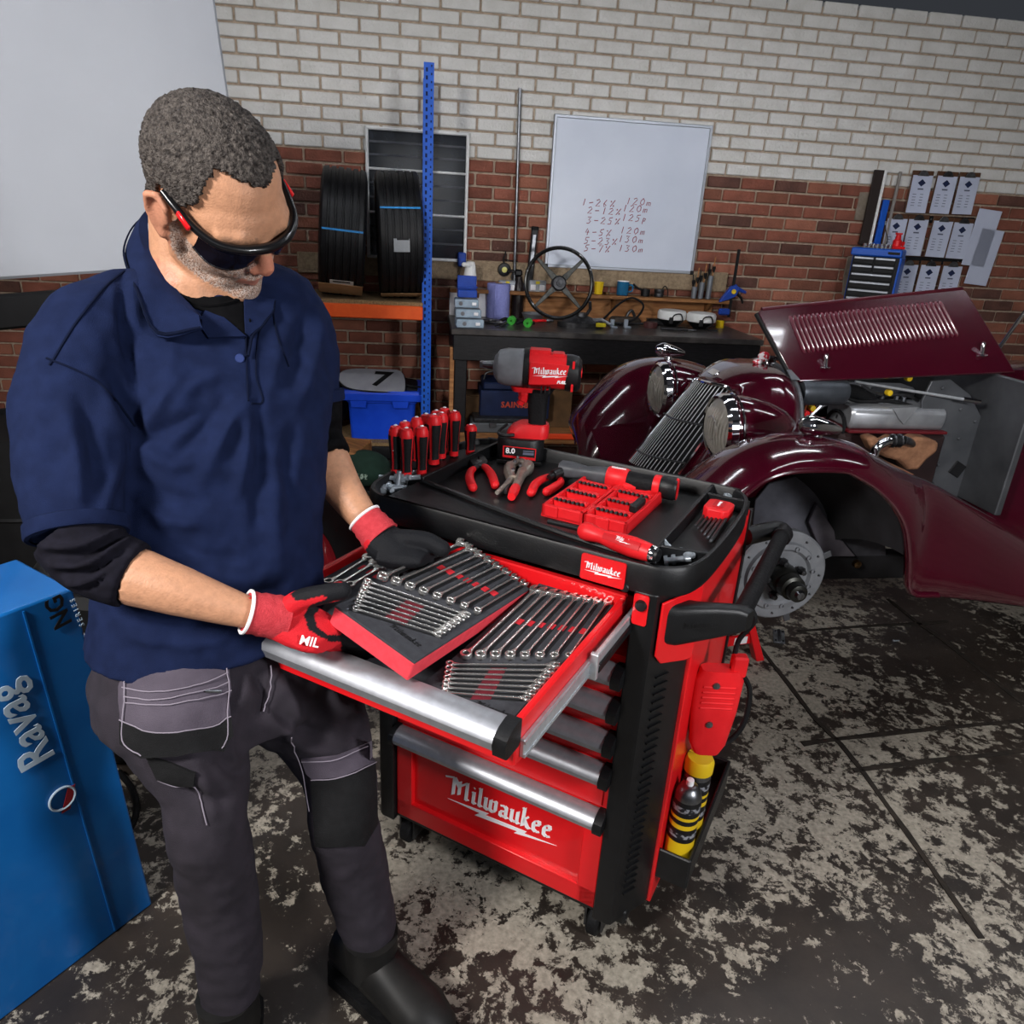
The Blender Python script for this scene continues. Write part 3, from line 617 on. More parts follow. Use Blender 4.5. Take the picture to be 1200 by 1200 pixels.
# ================================================================== under the bench
def US(u, v, off): p = wl(u, v, off); return p
p = wl(600, 468, .62)
t = thing('navy_box', 'dark navy cardboard box with orange lettering under the workbench', 'box', WALL @ T(p.x, -.5, .255))
NAV = pm('navy_card', '16203e', '1c2849', 12, rough=.5)
part('carton', MB().box((.02, 0, .17), (.5, .3, .2), b=.006), NAV, t); part('lid', MB().box((.02, 0, .3), (.46, .28, .05), b=.008), NAV, t)
part('lettering', text_mb('SAINSBU', .058, .002, .002, fr=T(.04, -.152, .17) @ RX(PI/2), spacing=1.1), pm('orange_print', 'b8452e', rough=.5), t)
part('carry_handle', MB().tube(spline([(-.2, -.02, .32), (-.18, -.02, .37), (-.1, -.02, .38), (-.08, -.02, .32)]), .008, 8), DSTL, t)
p = wl(580, 492, .62)
t = thing('grey_toolbox', 'flat grey metal toolbox on the lower bench shelf', 'toolbox', WALL @ T(p.x-.03, -.55, .235))
part('tray', MB().box((.1, -.1, .045), (.5, .22, .07), b=.008), pm('grey_steel_case', '6d7074', rough=.45, metal=.5), t); part('lid', MB().box((.1, -.1, .095), (.47, .19, .03), b=.008), DSTL, t); part('clasp', MB().box((-.0, -.215, .07), (.05, .012, .035), b=.003), STL, t)
p = wl(660, 500, .62)
t = thing('orange_strap', 'bright orange plastic tray edge beside the grey toolbox', 'tray', WALL @ T(p.x, -.72, .2)); part('tray_base', MB().box((0, 0, .02), (.28, .12, .02), b=.006), pm('orange_plastic', 'd8441e', rough=.45), t); part('tray_lip', MB().box((0, -.055, .035), (.28, .015, .04), b=.005), MATS['orange_plastic'], t)
for u, v, sx, h_, lab in ((652, 470, .22, .28, 'plain brown cardboard box under the bench behind the impact wrench'), (555, 480, .16, .22, 'tan cardboard box beside the bench leg')):
    p = wl(u, v, .5); t = thing('cardboard_box', lab, 'box', WALL @ T(p.x, -.42, .235))
    CB = pm('brown_card', '6a4e34', '56402a', 10, rough=.9); part('carton', MB().box((0, 0, h_/2), (sx, .24, h_), b=.004), CB, t); part('flap', MB().box((0, -.02, h_+.006), (sx*.96, .2, .008), b=.002), CB, t)
# ================================================================== tyre rack on the left
RB = pm('rack_blue', '1450b4', '1a58bc', 20, rough=.4); RO = pm('rack_orange', 'd8501c', 'e05a22', 20, rough=.4)
t = thing('shelving_rack', 'boltless storage rack with blue perforated posts and orange beam', 'shelving', WALL @ T(-1.4, -.42, FLOOR))
HOLE = pm('hole_dark', '0a1840', rough=.8)
for px_, y in ((.775, -.29), (.775, .29), (-.775, -.29), (-.775, .29)):
    mb = MB().box((px_, y, 1.35), (.062, .006, 2.7)).box((px_+.028*(1 if px_ > 0 else -1), y+.03*(1 if y < 0 else -1), 1.35), (.006, .06, 2.7)); part('post', mb, RB, t)
    if px_ > 0 and y < 0:
        hb = MB()
        for k in range(62):
            hb.box((px_-.012, y-.0035, .1+k*.042), (.012, .002, .022)); hb.box((px_+.016, y-.0035, .12+k*.042), (.008, .002, .012))
        part('post_slots', hb, HOLE, t, kind='stuff')
for z in (1.25, .28):
    for y in (-.31, .31): part('beam', MB().box((0, y, z), (1.5, .04, .088), b=.006), RO if z > 1 else BLKM, t)
    part('shelf_board', MB().box((0, 0, z+.055), (1.5, .6, .022)), pm('chipboard', '8f7654', '6d5638', 90, rough=.9, detail=2), t)
part('end_brace', MB().tube([(.79, -.27, .4), (.79, .27, 1.0)], .012, 8), RB, t)
TYR = pm('tyre_rubber', '0b0b0d', '111113', 15, rough=.48, bump=.1, spec=.3)
def tyre_mb(r, wd, rim, seg=72):
    """axis along x; tread with four grooves"""
    hw = wd/2; prof = []
    for x, rr in ((-hw*.78, rim), (-hw*.95, rim+.25*(r-rim)), (-hw, rim+.6*(r-rim)), (-hw*.93, r*.965), (-hw*.86, r*.99)): prof.append((rr, x))
    gs = [-.62, -.32, 0, .32, .62]
    for g in gs:
        a = g*hw; prof += [(r, a-hw*.06), (r-.012, a-hw*.045), (r-.012, a+hw*.045), (r, a+hw*.06)]
    for x, rr in ((hw*.86, r*.99), (hw*.93, r*.965), (hw, rim+.6*(r-rim)), (hw*.95, rim+.25*(r-rim)), (hw*.78, rim)): prof.append((rr, x))
    prof.append(prof[0]); return MB().lathe(prof, ax=(1, 0, 0), seg=seg, cap=False)
TYM = tyre_mb(.40, .29, .25).mesh('tread_carcass', TYR, 30)
ztop = FLOOR+1.316
for u, rz, rx_, tilt, lab, band_t, lbl in ((404, 2.5, -14, 4, 'upright black tyre with cardboard label at its foot, left one on the rack', -.13, 0), (467, 2, 8, -2, 'upright black tyre with grey sticker on its tread, right one on the rack', .05, 1)):
    p = wl(u, 300, .52)
    t = thing('spare_tyre', lab, 'tyre', WALL @ T(p.x-(.015 if not lbl else .0), -.45, ztop+.40) @ RZ(R(rz*2)) @ RY(R(tilt)))
    part('carcass', TYM, None, t)
    BL = pm('blue_strap', '2a86c8', rough=.4)
    def onr(a, x0, x1, th, r=.4025): return MB().sheet([[Vector((x, -math.cos(aa)*r, math.sin(aa)*r)) for x in np.linspace(x0, x1, 5)] for aa in np.linspace(a-th, a+th, 6)], .003)
    a_ = R(26 if lbl else 4)
    part('strap', onr(a_, -.125, .125, .014), BL, t, label='blue plastic strap')
    if lbl:
        part('sticker', onr(R(-6), -.05, .05, .10), pm('grey_sticker', '8f9296', rough=.5), t); part('sticker_print', onr(R(-.5), -.03, .045, .018, .4045), BLKM, t)
    else:
        part('sticker', onr(R(-47), -.07, .08, .045), pm('pale_label', 'b4aca4', rough=.6), t); part('sticker_print', onr(R(-46), -.05, .06, .012, .4045), BLKM, t)
    part('cardboard_cradle', MB().sheet([[Vector((x, -math.cos(aa)*.41, math.sin(aa)*.41)) for x in (-.14, -.07, 0, .07, .14)] for aa in np.linspace(R(-66), R(-49 if not lbl else -60), 6)], .005), pm('card_tan', '8c6a48', rough=.9), t)
# blue crate with the number board on top
CR = pm('crate_blue', '0f3fc0', '1546c8', 14, rough=.38)
p = wl(448, 500, .62)
t = thing('storage_crate', 'bright blue lidded plastic storage crate on the lowest rack shelf', 'crate', WALL @ T(p.x, -.46, FLOOR+.345))
def ringz(w_, d_, z): return [Vector((x, y, z)) for x, y in rrect(w_, d_, .03)]
cz_ = .31
part('tub', MB().loft([ringz(.44, .33, 0), ringz(.47, .35, cz_*.85), ringz(.49, .37, cz_*.87), ringz(.49, .37, cz_)]), CR, t)
part('lid', MB().loft([ringz(.56, .43, cz_), ringz(.56, .43, cz_+.035), ringz(.545, .415, cz_+.05), ringz(.5, .37, cz_+.05), ringz(.49, .36, cz_+.04)]), CR, t)
part('lid_rim', MB().box((0, -.212, cz_+.005), (.56, .012, .05), b=.004), CR, t)
for x in (-.16, .13): part('latch', MB().prism([(-.065, 0), (.065, 0), (.05, -.08), (-.05, -.08)], .014, T(x, -.2, cz_+.01) @ RX(PI/2)), CR, t, bevel=.004)
q = Vector((-.02, -.03, cz_+.065))
nb = thing('number_board', 'grey rounded race number board with a black 7 on the blue crate', 'number board', W[t] @ T(q) @ T(-.02, -.05, .02) @ RX(R(20)) @ RY(R(2)))
out = [(-.27, .02), (-.24, .1), (-.16, .14), (0, .15), (.17, .14), (.2, -.1), (.14, -.13), (-.1, -.13), (-.2, -.1), (-.25, -.04)]
GRY = pm('dull_grey_paint', '9c9ca2', '8e8e94', 8, rough=.5)
part('board', MB().prism([(v.x, v.y) for v in spline([Vector((x, y, 0)) for x, y in out], 4, True)], .016), GRY, nb, bevel=.004)
part('edge_trim', MB().tube(spline([Vector((x, y, .004)) for x, y in out], 4, True), .008, 6, closed=True), BLKM, nb)
part('number', text_mb('7', .26, .002, .006, .15, T(.02, .01, .018)), BLKM, nb)
single('rack_plank', MB().box((0, 0, .12), (.03, .2, .34), b=.003), WOOD, 'short pine offcut leaning against the blue rack post', 'plank', WALL @ T(-.665, -.35, FLOOR+.42) @ RY(R(-12)))
t = thing('dark_bag', 'black holdall slumped on the rack behind the blue crate', 'bag', WALL @ T(p.x-.5, -.36, FLOOR+.35)); part('bag_body', MB().ell((0, 0, .22), (.26, .2, .26)), BLKM, t); part('bag_strap', MB().tube(spline([(-.15, -.1, .4), (-.05, -.12, .5), (.1, -.1, .47), (.2, -.12, .36)]), .012, 8), RUB, t)
t = thing('black_panel', 'black plastic panel lying beside the number board', 'panel', WALL @ T(p.x+.24, -.42, FLOOR+.345+cz_+.02) @ RY(R(8))); part('sheet', MB().box((-.05, 0, .02), (.3, .34, .02), b=.004), BLKM, t); part('rib', MB().box((-.05, -.1, .035), (.28, .02, .012), b=.003), BLKM, t)
# odds and ends between the man and the cabinet, on the floor
p = onz(395, 560, FLOOR); 
def FL(u, v, Z, z=None): P = at(u, v, Z); return T(P.x, P.y, FLOOR if z is None else z)
def FZ(u, v, zr, z=None): P = onz(u, v, zr); return T(P.x, P.y, FLOOR if z is None else z)
t = thing('offcut_stack', 'rough timber packing blocks stacked on the floor behind the cabinet', 'timber', FZ(372, 524, .28) @ RZ(R(-30)))
for k in range(4): part('block', MB().box((.02*k, 0, .08+.13*k), (.75-.08*k, .3, .11), b=.006, rot=Matrix.Rotation(R(10*k-8), 3, 'Z')), WOODD if k % 2 else WOOD, t)
t = thing('green_sack', 'dark green cloth sack with white marks lying on the floor clutter', 'sack', FZ(428, 556, .18, .12)); part('sack_body', MB().ell((0, 0, .1), (.16, .13, .11)), pm('bottle_green', '12261e', '1c342a', 9, rough=.9), t); part('print', MB().box((-.01, -.125, .09), (.1, .01, .035), b=.003), pm('pale_print', '8fa092', '1c342a', 60, rough=.8, lo=.45, hi=.5), t)
t = thing('support_trestle', 'low black trestle under the green sack', 'trestle', FZ(434, 556, .15)); part('deck', MB().box((0, 0, .3), (.5, .4, .03), b=.004), BLKM, t)
for sx in (-1, 1):
    for sy in (-1, 1): part('leg', MB().box((.2*sx, .15*sy, .145), (.04, .04, .29), b=.004), BLKM, t)
t = thing('wood_wedge', 'pale wooden wedge on the trestle beside the green sack', 'timber', FZ(456, 556, .16, .12)); part('wedge_body', MB().prism([(-.12, 0), (.1, 0), (.1, .1), (.04, .1)], .1, RX(PI/2)), WOOD, t, bevel=.004); part('wedge_strap', MB().box((.07, -.05, .102), (.03, .1, .005)), DSTL, t)
# tyre lying just below, in the dark gap
# spoked wheel leaning behind the man
P = at(298, 684, 2.25)
wm = frame(P, Vector((.62, -.75, .18)), Vector((.75, .62, 0)))   # axle along local x
t = thing('spoked_wheel', 'black tyred wheel with dark red rim and wire spokes behind the man', 'wheel', wm)
part('tyre', tyre_mb(.345, .16, .235), TYR, t)
RW = pm('dark_red_enamel', '6a1018', '5a0c14', 10, rough=.3, coat=.4)
part('rim', MB().lathe([(.235, -.065), (.245, -.07), (.238, -.055), (.22, -.045), (.212, 0), (.22, .045), (.238, .055), (.245, .07), (.235, .065), (.2, 0), (.235, -.065)], ax=(1, 0, 0), seg=60, cap=False), RW, t)
part('hub', MB().lathe([(.0, .075), (.035, .07), (.04, .04), (.05, 0), (.045, -.05), (0, -.06)], ax=(1, 0, 0)), RW, t)
for k in range(20):
    a = 2*PI*k/20; a2 = a+(.35 if k % 2 else -.35); s_ = .04 if k % 4 < 2 else -.03
    part('spoke', MB().cyl((s_, .045*math.cos(a2), .045*math.sin(a2)), (0, .212*math.cos(a), .212*math.sin(a)), .0035, seg=6), RW, t)
# ---- right of the wall: tall boards, chest, clipboards
p = wl(1013, 245, .1); q = wl(1006, 282, .1)
TR = [('tall_board', 'dark brown tall board leaning on the wall above the blue chest', 1016, .05, pm('dark_board', '2c2320', rough=.6), .085, 2.15), ('tall_board', 'narrow white edged strip leaning beside the dark board', 1023, .06, FIX, .02, 2.15), ('tall_board', 'blue painted upright strip behind the tool chest', 1031, .045, RB, .05, 1.95), ('tall_board', 'pale grey slim strip right of the blue upright', 1040, .05, pm('pale_strip', '8a8580', rough=.6), .02, 2.15)]
for nm, lab, u, off, m_, wd, zt in TR:
    a = wl(u-2, 278, off); t = thing(nm, lab, 'board', WALL @ T(a.x, -off, 1.62)); part('plank', MB().box((0, 0, (zt-1.62)/2), (wd, .02, zt-1.62), b=.003), m_, t); part('end_cap', MB().box((0, 0, .01), (wd+.006, .026, .02), b=.003), m_, t)
a = wl(1000, 346, .22); b_ = wl(1046, 346, .22)
t = thing('tool_chest', 'blue top tool chest with black drawers standing against the right wall', 'tool chest', WALL @ T(2.80, -.24, 1.17) @ RZ(R(-38)))
part('cabinet_shell', MB().box((0, 0, .19), (.34, .3, .38), b=.006), RB, t); part('lid', MB().box((-.01, -.01, .405), (.35, .32, .055), b=.008), RB, t)
part('front_frame', MB().box((-.005, -.151, .19), (.32, .006, .37), b=.002), BLKM, t)
part('badge', MB().box((.11, -.172, .405), (.08, .004, .018), b=.001), BLKM, t)
for k in range(6):
    z = .345-.058*k
    for sx in ((-.5, .5) if k < 2 else (0,)):
        d_ = part('drawer', MB().box((sx*.148-.012 if sx else -.012, -.155, z), (.14 if sx else .29, .014, .05), b=.003), BLKM, t)
        part('drawer_handle', MB().box((sx*.148-.012 if sx else -.012, -.166, z+.016), (.135 if sx else .28, .014, .016), b=.003), AG, d_)
t = thing('red_bottle_jack', 'small red bottle jack on top of the blue chest', 'jack', WALL @ T(2.93, -.22, 1.604)); part('base', MB().prism([(-.05, -.04), (.05, -.04), (.05, .04), (-.05, .04)], .02), RED, t, bevel=.004); part('cylinder', MB().lathe([(.032, .02), (.032, .06), (.022, .07), (.018, .1), (.026, .104), (.026, .115), (0, .115)], seg=18), RED, t); part('lever_socket', MB().box((.04, 0, .04), (.04, .02, .03), b=.004), RED, t)
for k in range(7):
    t = thing('socket', 'chrome socket in the row on the blue chest, number %d from the left' % (k+1), 'socket', WALL @ T(2.65+.034*k, -.26, 1.604)); t['label'] = ('leftmost', 'second', 'third', 'middle', 'third from right', 'second from right', 'rightmost')[k]+' chrome socket in the row on the blue chest'; t['group'] = 'sockets on the blue chest'
    part('socket_body', MB().lathe([(.007, 0), (.013, 0), (.013, .03), (.008, .03), (.007, 0)], seg=12, cap=False), CHR, t); part('collar', MB().torus((0, 0, .016), (0, 0, 1), .013, .0015, 12, 5), CHR, t)
t = thing('cable_stand', 'thin grey wire antenna standing on the blue chest', 'wire', WALL @ T(2.83, -.2, 1.604)); part('wire', MB().tube(spline([(.02, 0, 0), (.03, 0, .06), (.0, 0, .12), (-.015, 0, .17)]), .004, 6), DSTL, t); part('wire_tip', MB().cyl((-.015, 0, .165), (-.02, 0, .19), .006, seg=8), STL, t)
PAP = pm('white_paper', 'c4cadc', 'bac0d4', 3, rough=.8); CLB = pm('brown_hardboard', '5a3c28', '4a3020', 10, rough=.6); INK = pm('grey_ink', '5a5e70', rough=.8); NVY = pm('navy_ink', '1c2648', rough=.7)
def rail(u0, u1, v0, v1, lab):
    a = wl(u0, v0, .04); b_ = wl(u1, v1, .04); L_ = (b_-a).length; t = thing('hanging_rail', lab, 'rail', WALL @ T(a.x, -.025, a.z) @ RY(-math.atan2(b_.z-a.z, b_.x-a.x)))
    part('batten', MB().box((L_/2, 0, 0), (L_, .03, .05), b=.004), BLKM, t)
    for f_ in (.1, .5, .9): part('screw', MB().cyl((L_*f_, -.016, 0), (L_*f_, -.019, 0), .007, seg=8), STL, t)
rail(1039, 1142, 255, 259, 'black hanging rail above the upper row of clipboards'); rail(1052, 1130, 304, 307, 'black hanging rail above the lower row of clipboards')
CBS = [((1053, 251), 'upper', 'first'), ((1078, 252), 'upper', 'second'), ((1107, 254), 'upper', 'third'), ((1131, 256), 'upper', 'fourth'), ((1066, 305), 'lower', 'first'), ((1092, 306), 'lower', 'second'), ((1118, 307), 'lower', 'third'), ((1083, 200), 'top', 'first'), ((1112, 201), 'top', 'second'), ((1138, 202), 'top', 'third')]
XS = {'upper': (2.98, .215, 1.82), 'lower': (3.06, .215, 1.50), 'top': (3.14, .215, 2.17)}
for (u, v), row, nm in CBS:
    i = ('first', 'second', 'third', 'fourth').index(nm); a = wl(u, v, .05)
    t = thing('clipboard', '%s clipboard from the left in the %s row, white sheet with dark diamond' % (nm, row), 'clipboard', WALL @ T(a.x, -.045, a.z) @ RY(R(random.uniform(-1.5, 1.5))), 'clipboards on the right wall')
    part('backing_board', MB().box((0, 0, -.15), (.175, .008, .3), b=.003), CLB, t); part('paper', MB().box((.002, -.006, -.165), (.162, .005, .265)), PAP, t)
    part('clip', MB().prism([(-.045, -.028), (.045, -.028), (.03, .0), (.012, .012), (-.012, .012), (-.03, 0)], .012, T(0, -.004, -.01) @ RX(PI/2)), DSTL if i % 2 else STL, t, bevel=.002)
    part('emblem', MB().prism([(-.032, 0), (0, .026), (.032, 0), (0, -.026)], .0015, T(0, -.0085, -.085) @ RX(PI/2)), NVY, t)
    tx = MB().box((0, -.009, -.128), (.046, .001, .01))
    for k in range(5): tx.box((-.04, -.009, -.165-.02*k), (.03, .001, .004)); tx.box((.02, -.009, -.165-.02*k), (.026, .001, .004))
    part('printed_text', tx, INK, t, kind='stuff')
for u, v, lab in ((1146, 262, 'upper'), (1149, 285, 'lower')):
    a = wl(u, v, .06); single('loose_sheet', MB().box((.08, 0, -.1), (.2, .006, .42), b=.002), PAP, '%s loose paper pinned on the wall right of the clipboards' % lab, 'paper', WALL @ T(a.x, -.05, a.z) @ RY(R(4)))
# ---- left background: pale grey door panel, blue lift column
a = at(60, 300, 3.0); PG = pm('pale_grey_paint', 'a9acb3', 'a2a5ac', 2, rough=.4)
fr_ = frame(at(0, 345, 2.6), at(200, 330, 2.9)-at(0, 345, 2.6), Vector((0, 0, 1)))
t = thing('van_panel', 'pale grey ribbed vehicle body panel behind the man at far left', 'panel', fr_)
part('skin', MB().box((.25, .55, 0), (1.3, 1.0, .03), b=.01), PG, t)
for k in range(4): part('rib', MB().box((-.3+.09*k, .55, .016), (.012, .98, .008), b=.003), PG, t)
part('rubber_seal', MB().tube([(-.3, .34, .03), (-.16, .12, .03), (-.08, .0, .03)], .022, 8), RUB, t); part('bottom_sill', MB().box((.25, -.06, 0), (1.3, .12, .05), b=.01), BLKM, t)
LB = pm('lift_blue', '0b5aa0', '1264aa', 6, rough=.35, coat=.2)
# column: near vertical box; right front corner traced from the picture
Z1 = 1.95; A = at(150, 945, Z1); fx = (at(150, 945, Z1)-at(20, 965, 1.7)); fx.z = 0; fx.normalize()
lc = frame(Vector((A.x, A.y, FLOOR)), fx, Vector((-fx.y, fx.x, 0)))
t = thing('lift_column', 'blue vehicle lift column with big pale lettering at the left edge', 'lift column', lc)
def colpt(u, v): n_ = lc.to_3x3() @ Vector((0, -1, 0)); return lc.inverted() @ onp(u, v, A, n_)
tl = colpt(86, 690); bl = colpt(150, 945)
zt = 1.04
lean = (tl.x-bl.x)/(tl.z-bl.z)
mb = MB(); mb.loft([[Vector((x+lean*(z-bl.z), y, z)) for x, y in ((-.5, 0), (0, 0), (0, .25), (-.5, .25))] for z in (0, zt)]); part('column_body', mb, LB, t, bevel=.006)
mb = MB(); mb.loft([[Vector((x+lean*(z-bl.z), y, z)) for x, y in ((-.112, -.004), (-.108, -.004), (-.108, .01), (-.112, .01))] for z in (.01, zt-.01)]); part('fold_line', mb, LB, t)
ft = colpt(25, 852); ang = math.atan2(1, lean)
part('lettering', text_mb('Ravag', .105, .002, .0015, .12, T(ft.x, -.004, ft.z) @ RX(PI/2) @ RZ(R(100)), spacing=1.0), pm('pale_print2', 'a8bccc', rough=.5), t, label='pale rotated lettering')
lg = colpt(72, 935); part('round_emblem', MB().torus((lg.x, -.004, lg.z), (0, 1, 0), .03, .003, 24, 6), MATS['pale_print2'], t); part('emblem_mark', MB().prism([(-.02, -.03), (.0, -.03), (.022, .03), (.004, .03)], .002, T(lg.x+.012, -.003, lg.z-.01) @ RX(PI/2)), pm('dark_red_print', '8a2028', rough=.5), t)
s1 = colpt(68, 716); part('model_lettering', text_mb('NG', .055, .002, .001, 0, T(s1.x, -.004, s1.z) @ RX(PI/2) @ RZ(R(98))), BLKM, t); part('series_lettering', text_mb('SERIES', .016, .002, 0, 0, T(s1.x+.038, -.004, s1.z-.02) @ RX(PI/2) @ RZ(R(98)), spacing=1.8), MATS['pale_print2'], t)
# black machinery around the column
t = thing('lift_arm', 'black padded lift arm crossing above the blue column', 'lift arm', I4); P1 = at(20, 740, 1.7); P2 = at(75, 655, 1.95)
part('arm_beam', MB().tube([P1, P2, P2+(P2-P1)*.6], [.045, .05, .05], 12), BLK, t); part('arm_pad', MB().ell(P1, (.06, .06, .06)), RUB, t)
t = thing('compressor', 'dark machine standing in the shade behind the man at left', 'machine', T(at(120, 800, 2.7).x, at(120, 800, 2.7).y, FLOOR)); part('body', MB().box((.0, 0, .35), (.35, .45, .66), b=.03), BLKM, t); part('tank', MB().cyl((-.3, -.1, .3), (.25, -.1, .3), .2), BLKM, t); part('pipe_loop', MB().torus((.14, -.3, .55), (.3, 1, 0), .07, .01, 24, 8), STL, t)
single('floor_hose', MB().tube(spline([onz(u, v, FLOOR+.012) for u, v in ((140, 905), (155, 925), (160, 950), (150, 975), (120, 1010), (60, 1040))]), .011, 8), RUB, 'black hose lying on the floor beside the blue column', 'hose')
t = thing('oil_drum', 'dark drum standing far left behind the man', 'drum', T(at(40, 520, 3.2).x, at(40, 520, 3.2).y, FLOOR)); part('shell', MB().lathe([(0, 0), (.3, 0), (.3, .3), (.31, .31), (.3, .32), (.3, .6), (.31, .61), (.3, .62), (.3, .95), (.28, .95), (.28, .93), (0, .93)], seg=32), BLKM, t); part('bung', MB().cyl((.15, -.1, .93), (.15, -.1, .95), .03), DSTL, t)
# ================================================================== tool cabinet (frame CAB: x along the front, y into the depth)
CX = -.74
tc_ = thing('tool_cabinet', 'large red and black roller tool cabinet with its top drawer pulled out', 'tool cabinet', CAB @ T(CX, 1.72, FLOOR))
def cp(name, mb, mats, **k): return part(name, mb, mats, tc_, space=CAB, **k)
mb = MB(); mb.box((CX, 1.73, .34), (.766, .58, .80)); mb.box((-1.15, 1.76, .82), (.05, .52, .2)); mb.box((-.33, 1.8, .82), (.06, .46, .2)); mb.box((CX, 2.0, .82), (.82, .04, .2))
cp('carcass', mb, RED)
cp('drawer_bay_back', MB().box((CX, 1.97, .83), (.7, .02, .18)), BLKM)
for sx, lab in ((1, None), (-1, None)):
    f = lambda x: CX+sx*(x-CX)
    pl = [(f(-.41), 1.405), (f(-.368), 1.405), (f(-.358), 1.41), (f(-.303), 1.525), (f(-.30), 1.54), (f(-.31), 1.56), (f(-.41), 1.5)]
    cp('corner_column', MB().prism(pl, 1.0, T(0, 0, -.065)), BLK, bevel=.004)
    a, b_ = Vector((f(-.345), 1.437, 0)), Vector((f(-.325), 1.479, 0))
    d_ = (b_-a).normalized()
    for k in range(30):
        z = .03+.0235*k; rt = Matrix((( d_.x, -d_.y, 0), (d_.y, d_.x, 0), (0, 0, 1)))
        cp('column_rib', MB().box((a+b_)/2+Vector((sx*.0015, -.0008, z)), (.042, .006, .004), rot=rt), BLK, smooth=0)
    # red plate with bracket and side panel
    nrm = Vector((d_.y, -d_.x, 0)) if sx > 0 else Vector((-d_.y, d_.x, 0)); fr = frame(Vector((f(-.352), 1.42, .755))+nrm*.003, d_, Vector((0, 0, 1)))
    if sx > 0:
        cp('bracket_plate', MB().prism([(.0, .025), (.02, .0), (.105, -.02), (.13, -.02), (.13, .17), (.0, .16)], .006, fr), RED, bevel=.002)
    cp('side_panel', MB().box((f(-.30), 1.79, .44), (.02, .5, 1.02)), RED, bevel=.003)
    cp('side_panel_edge', MB().box((f(-.298), 2.035, .44), (.03, .016, 1.02)), BLK, bevel=.002)
cp('bottom_skirt', MB().box((CX, 1.74, -.07), (.82, .58, .05)), BLK, bevel=.008)
# drawers
def handle_mb(x0, x1, y, zt, h=.042, d_=.05):
    pf = [(0, 0), (-.012, .003), (-d_*.62, -.002), (-d_*.9, -.012), (-d_, -.024), (-d_*.92, -h*.9), (-d_*.8, -h), (-d_*.62, -h*.96), (-d_*.45, -h*.6), (0, -h*.45)]
    return MB().loft([[Vector((x, y+p[0], zt+p[1])) for p in pf] for x in (x0, x1)])
def cap_mb(x0, x1, y, zt, h=.046, d_=.054):
    pf = [(.002, .003), (-.012, .005), (-d_*.62, .0), (-d_*.9, -.01), (-d_, -.024), (-d_*.92, -h*.92), (-d_*.8, -h), (-.004, -h), (.002, -h*.8)]
    return MB().loft([[Vector((x, y+p[0], zt+p[1])) for p in pf] for x in (x0, x1)])
tops = [.728, .633, .535, .437, .293]; YF = 1.425
for i, z in enumerate(tops):
    zb = tops[i+1]+.004 if i < 4 else -.045
    mb = MB()
    if i < 4: mb.box((CX, YF+.012, (z+zb)/2), (.655, .024, z-zb)); mb.box((CX, YF-.002, (z-.045+zb)/2), (.63, .006, max(.01, z-zb-.06)), b=.002)
    else:
        mb.box((CX, YF+.02, (z+zb)/2), (.655, .02, z-zb)); mb.box((CX, YF+.004, z-.03), (.655, .02, .06)); mb.box((CX, YF+.004, zb+.03), (.655, .02, .06))
        for sx in (-1, 1): mb.box((CX+sx*.30, YF+.004, (z+zb)/2), (.055, .02, z-zb))
    dr = cp('drawer', mb, RED, bevel=.003)
    part('handle', handle_mb(CX-.31, CX+.31, YF, z), ALU, dr, space=CAB)
    part('end_cap', cap_mb(CX-.325, CX-.31, YF, z), BLK, dr, space=CAB); part('end_cap', cap_mb(CX+.31, CX+.333, YF, z), BLK, dr, space=CAB)
    if i == 4:
        a, b_ = cY(524, 906, YF+.0095), cY(651, 958, YF+.0095)
        wd = (b_.x-a.x)*1.02; zc = .113
        part('brand_lettering', brand_mb(wd, T((a.x+b_.x)/2, YF+.0095, zc+.02) @ RX(PI/2), .0012), WHT, dr, space=CAB, smooth=0, label='white brand lettering over a bolt')
# the open top drawer
X0, X1, Y0, Y1 = -1.092, -.432, .915, 1.44
mb = MB(); mb.box((CX-.022, 1.18, .815), (.66, .53, .012)); mb.box((X0+.007, 1.18, .853), (.014, .53, .088), b=.003); mb.box((X1-.007, 1.18, .853), (.014, .53, .088), b=.003); mb.box(((X0+X1)/2, Y1-.01, .855), (.66, .02, .10), b=.003)
mb.box(((X0+X1)/2, Y0-.002, .850), (.66, .02, .082), b=.003)
od = cp('open_drawer', mb, RED)
part('handle', handle_mb(X0-.005, X1-.024, Y0+.003, .897, .046, .052), ALU, od, space=CAB)
part('end_cap', cap_mb(X1-.024, X1+.001, Y0+.003, .897, .05, .056), BLK, od, space=CAB); part('end_cap', cap_mb(X0-.018, X0-.005, Y0+.003, .897, .05, .056), BLK, od, space=CAB)
for sx, x in ((1, X1+.004), (-1, X0-.004)):
    part('slide_rail', MB().box((x, 1.17, .838), (.01, .5, .038), b=.002).box((x+sx*.004, 1.17, .852), (.006, .5, .006)).box((x+sx*.004, 1.17, .824), (.006, .5, .006)), GALV, od, space=CAB)
    cp('slide_channel', MB().box((x+sx*.012, 1.34, .846), (.012, .27, .05), b=.002).box((x+sx*.012, 1.21, .846), (.018, .012, .06), b=.002), GALV)
    cp('slide_track', MB().box((x+sx*.02, 1.34, .838), (.006, .25, .02), b=.002), BLK)
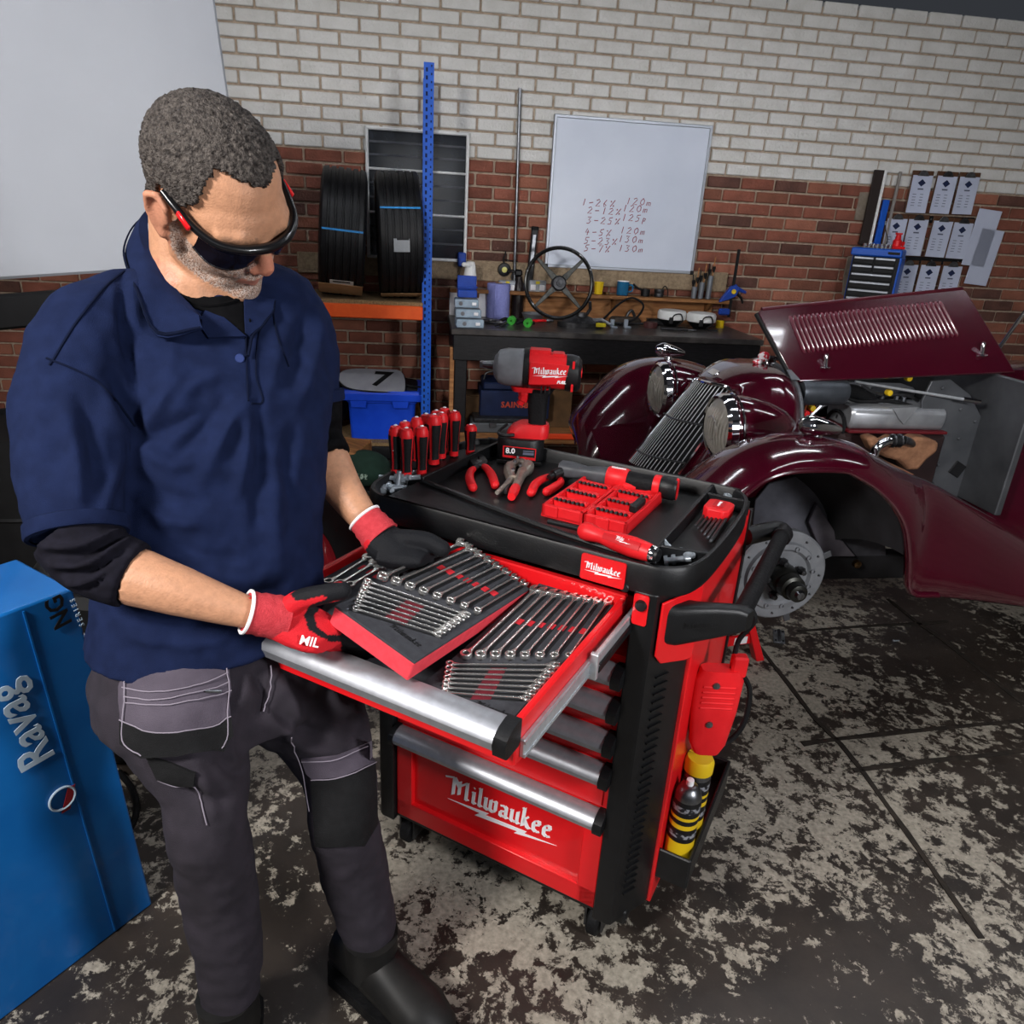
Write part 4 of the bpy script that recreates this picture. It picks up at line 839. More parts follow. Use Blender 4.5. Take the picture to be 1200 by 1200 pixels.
# work tray
out = [(-1.10, 1.403), (-.9, 1.402), (-.6, 1.402), (-.40, 1.403), (-.345, 1.415), (-.305, 1.455), (-.285, 1.53), (-.277, 1.65), (-.275, 1.78), (-.279, 1.90), (-.294, 1.985), (-.33, 2.03), (-.40, 2.05)]
outl = [Vector((x, y, 0)) for x, y in out]+[Vector((2*CX-x, y, 0)) for x, y in out[::-1][:-1]]
outl = [p for i, p in enumerate(outl)]
sm = []
for p in spline(outl, 4, True): sm.append(p)
ctr = Vector((CX, 1.73, 0))
def ring(scale, z): return [Vector((ctr.x+(p.x-ctr.x)*(1-scale/.46), ctr.y+(p.y-ctr.y)*(1-scale/.32), z)) for p in sm]
mb = MB(); mb.loft([ring(.03, .925), ring(.004, .93), ring(0, .94), ring(0, .994), ring(.003, 1.0), ring(.011, 1.0), ring(.014, .994), ring(.016, .955), ring(.03, .952)])
wt = cp('work_tray', mb, BLK)
def tp(n, mb, m=BLK, **k): return part(n, mb, m, wt, space=CAB, **k)
tp('tray_floor', MB().prism([(p.x, p.y) for p in ring(.01, 0)], .02, T(0, 0, .94)))
def wall_(x0, y0, x1, y1, z0, z1, th): 
    a = Vector((x0, y0, 0)); b_ = Vector((x1, y1, 0)); d_ = (b_-a).normalized(); n_ = Vector((-d_.y, d_.x, 0))*th/2
    return MB().prism([((a+n_).x, (a+n_).y), ((a-n_).x, (a-n_).y), ((b_-n_).x, (b_-n_).y), ((b_+n_).x, (b_+n_).y)], z1-z0, T(0, 0, z0))
tp('pocket_divider', wall_(-.405, 1.5, -.405, 2.04, .955, .998, .01), bevel=.002); tp('pocket_divider', wall_(-1.105, 1.59, -1.105, 2.04, .955, .998, .012), bevel=.002)
tp('cross_divider', wall_(-.405, 1.535, -.285, 1.56, .955, .997, .01), bevel=.002); tp('cross_divider', wall_(-.405, 1.965, -.285, 1.965, .955, .996, .01), bevel=.002)
lip = spline([Vector(p) for p in ((-1.112, 1.60, 0), (-1.06, 1.585, 0), (-.95, 1.56, 0), (-.8, 1.525, 0), (-.62, 1.49, 0), (-.44, 1.465, 0), (-.41, 1.44, 0))], 5)
poly = [(-1.125, 1.412), (-.412, 1.412)]+[(p.x, p.y) for p in lip[::-1]]+[(-1.125, 1.6)]
tp('front_ledge', MB().prism(poly, .020, T(0, 0, .957)), bevel=.004); tp('ledge_lip', MB().tube([Vector((p.x, p.y, .984)) for p in lip], .0075, 8))
tp('driver_block', MB().prism([(-1.112, 1.6), (-1.112, 2.02), (-1.15, 2.02), (-1.178, 1.95), (-1.182, 1.7), (-1.17, 1.6)], .03, T(0, 0, .955)), bevel=.003)
tp('screw_head', MB().lathe([(0, .004), (.009, .003), (.011, 0)], o=(-.432, 1.402, .935), ax=(0, -1, 0), seg=14))
bx = cY(672+11.5, 667, 1.402); 
b0, b1 = cY(681, 664, 1.40), cY(733, 674, 1.40)
bd = cp('brand_badge', MB().prism(rrect(b1.x-b0.x, .062, .005), .005, T((b0.x+b1.x)/2, 1.402, (b0.z+b1.z)/2) @ RX(PI/2)), RED)
part('brand_lettering', brand_mb((b1.x-b0.x)*.84, T((b0.x+b1.x)/2, 1.3965, (b0.z+b1.z)/2+.004) @ RX(PI/2), .0008), WHT, bd, space=CAB, smooth=0)
lk = cY(752, 704, 1.403); cp('lock_plate', MB().prism(rrect(.034, .075, .006), .004, T(-.39, 1.404, .893) @ RX(PI/2)), RED); cp('lock_barrel', MB().lathe([(0, .008), (.011, .008), (.013, .004), (.014, -.002)], o=(-.389, 1.40, .905), ax=(0, -1, 0), seg=20), BLK)
# push handle on the right side
dv = Vector((.055, .115, 0)).normalized(); n_ = Vector((dv.y, -dv.x, 0))
def bsec(c_, w_, h_, ax): return [Vector(c_)+ax*x+Vector((0, 0, z)) for x, z in rrect(w_, h_, min(w_, h_)*.25, 3)]
mb = MB(); mb.loft([bsec((-.325, 1.47, .852), .085, .10, dv), bsec((-.30, 1.475, .852), .085, .10, dv), bsec((-.235, 1.52, .858), .055, .08, Vector((.3, 1, 0)).normalized()), bsec((-.195, 1.545, .862), .05, .064, Vector((.3, 1, 0)).normalized()), bsec((-.178, 1.55, .862), .035, .045, Vector((.3, 1, 0)).normalized())])
hd = cp('push_handle', mb, BLK)
part('grip_tube', MB().cyl((-.2, 1.55, .868), (-.2, 2.10, .868), .0215), RUB, hd, space=CAB)
part('rear_bracket', MB().tube(spline([(-.2, 2.08, .868), (-.2, 2.12, .868), (-.225, 2.13, .868), (-.29, 2.03, .868)]), [.027]*25, 12), BLK, hd, space=CAB)
part('embossed_mark', brand_mb(.075, frame(Vector((-.262, 1.464, .862)), Vector((.75, .5, .05)), Vector((0, 0, 1))), .0008, bolt=False), MATS['black_plastic'], hd, space=CAB, smooth=0)
# castors
for x in (-1.06, -.42):
    for y in (1.5, 1.95):
        cs = cp('castor', MB().tube([(x, y, -.09), (x, y, -.11)], [.04, .03], 14).box((x-.025, y-.01, -.135), (.006, .06, .07)).box((x+.025, y-.01, -.135), (.006, .06, .07)), DSTL)
        part('castor_wheel', MB().lathe([(.0, -.018), (.04, -.018), (.048, -.012), (.048, .012), (.04, .018), (0, .018)], o=(x, y-.015, -.15), ax=(1, 0, 0), seg=24), RUB, cs, space=CAB)
# side can tray
cp('side_can_tray', MB().box((-.25, 1.78, .03), (.09, .46, .012), b=.003).box((-.208, 1.78, .07), (.01, .46, .1), b=.003).box((-.25, 1.552, .07), (.09, .01, .1), b=.003).box((-.25, 2.005, .07), (.09, .01, .1), b=.003), BLK)
for y, h_, lab, col in ((1.61, .235, 'black aerosol can with silver dome in front in the cabinet side tray', 0), (1.70, .24, 'black aerosol can with yellow spray cap behind the silver-domed one', 1)):
    t = thing('aerosol_can', lab, 'spray can', CAB @ T(-.252, y, .037) @ RZ(R(-20)))
    part('can_body', MB().lathe([(0, 0), (.036, 0), (.038, .005), (.038, h_), (.036, h_+.004)], seg=28), BLK, t)
    part('yellow_band', MB().lathe([(.0384, .03), (.0384, .105)], seg=28, cap=False), YEL, t); part('yellow_band', MB().lathe([(.0384, h_-.085), (.0384, h_-.07)], seg=28, cap=False), YEL, t); part('yellow_band', MB().lathe([(.0384, h_-.055), (.0384, h_-.045)], seg=28, cap=False), YEL, t)
    part('label_print', MB().lathe([(.0385, h_-.03), (.0385, h_-.012)], seg=28, cap=False).lathe([(.0385, .12), (.0385, .135)], seg=28, cap=False), pm('grey_print', '8a8c92', '202024', 90, lo=.45, hi=.55, rough=.5), t)
    part('dome', MB().lathe([(.037, h_+.002), (.034, h_+.018), (.024, h_+.034), (.014, h_+.04)], seg=28, cap=True), STL, t)
    if col: part('spray_cap', MB().lathe([(.03, h_+.012), (.04, h_+.02), (.04, h_+.05), (.034, h_+.062), (0, h_+.064)], seg=24), YEL, t)
    else: part('nozzle', MB().lathe([(.01, h_+.038), (.01, h_+.055), (0, h_+.057)], seg=14), WHT, t)
# red power tool hanging on the side panel
q = cX(812, 860, -.25)
t = thing('red_power_tool', 'red ribbed tool housing with black flex hanging on the cabinet side', 'power tool', CAB @ T(-.24, 1.68, .51) @ RZ(R(-62)))
mb = MB(); mb.loft([[Vector((x*.022, y*s_*.06, z)) for x, y in rrect(2, 2, .6)] for z, s_ in ((-.13, .55), (-.1, .8), (0, 1), (.1, 1.05), (.13, .8))]); part('housing', mb, REDP, t)
for k in range(5): part('vent_rib', MB().box((.021, 0, .02+.016*k), (.006, .085, .006), b=.002), REDP, t)
for z in (.09, -.03): part('fixing_screw', MB().lathe([(0, .006), (.009, .005), (.01, 0)], o=(.021, -.01, z), ax=(1, 0, 0), seg=12), STL, t)
part('side_hook', MB().box((.0, .045, .14), (.03, .04, .06), b=.005), REDP, t)
part('flex', MB().tube(spline([(-.0, .03, .13), (-.02, .04, .2), (-.02, .07, .26), (-.02, .05, .31), (-.02, .06, .36)]), .007, 8), RUB, t)
part('flex', MB().tube(spline([(-.0, .055, .12), (-.01, .09, .06), (-.01, .095, -.03), (-.01, .075, -.09), (-.0, .03, -.12)]), .007, 8), RUB, t)
# ================================================================== foam trays and wrenches
FOAM = pm('black_foam', '34353a', '3c3d42', 60, rough=.85, bump=.25, bscale=500); RFOAM = pm('red_foam', 'e04450', 'd63c48', 60, rough=.85, bump=.25, bscale=500)
DRED = pm('dark_red_recess', '5a1420', '6a1824', 40, rough=.9)
FRT = CAB @ T(-.644, .936, .879)           # right tray in the drawer: local x across, y deep, z = 0 at its top
FLT = CAB @ T(-1.074, .936, .879)
N_, L_, R_ = at(485, 775, 1.2818), at(393, 709, 1.3388), at(618, 690, 1.6957)
FHT = frame(L_, N_-L_, R_-N_)
FW, FL_ = .188, .478
def tray_plane(Fm): return lambda u, v: Fm.inverted() @ onp(u, v, Fm.translation, Fm.to_3x3() @ Vector((0, 0, 1)))
TR, TH, TL_ = tray_plane(FRT), tray_plane(FHT), tray_plane(FLT)
def foam(lab, Fm, nm='foam_tray'):
    t = thing(nm, lab, 'foam tray', Fm)
    part('red_base', MB().box((FW/2, FL_/2, -.024), (FW, FL_, .038), b=.002), RFOAM, t, label='red foam underside')
    part('black_top', MB().box((FW/2, FL_/2, -.0025), (FW, FL_, .005), b=.001), FOAM, t)
    return t
def wrench_mb(Ln, k=1):
    """combination wrench along +y: ratchet ring at 0, open jaw at Ln"""
    mb = MB(); rr = .0115*k; th = .0055*k
    mb.lathe([(rr*.55, -th), (rr, -th), (rr, th), (rr*.55, th), (rr*.55, -th)], seg=20, cap=False)
    w0, w1 = rr*.5, rr*.27
    mb.loft([[Vector((x*w_, y, z*t_)) for x, z in ((-1, 0), (-.6, -1), (.6, -1), (1, 0), (.6, 1), (-.6, 1))] for y, w_, t_ in ((rr*.8, rr*.62, th*.8), (rr*1.8, rr*.42, th*.6), (rr*2.6, w1, th*.5), (Ln*.5, w1, th*.5), (Ln-rr*2.4, w1, th*.5), (Ln-rr*1.3, rr*.75, th*.8))])
    j = [(-rr*.5, -rr*1.4), (rr*.5, -rr*1.4), (rr*1.15, -rr*.5), (rr*1.2, rr*.3), (rr*.85, rr*1.0), (rr*.5, rr*.9), (rr*.45, -.15*rr), (0, -rr*.45), (-rr*.35, 0), (-rr*.35, rr*.9), (-rr*.7, rr*.95), (-rr*1.1, rr*.3), (-rr*1.1, -rr*.5)]
    mb.prism(j, th*1.7, T(0, Ln, -th*.85) @ RZ(R(-15))); return mb
WCH = pm('polished_wrench', 'e8e6e2', 'd8d6d2', 60, rough=.24, metal=.9)
def lay(Fm, P, Q, k, lab, grp, z=.0035):
    d_ = Q-P; Ln = math.hypot(d_.x, d_.y); Mx = Fm @ T(P.x, P.y, z) @ RZ(math.atan2(d_.y, d_.x)-PI/2)
    return single('combination_wrench', wrench_mb(Ln, k), WCH, lab, 'wrench', Mx, grp, bevel=.0012, smooth=50)
ORD = ['leftmost', 'second from left', 'third from left', 'fourth from left', 'fifth from left', 'third from right', 'second from right', 'rightmost']
ORV = ['topmost', 'second', 'third', 'fourth', 'fifth', 'sixth', 'lowest']
def lerp(a, b, t): return (a[0]+(b[0]-a[0])*t, a[1]+(b[1]-a[1])*t)
def fill(Fm, pl, t, where, long_, win, short, swin, mark, n_s):
    for i in range(8):
        f_ = i/7; P, Q = pl(*lerp(long_[0], long_[1], f_)), pl(*lerp(long_[2], long_[3], f_))
        # dark cut-out below and beside each wrench
        d_ = (Q-P); d_.z = 0; a_ = math.atan2(d_.y, d_.x)-PI/2; ln = d_.length
        part('cutout', MB().prism(rrect(.009, ln+.03, .004, 3, 0, ln/2), .0008, T(P.x+.004, P.y, .0) @ RZ(a_)), BLKM, t, smooth=0)
        lay(Fm, P, Q, 1.05-.3*f_, '%s of the eight long chrome wrenches in the %s' % (ORD[i], where), 'long wrenches in the '+where)
        if i < 7:
            m_ = pl(*lerp(win[0], win[1], (i+.5)/7)); part('finger_notch', MB().box((m_.x, m_.y, .0006), (.013, .022, .0012)), pm('bright_red_foam', 'c8202c', 'b81c28', 60, rough=.85), t, smooth=0)
    for i in range(n_s):
        f_ = i/(n_s-1); P, Q = pl(*lerp(short[0], short[1], f_)), pl(*lerp(short[2], short[3], f_))
        d_ = (Q-P); d_.z = 0; a_ = math.atan2(d_.y, d_.x)-PI/2; ln = d_.length
        part('cutout', MB().prism(rrect(.005, ln+.02, .002, 3, 0, ln/2), .0006, T(P.x+.001, P.y-.004, 0) @ RZ(a_)), BLKM, t, smooth=0)
        lay(Fm, P, Q, .72-.12*f_, '%s of the short chrome wrenches across the near end of the %s' % (ORV[i] if i < n_s-1 else 'lowest', where), 'short wrenches in the '+where)
    q = [pl(*p) for p in swin]; part('label_recess', MB().prism([(p.x, p.y) for p in q], .0005, T(0, 0, .0002)), DRED, t, smooth=0)
    m_ = pl(*mark); part('embossed_mark', brand_mb(.075, T(m_.x, m_.y, 0), .0007, bolt=False), BLKM, t, smooth=0)
ht = foam('red and black foam wrench tray lifted in the mans gloved hands', FHT)
fill(FHT, TH, ht, 'held foam tray', ((448, 677), (559, 717), (541, 637), (614, 684)), ((512, 663), (584, 698)), ((430, 683), (416, 715), (546, 722), (513, 745)), ((476, 704), (497, 711), (474, 733), (450, 724)), (475, 745), 7)
rt_ = foam('black foam wrench tray lying in the right of the open drawer', FRT)
fill(FRT, TR, rt_, 'drawer foam tray', ((546, 769), (667, 770), (628, 692), (712, 707)), ((603, 728), (690, 741)), ((527, 780), (521, 813), (651, 781), (618, 820)), ((575, 783), (594, 783), (575, 820), (551, 820)), (578, 832), 7)
lt_ = foam('black foam tray with long tools in the left of the open drawer', FLT)
for i, (a, b_) in enumerate((((385, 684), (432, 654)), ((398, 686), (440, 660)), ((410, 688), (446, 666)))):
    P, Q = TL_(*a), TL_(*b_); lay(FLT, P, Q, 1.1, '%s long chrome wrench in the left foam tray near the red rim' % ('first', 'second', 'third')[i], 'wrenches in the left foam tray')
    m_ = TL_(*lerp(a, b_, .7)); part('finger_notch', MB().box((m_.x+.02, m_.y, .0006), (.016, .024, .0012)), MATS['bright_red_foam'], lt_, smooth=0)
lm_ = single('drawer_liner', MB().box((-.76, 1.17, .834), (.22, .47, .012), b=.003), FOAM, 'thin black foam liner under the lifted tray in the drawer', 'liner', I4, space=CAB)
# ================================================================== tools on the work tray
ZT = .9605
def on(u, v, z=ZT): return cz(u, v, z)
def tool(name, lab, cat, u, v, u2, v2, z=ZT, grp=None):
    """frame at (u,v) with x towards (u2,v2), lying on the tray"""
    a, b_ = on(u, v, z), on(u2, v2, z); d_ = b_-a; ln = d_.length
    return thing(name, lab, cat, CAB @ T(a) @ RZ(math.atan2(d_.y, d_.x)), grp), ln
# screwdrivers
DR = [(463.5, 498, .0), (476.5, 501, 0), (494.5, 499, 0), (509, 485, .01), (518, 483, 0), (533, 481, 0), (474.5, 493, 0), (487, 488, 0), (497.5, 484, 0), (509.5, 480, .0), (520, 477, .0), (551.5, 497, -.05)]
DLAB = ['front row leftmost', 'front row second from left', 'front row third from left', 'fat one in the middle of the front row', 'slim one right of the fat middle one', 'tall one at the right of the front row', 'back row leftmost', 'back row second from left', 'back row third from left', 'back row behind the fat middle one', 'back row rightmost', 'short stubby one standing apart at the right end']
for i, (u, v, dz_) in enumerate(DR):
    zt = 1.13+dz_; p = cz(u, v, zt); st = i == 11; hh = .137+dz_*.9; k = 1.35 if i == 3 else 1.15
    p.y = min(p.y, 2.0); p.x = min(max(p.x, -1.2), -1.12) if not st else -1.13
    t = thing('screwdriver', 'upright red and black handled screwdriver, %s' % DLAB[i], 'screwdriver', CAB @ T(p.x, p.y, zt-hh) @ RZ(R(random.uniform(-12, 12)+22)), 'screwdrivers in the tray edge')
    pr = [(.0, 0), (.011*k, 0), (.0125*k, .008), (.0115*k, .03), (.0135*k, hh*.5), (.0165*k, hh*.78), (.0165*k, hh*.88), (.012*k, hh*.97), (0, hh)]
    part('grip', MB().lathe(pr, seg=20), REDP, t)
    for a0 in (200, 300, 60):
        rows = [[Vector((math.cos(aa)*(r+.0012), math.sin(aa)*(r+.0012), h_)) for aa in np.linspace(R(a0-36), R(a0+36), 6)] for r, h_ in ((.0128*k, .012), (.0122*k, .03), (.0142*k, hh*.5), (.0166*k, hh*.74), (.0166*k, hh*.8))]
        part('soft_pad', MB().sheet(rows, .0012), RUB, t)
    part('blade', MB().cyl((0, 0, -.035), (0, 0, .004), .004, seg=10), STL, t); part('collar', MB().cyl((0, 0, -.004), (0, 0, .004), .0125*k, seg=16), REDP, t)
    part('end_dot', MB().lathe([(.006, hh*.994), (.004, hh+.0012), (0, hh+.0015)], seg=10), WHT, t)
    if i == 0: part('brand_lettering', text_mb('MIL', .013, .0006, .0004, fr=T(.0, -.0148, hh*.55) @ RX(PI/2) @ RZ(PI/2)), WHT, t)
# bolts in the left corner
def bolt(lab, grp, Mx, ln=.05, r=.006):
    t = thing('hex_bolt', lab, 'bolt', Mx, grp); part('shank', MB().cyl((0, 0, 0), (ln, 0, 0), r, seg=12), ZINC, t); part('hex_head', MB().lathe([(0, -.009), (r*1.8, -.009), (r*1.95, -.006), (r*1.95, 0), (0, 0)], ax=(1, 0, 0), seg=6), ZINC, t, smooth=0)
BLAB = ['head to the left at the front', 'lying crosswise near the front', 'standing upright in the middle', 'slanting over its right side', 'in the middle of the back', 'at the back left', 'rightmost of the heap', 'nearest the front left rim', 'under the upright bolt', 'leaning on the back left rim', 'at the back right beside the screwdrivers', 'leftmost against the rim']
BL_ = [(447, 566, 20, 0), (455, 570, -40, .0), (466, 570, 90, .25), (474, 567, 25, .02), (462, 561, -20, .01), (452, 561, 70, .02), (470, 563, 150, .015), (443, 572, 130, 0), (459, 566, 200, .014), (448, 558, -70, 0), (467, 556, 10, .01), (437, 568, 45, 0)]
for i, (u, v, a, t_) in enumerate(BL_):
    p = cz(u, v, ZT+.012); up = i == 2
    p.x = max(p.x, -1.172); bolt('zinc hex bolt in the tray left corner heap, %s' % BLAB[i], 'zinc bolts in the left corner', CAB @ T(p.x, p.y, ZT+.010+(.018 if i in (3, 4, 6, 8, 10) else 0)) @ RZ(R(a)) @ RY(R(-80 if up else random.uniform(-12, 4))), .045, .0068)
for i, (u, v, a) in enumerate(((776, 648, 80), (783, 656, 20), (792, 655, 10), (799, 653, -30), (786, 650, 140))):
    p = cz(u, v, ZT+.012); bolt('zinc bolt in the front right tray pocket, %s' % ('closest to the big red screwdriver', 'second from the screwdriver', 'in the middle of the pocket', 'rightmost at the pocket tip', 'lying across the top')[i], 'zinc bolts in the right front pocket', CAB @ T(min(p.x, -.33), max(p.y, 1.45), ZT+.010+.012*(i > 2)) @ RZ(R(a)) @ RY(R(-15)), .035, .007)
for i, (u, v) in enumerate(((855, 577), (861, 573), (866, 577), (871, 579), (868, 574), (875, 582))):
    p = cz(u, v, ZT+.012); t = single('hex_nut', MB().lathe([(.007, -.006), (.013, -.006), (.013, .006), (.007, .006), (.007, -.006)], seg=6, cap=False), ZINC, 'zinc nut in the back right tray pocket, %s' % ('leftmost', 'second from the left', 'third from the left', 'rightmost', 'behind the middle ones', 'frontmost')[i], 'nut', CAB @ T(min(p.x, -.31), min(max(p.y, 1.985), 2.02), ZT+.008+.009*(i % 2)) @ RY(R(30*(i % 3)-20)), 'zinc nuts in the back pocket', smooth=0, bevel=.001)
# combination pliers
def bar(mb, pts, r, flat=.7): return mb.tube(spline(pts, 5), r, 10, flat=1)
def pliers(nm, lab, u, v, h1, h2, jaw, dark=DSTL):
    a = on(u, v); t = thing(nm, lab, 'pliers', CAB @ T(a.x, a.y, ZT+.014)); inv = W[t].inverted()
    def lp(q, z=.0): b_ = on(*q); return Vector((b_.x-a.x, b_.y-a.y, z))
    J = lp(jaw); d_ = J.normalized(); s_ = Vector((-d_.y, d_.x, 0))
    for sg in (-1, 1):
        part('jaw', MB().loft([[d_*x+s_*(sg*.0015)+s_*(sg*w_*k_[0])+Vector((0, 0, h_*k_[1])) for k_ in ((0, -1), (1, -1), (1, 1), (0, 1))] for x, w_, h_ in ((-.02, .02, .009), (.005, .026, .01), (J.length*.6, .02, .009), (J.length, .009, .006))]), dark, t, bevel=.002)
    part('pivot', MB().lathe([(0, .013), (.008, .0125), (.01, .009)], seg=14), STL, t)
    for hpts, sg in ((h1, 1), (h2, -1)):
        P = [Vector((0, 0, 0))-d_*.012]+[lp(q) for q in hpts]; sp = spline(P, 6)
        part('tang', MB().tube(sp[:7], .008, 10), dark, t); n_ = len(sp)-4
        part('handle', MB().tube(sp[4:], [.0095+.0035*math.sin(min(1, i/n_*1.2)*PI*.6) for i in range(n_)], 12), REDP, t); part('handle_end', MB().ell(sp[-1], (.012, .012, .012), nu=10, nv=6), REDP, t)
    return t
pliers('combination_pliers', 'red-handled combination pliers lying open near the battery', 561, 549, [(552, 557), (550, 566), (554, 577)], [(569, 553), (576, 562), (580, 574)], (559, 538))
pliers('side_cutters', 'red-handled cutters with dark jaws tucked under the ratchet', 655, 562, [(640, 565), (628, 572), (622, 583)], [(657, 570), (650, 576), (640, 582)], (668, 556))
# locking pliers
a = on(604, 562); t = thing('locking_pliers', 'nickel locking pliers with a red tipped lever beside the combination pliers', 'pliers', CAB @ T(a.x, a.y, ZT+.014))
def lq(u, v, z=0): b_ = on(u, v); return Vector((b_.x-a.x, b_.y-a.y, z))
NIK = pm('nickel', 'b0a69c', '968c82', 40, rough=.32, metal=.7)
part('upper_jaw', MB().tube(spline([lq(600, 568), lq(597, 560), lq(598, 552), lq(606, 546)], 5), [.016]*6+[.018]*5+[.012]*5, 10), NIK, t); part('lower_jaw', MB().tube(spline([lq(607, 566), lq(615, 558), lq(618, 551), lq(611, 546)], 5), [.014]*6+[.02]*5+[.012]*5, 10), NIK, t)
part('fixed_handle', MB().tube([lq(612, 558), lq(606, 572), lq(602, 582)], [.016, .013, .012], 12), NIK, t); part('release_lever', MB().tube([lq(600, 566), lq(592, 575), lq(582, 583)], [.012, .009, .006], 10), NIK, t); part('inner_lever', MB().tube([lq(600, 567), lq(594, 576), lq(592, 583)], [.006, .006, .004], 8), DSTL, t)
part('red_tip', MB().tube([lq(604, 577), lq(602, 581), lq(599, 588)], [.0135, .0145, .011], 12), REDP, t)
for q in ((603, 551), (609, 556), (601, 561), (606, 546)): part('rivet', MB().lathe([(0, .008), (.005, .006), (.006, 0)], o=lq(*q, .013), seg=10), STL, t)
# bit case
c0 = Vector((-.745, 1.615, ZT)); t = thing('bit_case', 'open bright red hinged bit case with black bits on the work tray', 'bit case', CAB @ T(c0) @ RZ(R(0)))
hw, dp, hh = .115, .29, .034
for k, x in enumerate((0, hw+.004)):
    mb = MB(); mb.box((x+hw/2, dp/2, .004), (hw, dp, .008)); 
    for c_, s_ in (((x+.005, dp/2, hh/2), (.01, dp, hh)), ((x+hw-.005, dp/2, hh/2), (.01, dp, hh)), ((x+hw/2, .006, hh/2), (hw, .012, hh)), ((x+hw/2, dp-.006, hh/2), (hw, .012, hh))): mb.box(c_, s_, b=.003)
    part('case_half', mb, REDP, t)
    for q in range(3): part('bit_rack', MB().box((x+hw/2, .06+.08*q, .024), (hw-.02, .022, .03), b=.003), REDP, t)
    for q in range(3):
        for j in range(7): part('bit', MB().cyl((x+.02+.0125*j, .066+.08*q, .03), (x+.02+.0125*j, .066+.08*q-.028, .04), .0042, seg=6), BLKM, t)
part('latch', MB().box((.03, -.003, .02), (.035, .008, .03), b=.002), REDP, t); part('latch', MB().box((hw+.055, -.003, .02), (.035, .008, .03), b=.002), REDP, t); part('black_holder', MB().box((hw+.1, .13, .038), (.022, .075, .022), b=.004), BLK, t)
for y in (.05, .24): part('hinge', MB().cyl((hw+.002, y-.02, .03), (hw+.002, y+.02, .03), .006, seg=10), REDP, t)
# cordless ratchet behind the case
a, b_ = cz(655, 548, 1.0), cz(789, 577, .99); d_ = b_-a; ln = math.hypot(d_.x, d_.y)
t = thing('cordless_ratchet', 'cordless ratchet with grey head, red collar and black grip behind the bit case', 'ratchet', CAB @ T(a.x, min(a.y, 1.945), ZT+.04) @ RZ(math.atan2(d_.y, d_.x)))
GM = pm('grey_cast', '4a4c50', '3e4044', 30, rough=.45)
def rsec(x, w_, h_, z=0): return [Vector((x, y, z+q)) for y, q in rrect(w_, h_, min(w_, h_)*.42, 4)]
part('head', MB().loft([rsec(0, .02, .03), rsec(.006, .05, .042), rsec(.035, .058, .044), rsec(.06, .05, .04), rsec(.085, .036, .036), rsec(.13, .05, .052), rsec(.15, .052, .054)]), GM, t)
part('anvil', MB().cyl((.025, 0, 0), (.0, -.045, -.01), .016, .014, seg=14).cyl((.0, -.045, -.01), (-.006, -.062, -.014), .009, seg=12), BLK, t)
part('collar', MB().loft([rsec(.15, .058, .058), rsec(.155, .064, .062), rsec(.205, .064, .062), rsec(.21, .06, .058)]), REDP, t)
part('trigger_paddle', MB().loft([rsec(.15, .03, .02, -.02), rsec(.21, .07, .03, -.012), rsec(.24, .05, .03, -.014)]), REDP, t)
part('grip', MB().loft([rsec(.205, .054, .054), rsec(.24, .05, .05), rsec(.29, .052, .052), rsec(.30, .052, .052)]), RUB, t)
part('tail_collar', MB().loft([rsec(.285, .058, .058), rsec(.3, .062, .06), rsec(.305, .06, .058)]), REDP, t); part('battery', MB().loft([rsec(.303, .056, .056), rsec(.31, .062, .062), rsec(.345, .064, .064), rsec(.352, .056, .056)]), BLK, t); part('battery_stripe', MB().loft([rsec(.347, .03, .065), rsec(.353, .03, .06)]), REDP, t)
part('brand_lettering', brand_mb(.044, T(.18, -.0, .0313), .001), WHT, t, smooth=0)
# big red-handled screwdriver across the ledge
a, b_ = cz(684, 622, 1.015), cz(772, 652, 1.015); d_ = b_-a; ln = d_.length
t = thing('strike_cap_screwdriver', 'big red handled screwdriver lying across the front ledge above the badge', 'screwdriver', CAB @ T(a.x, a.y, 1.016) @ RZ(math.atan2(d_.y, d_.x)))
part('grip', MB().lathe([(0, -.012), (.014, -.009), (.021, 0), (.022, .014), (.018, .035), (.0165, .05), (.022, .09), (.024, .13), (.0215, ln-.03), (.0195, ln-.018), (0, ln-.018)], ax=(1, 0, 0), seg=24), REDP, t); part('strike_cap', MB().lathe([(0, ln-.02), (.0195, ln-.02), (.02, ln-.014), (.018, ln-.006), (0, ln-.006)], ax=(1, 0, 0), seg=24), CHR, t); part('end_ring', MB().lathe([(.0, ln-.007), (.016, ln-.007), (.015, ln), (0, ln)], ax=(1, 0, 0), seg=20), BLK, t)
part('side_recess', MB().sheet([[Vector((x, -math.cos(aa)*(r+.0006), math.sin(aa)*(r+.0006))) for aa in np.linspace(R(15), R(60), 5)] for x, r in ((.06, .0178), (.08, .0205), (.1, .0225), (.12, .0237), (.14, .0238), (.155, .0233))], .001), pm('deep_red_plastic', 'b8141c', rough=.5), t)
part('brand_lettering', brand_mb(.042, T(.115, -.0165, .0172) @ RX(R(44)), .001), WHT, t, smooth=0); part('blade', MB().cyl((-.1, 0, -.008), (-.01, 0, 0), .006, seg=10), BLK, t)
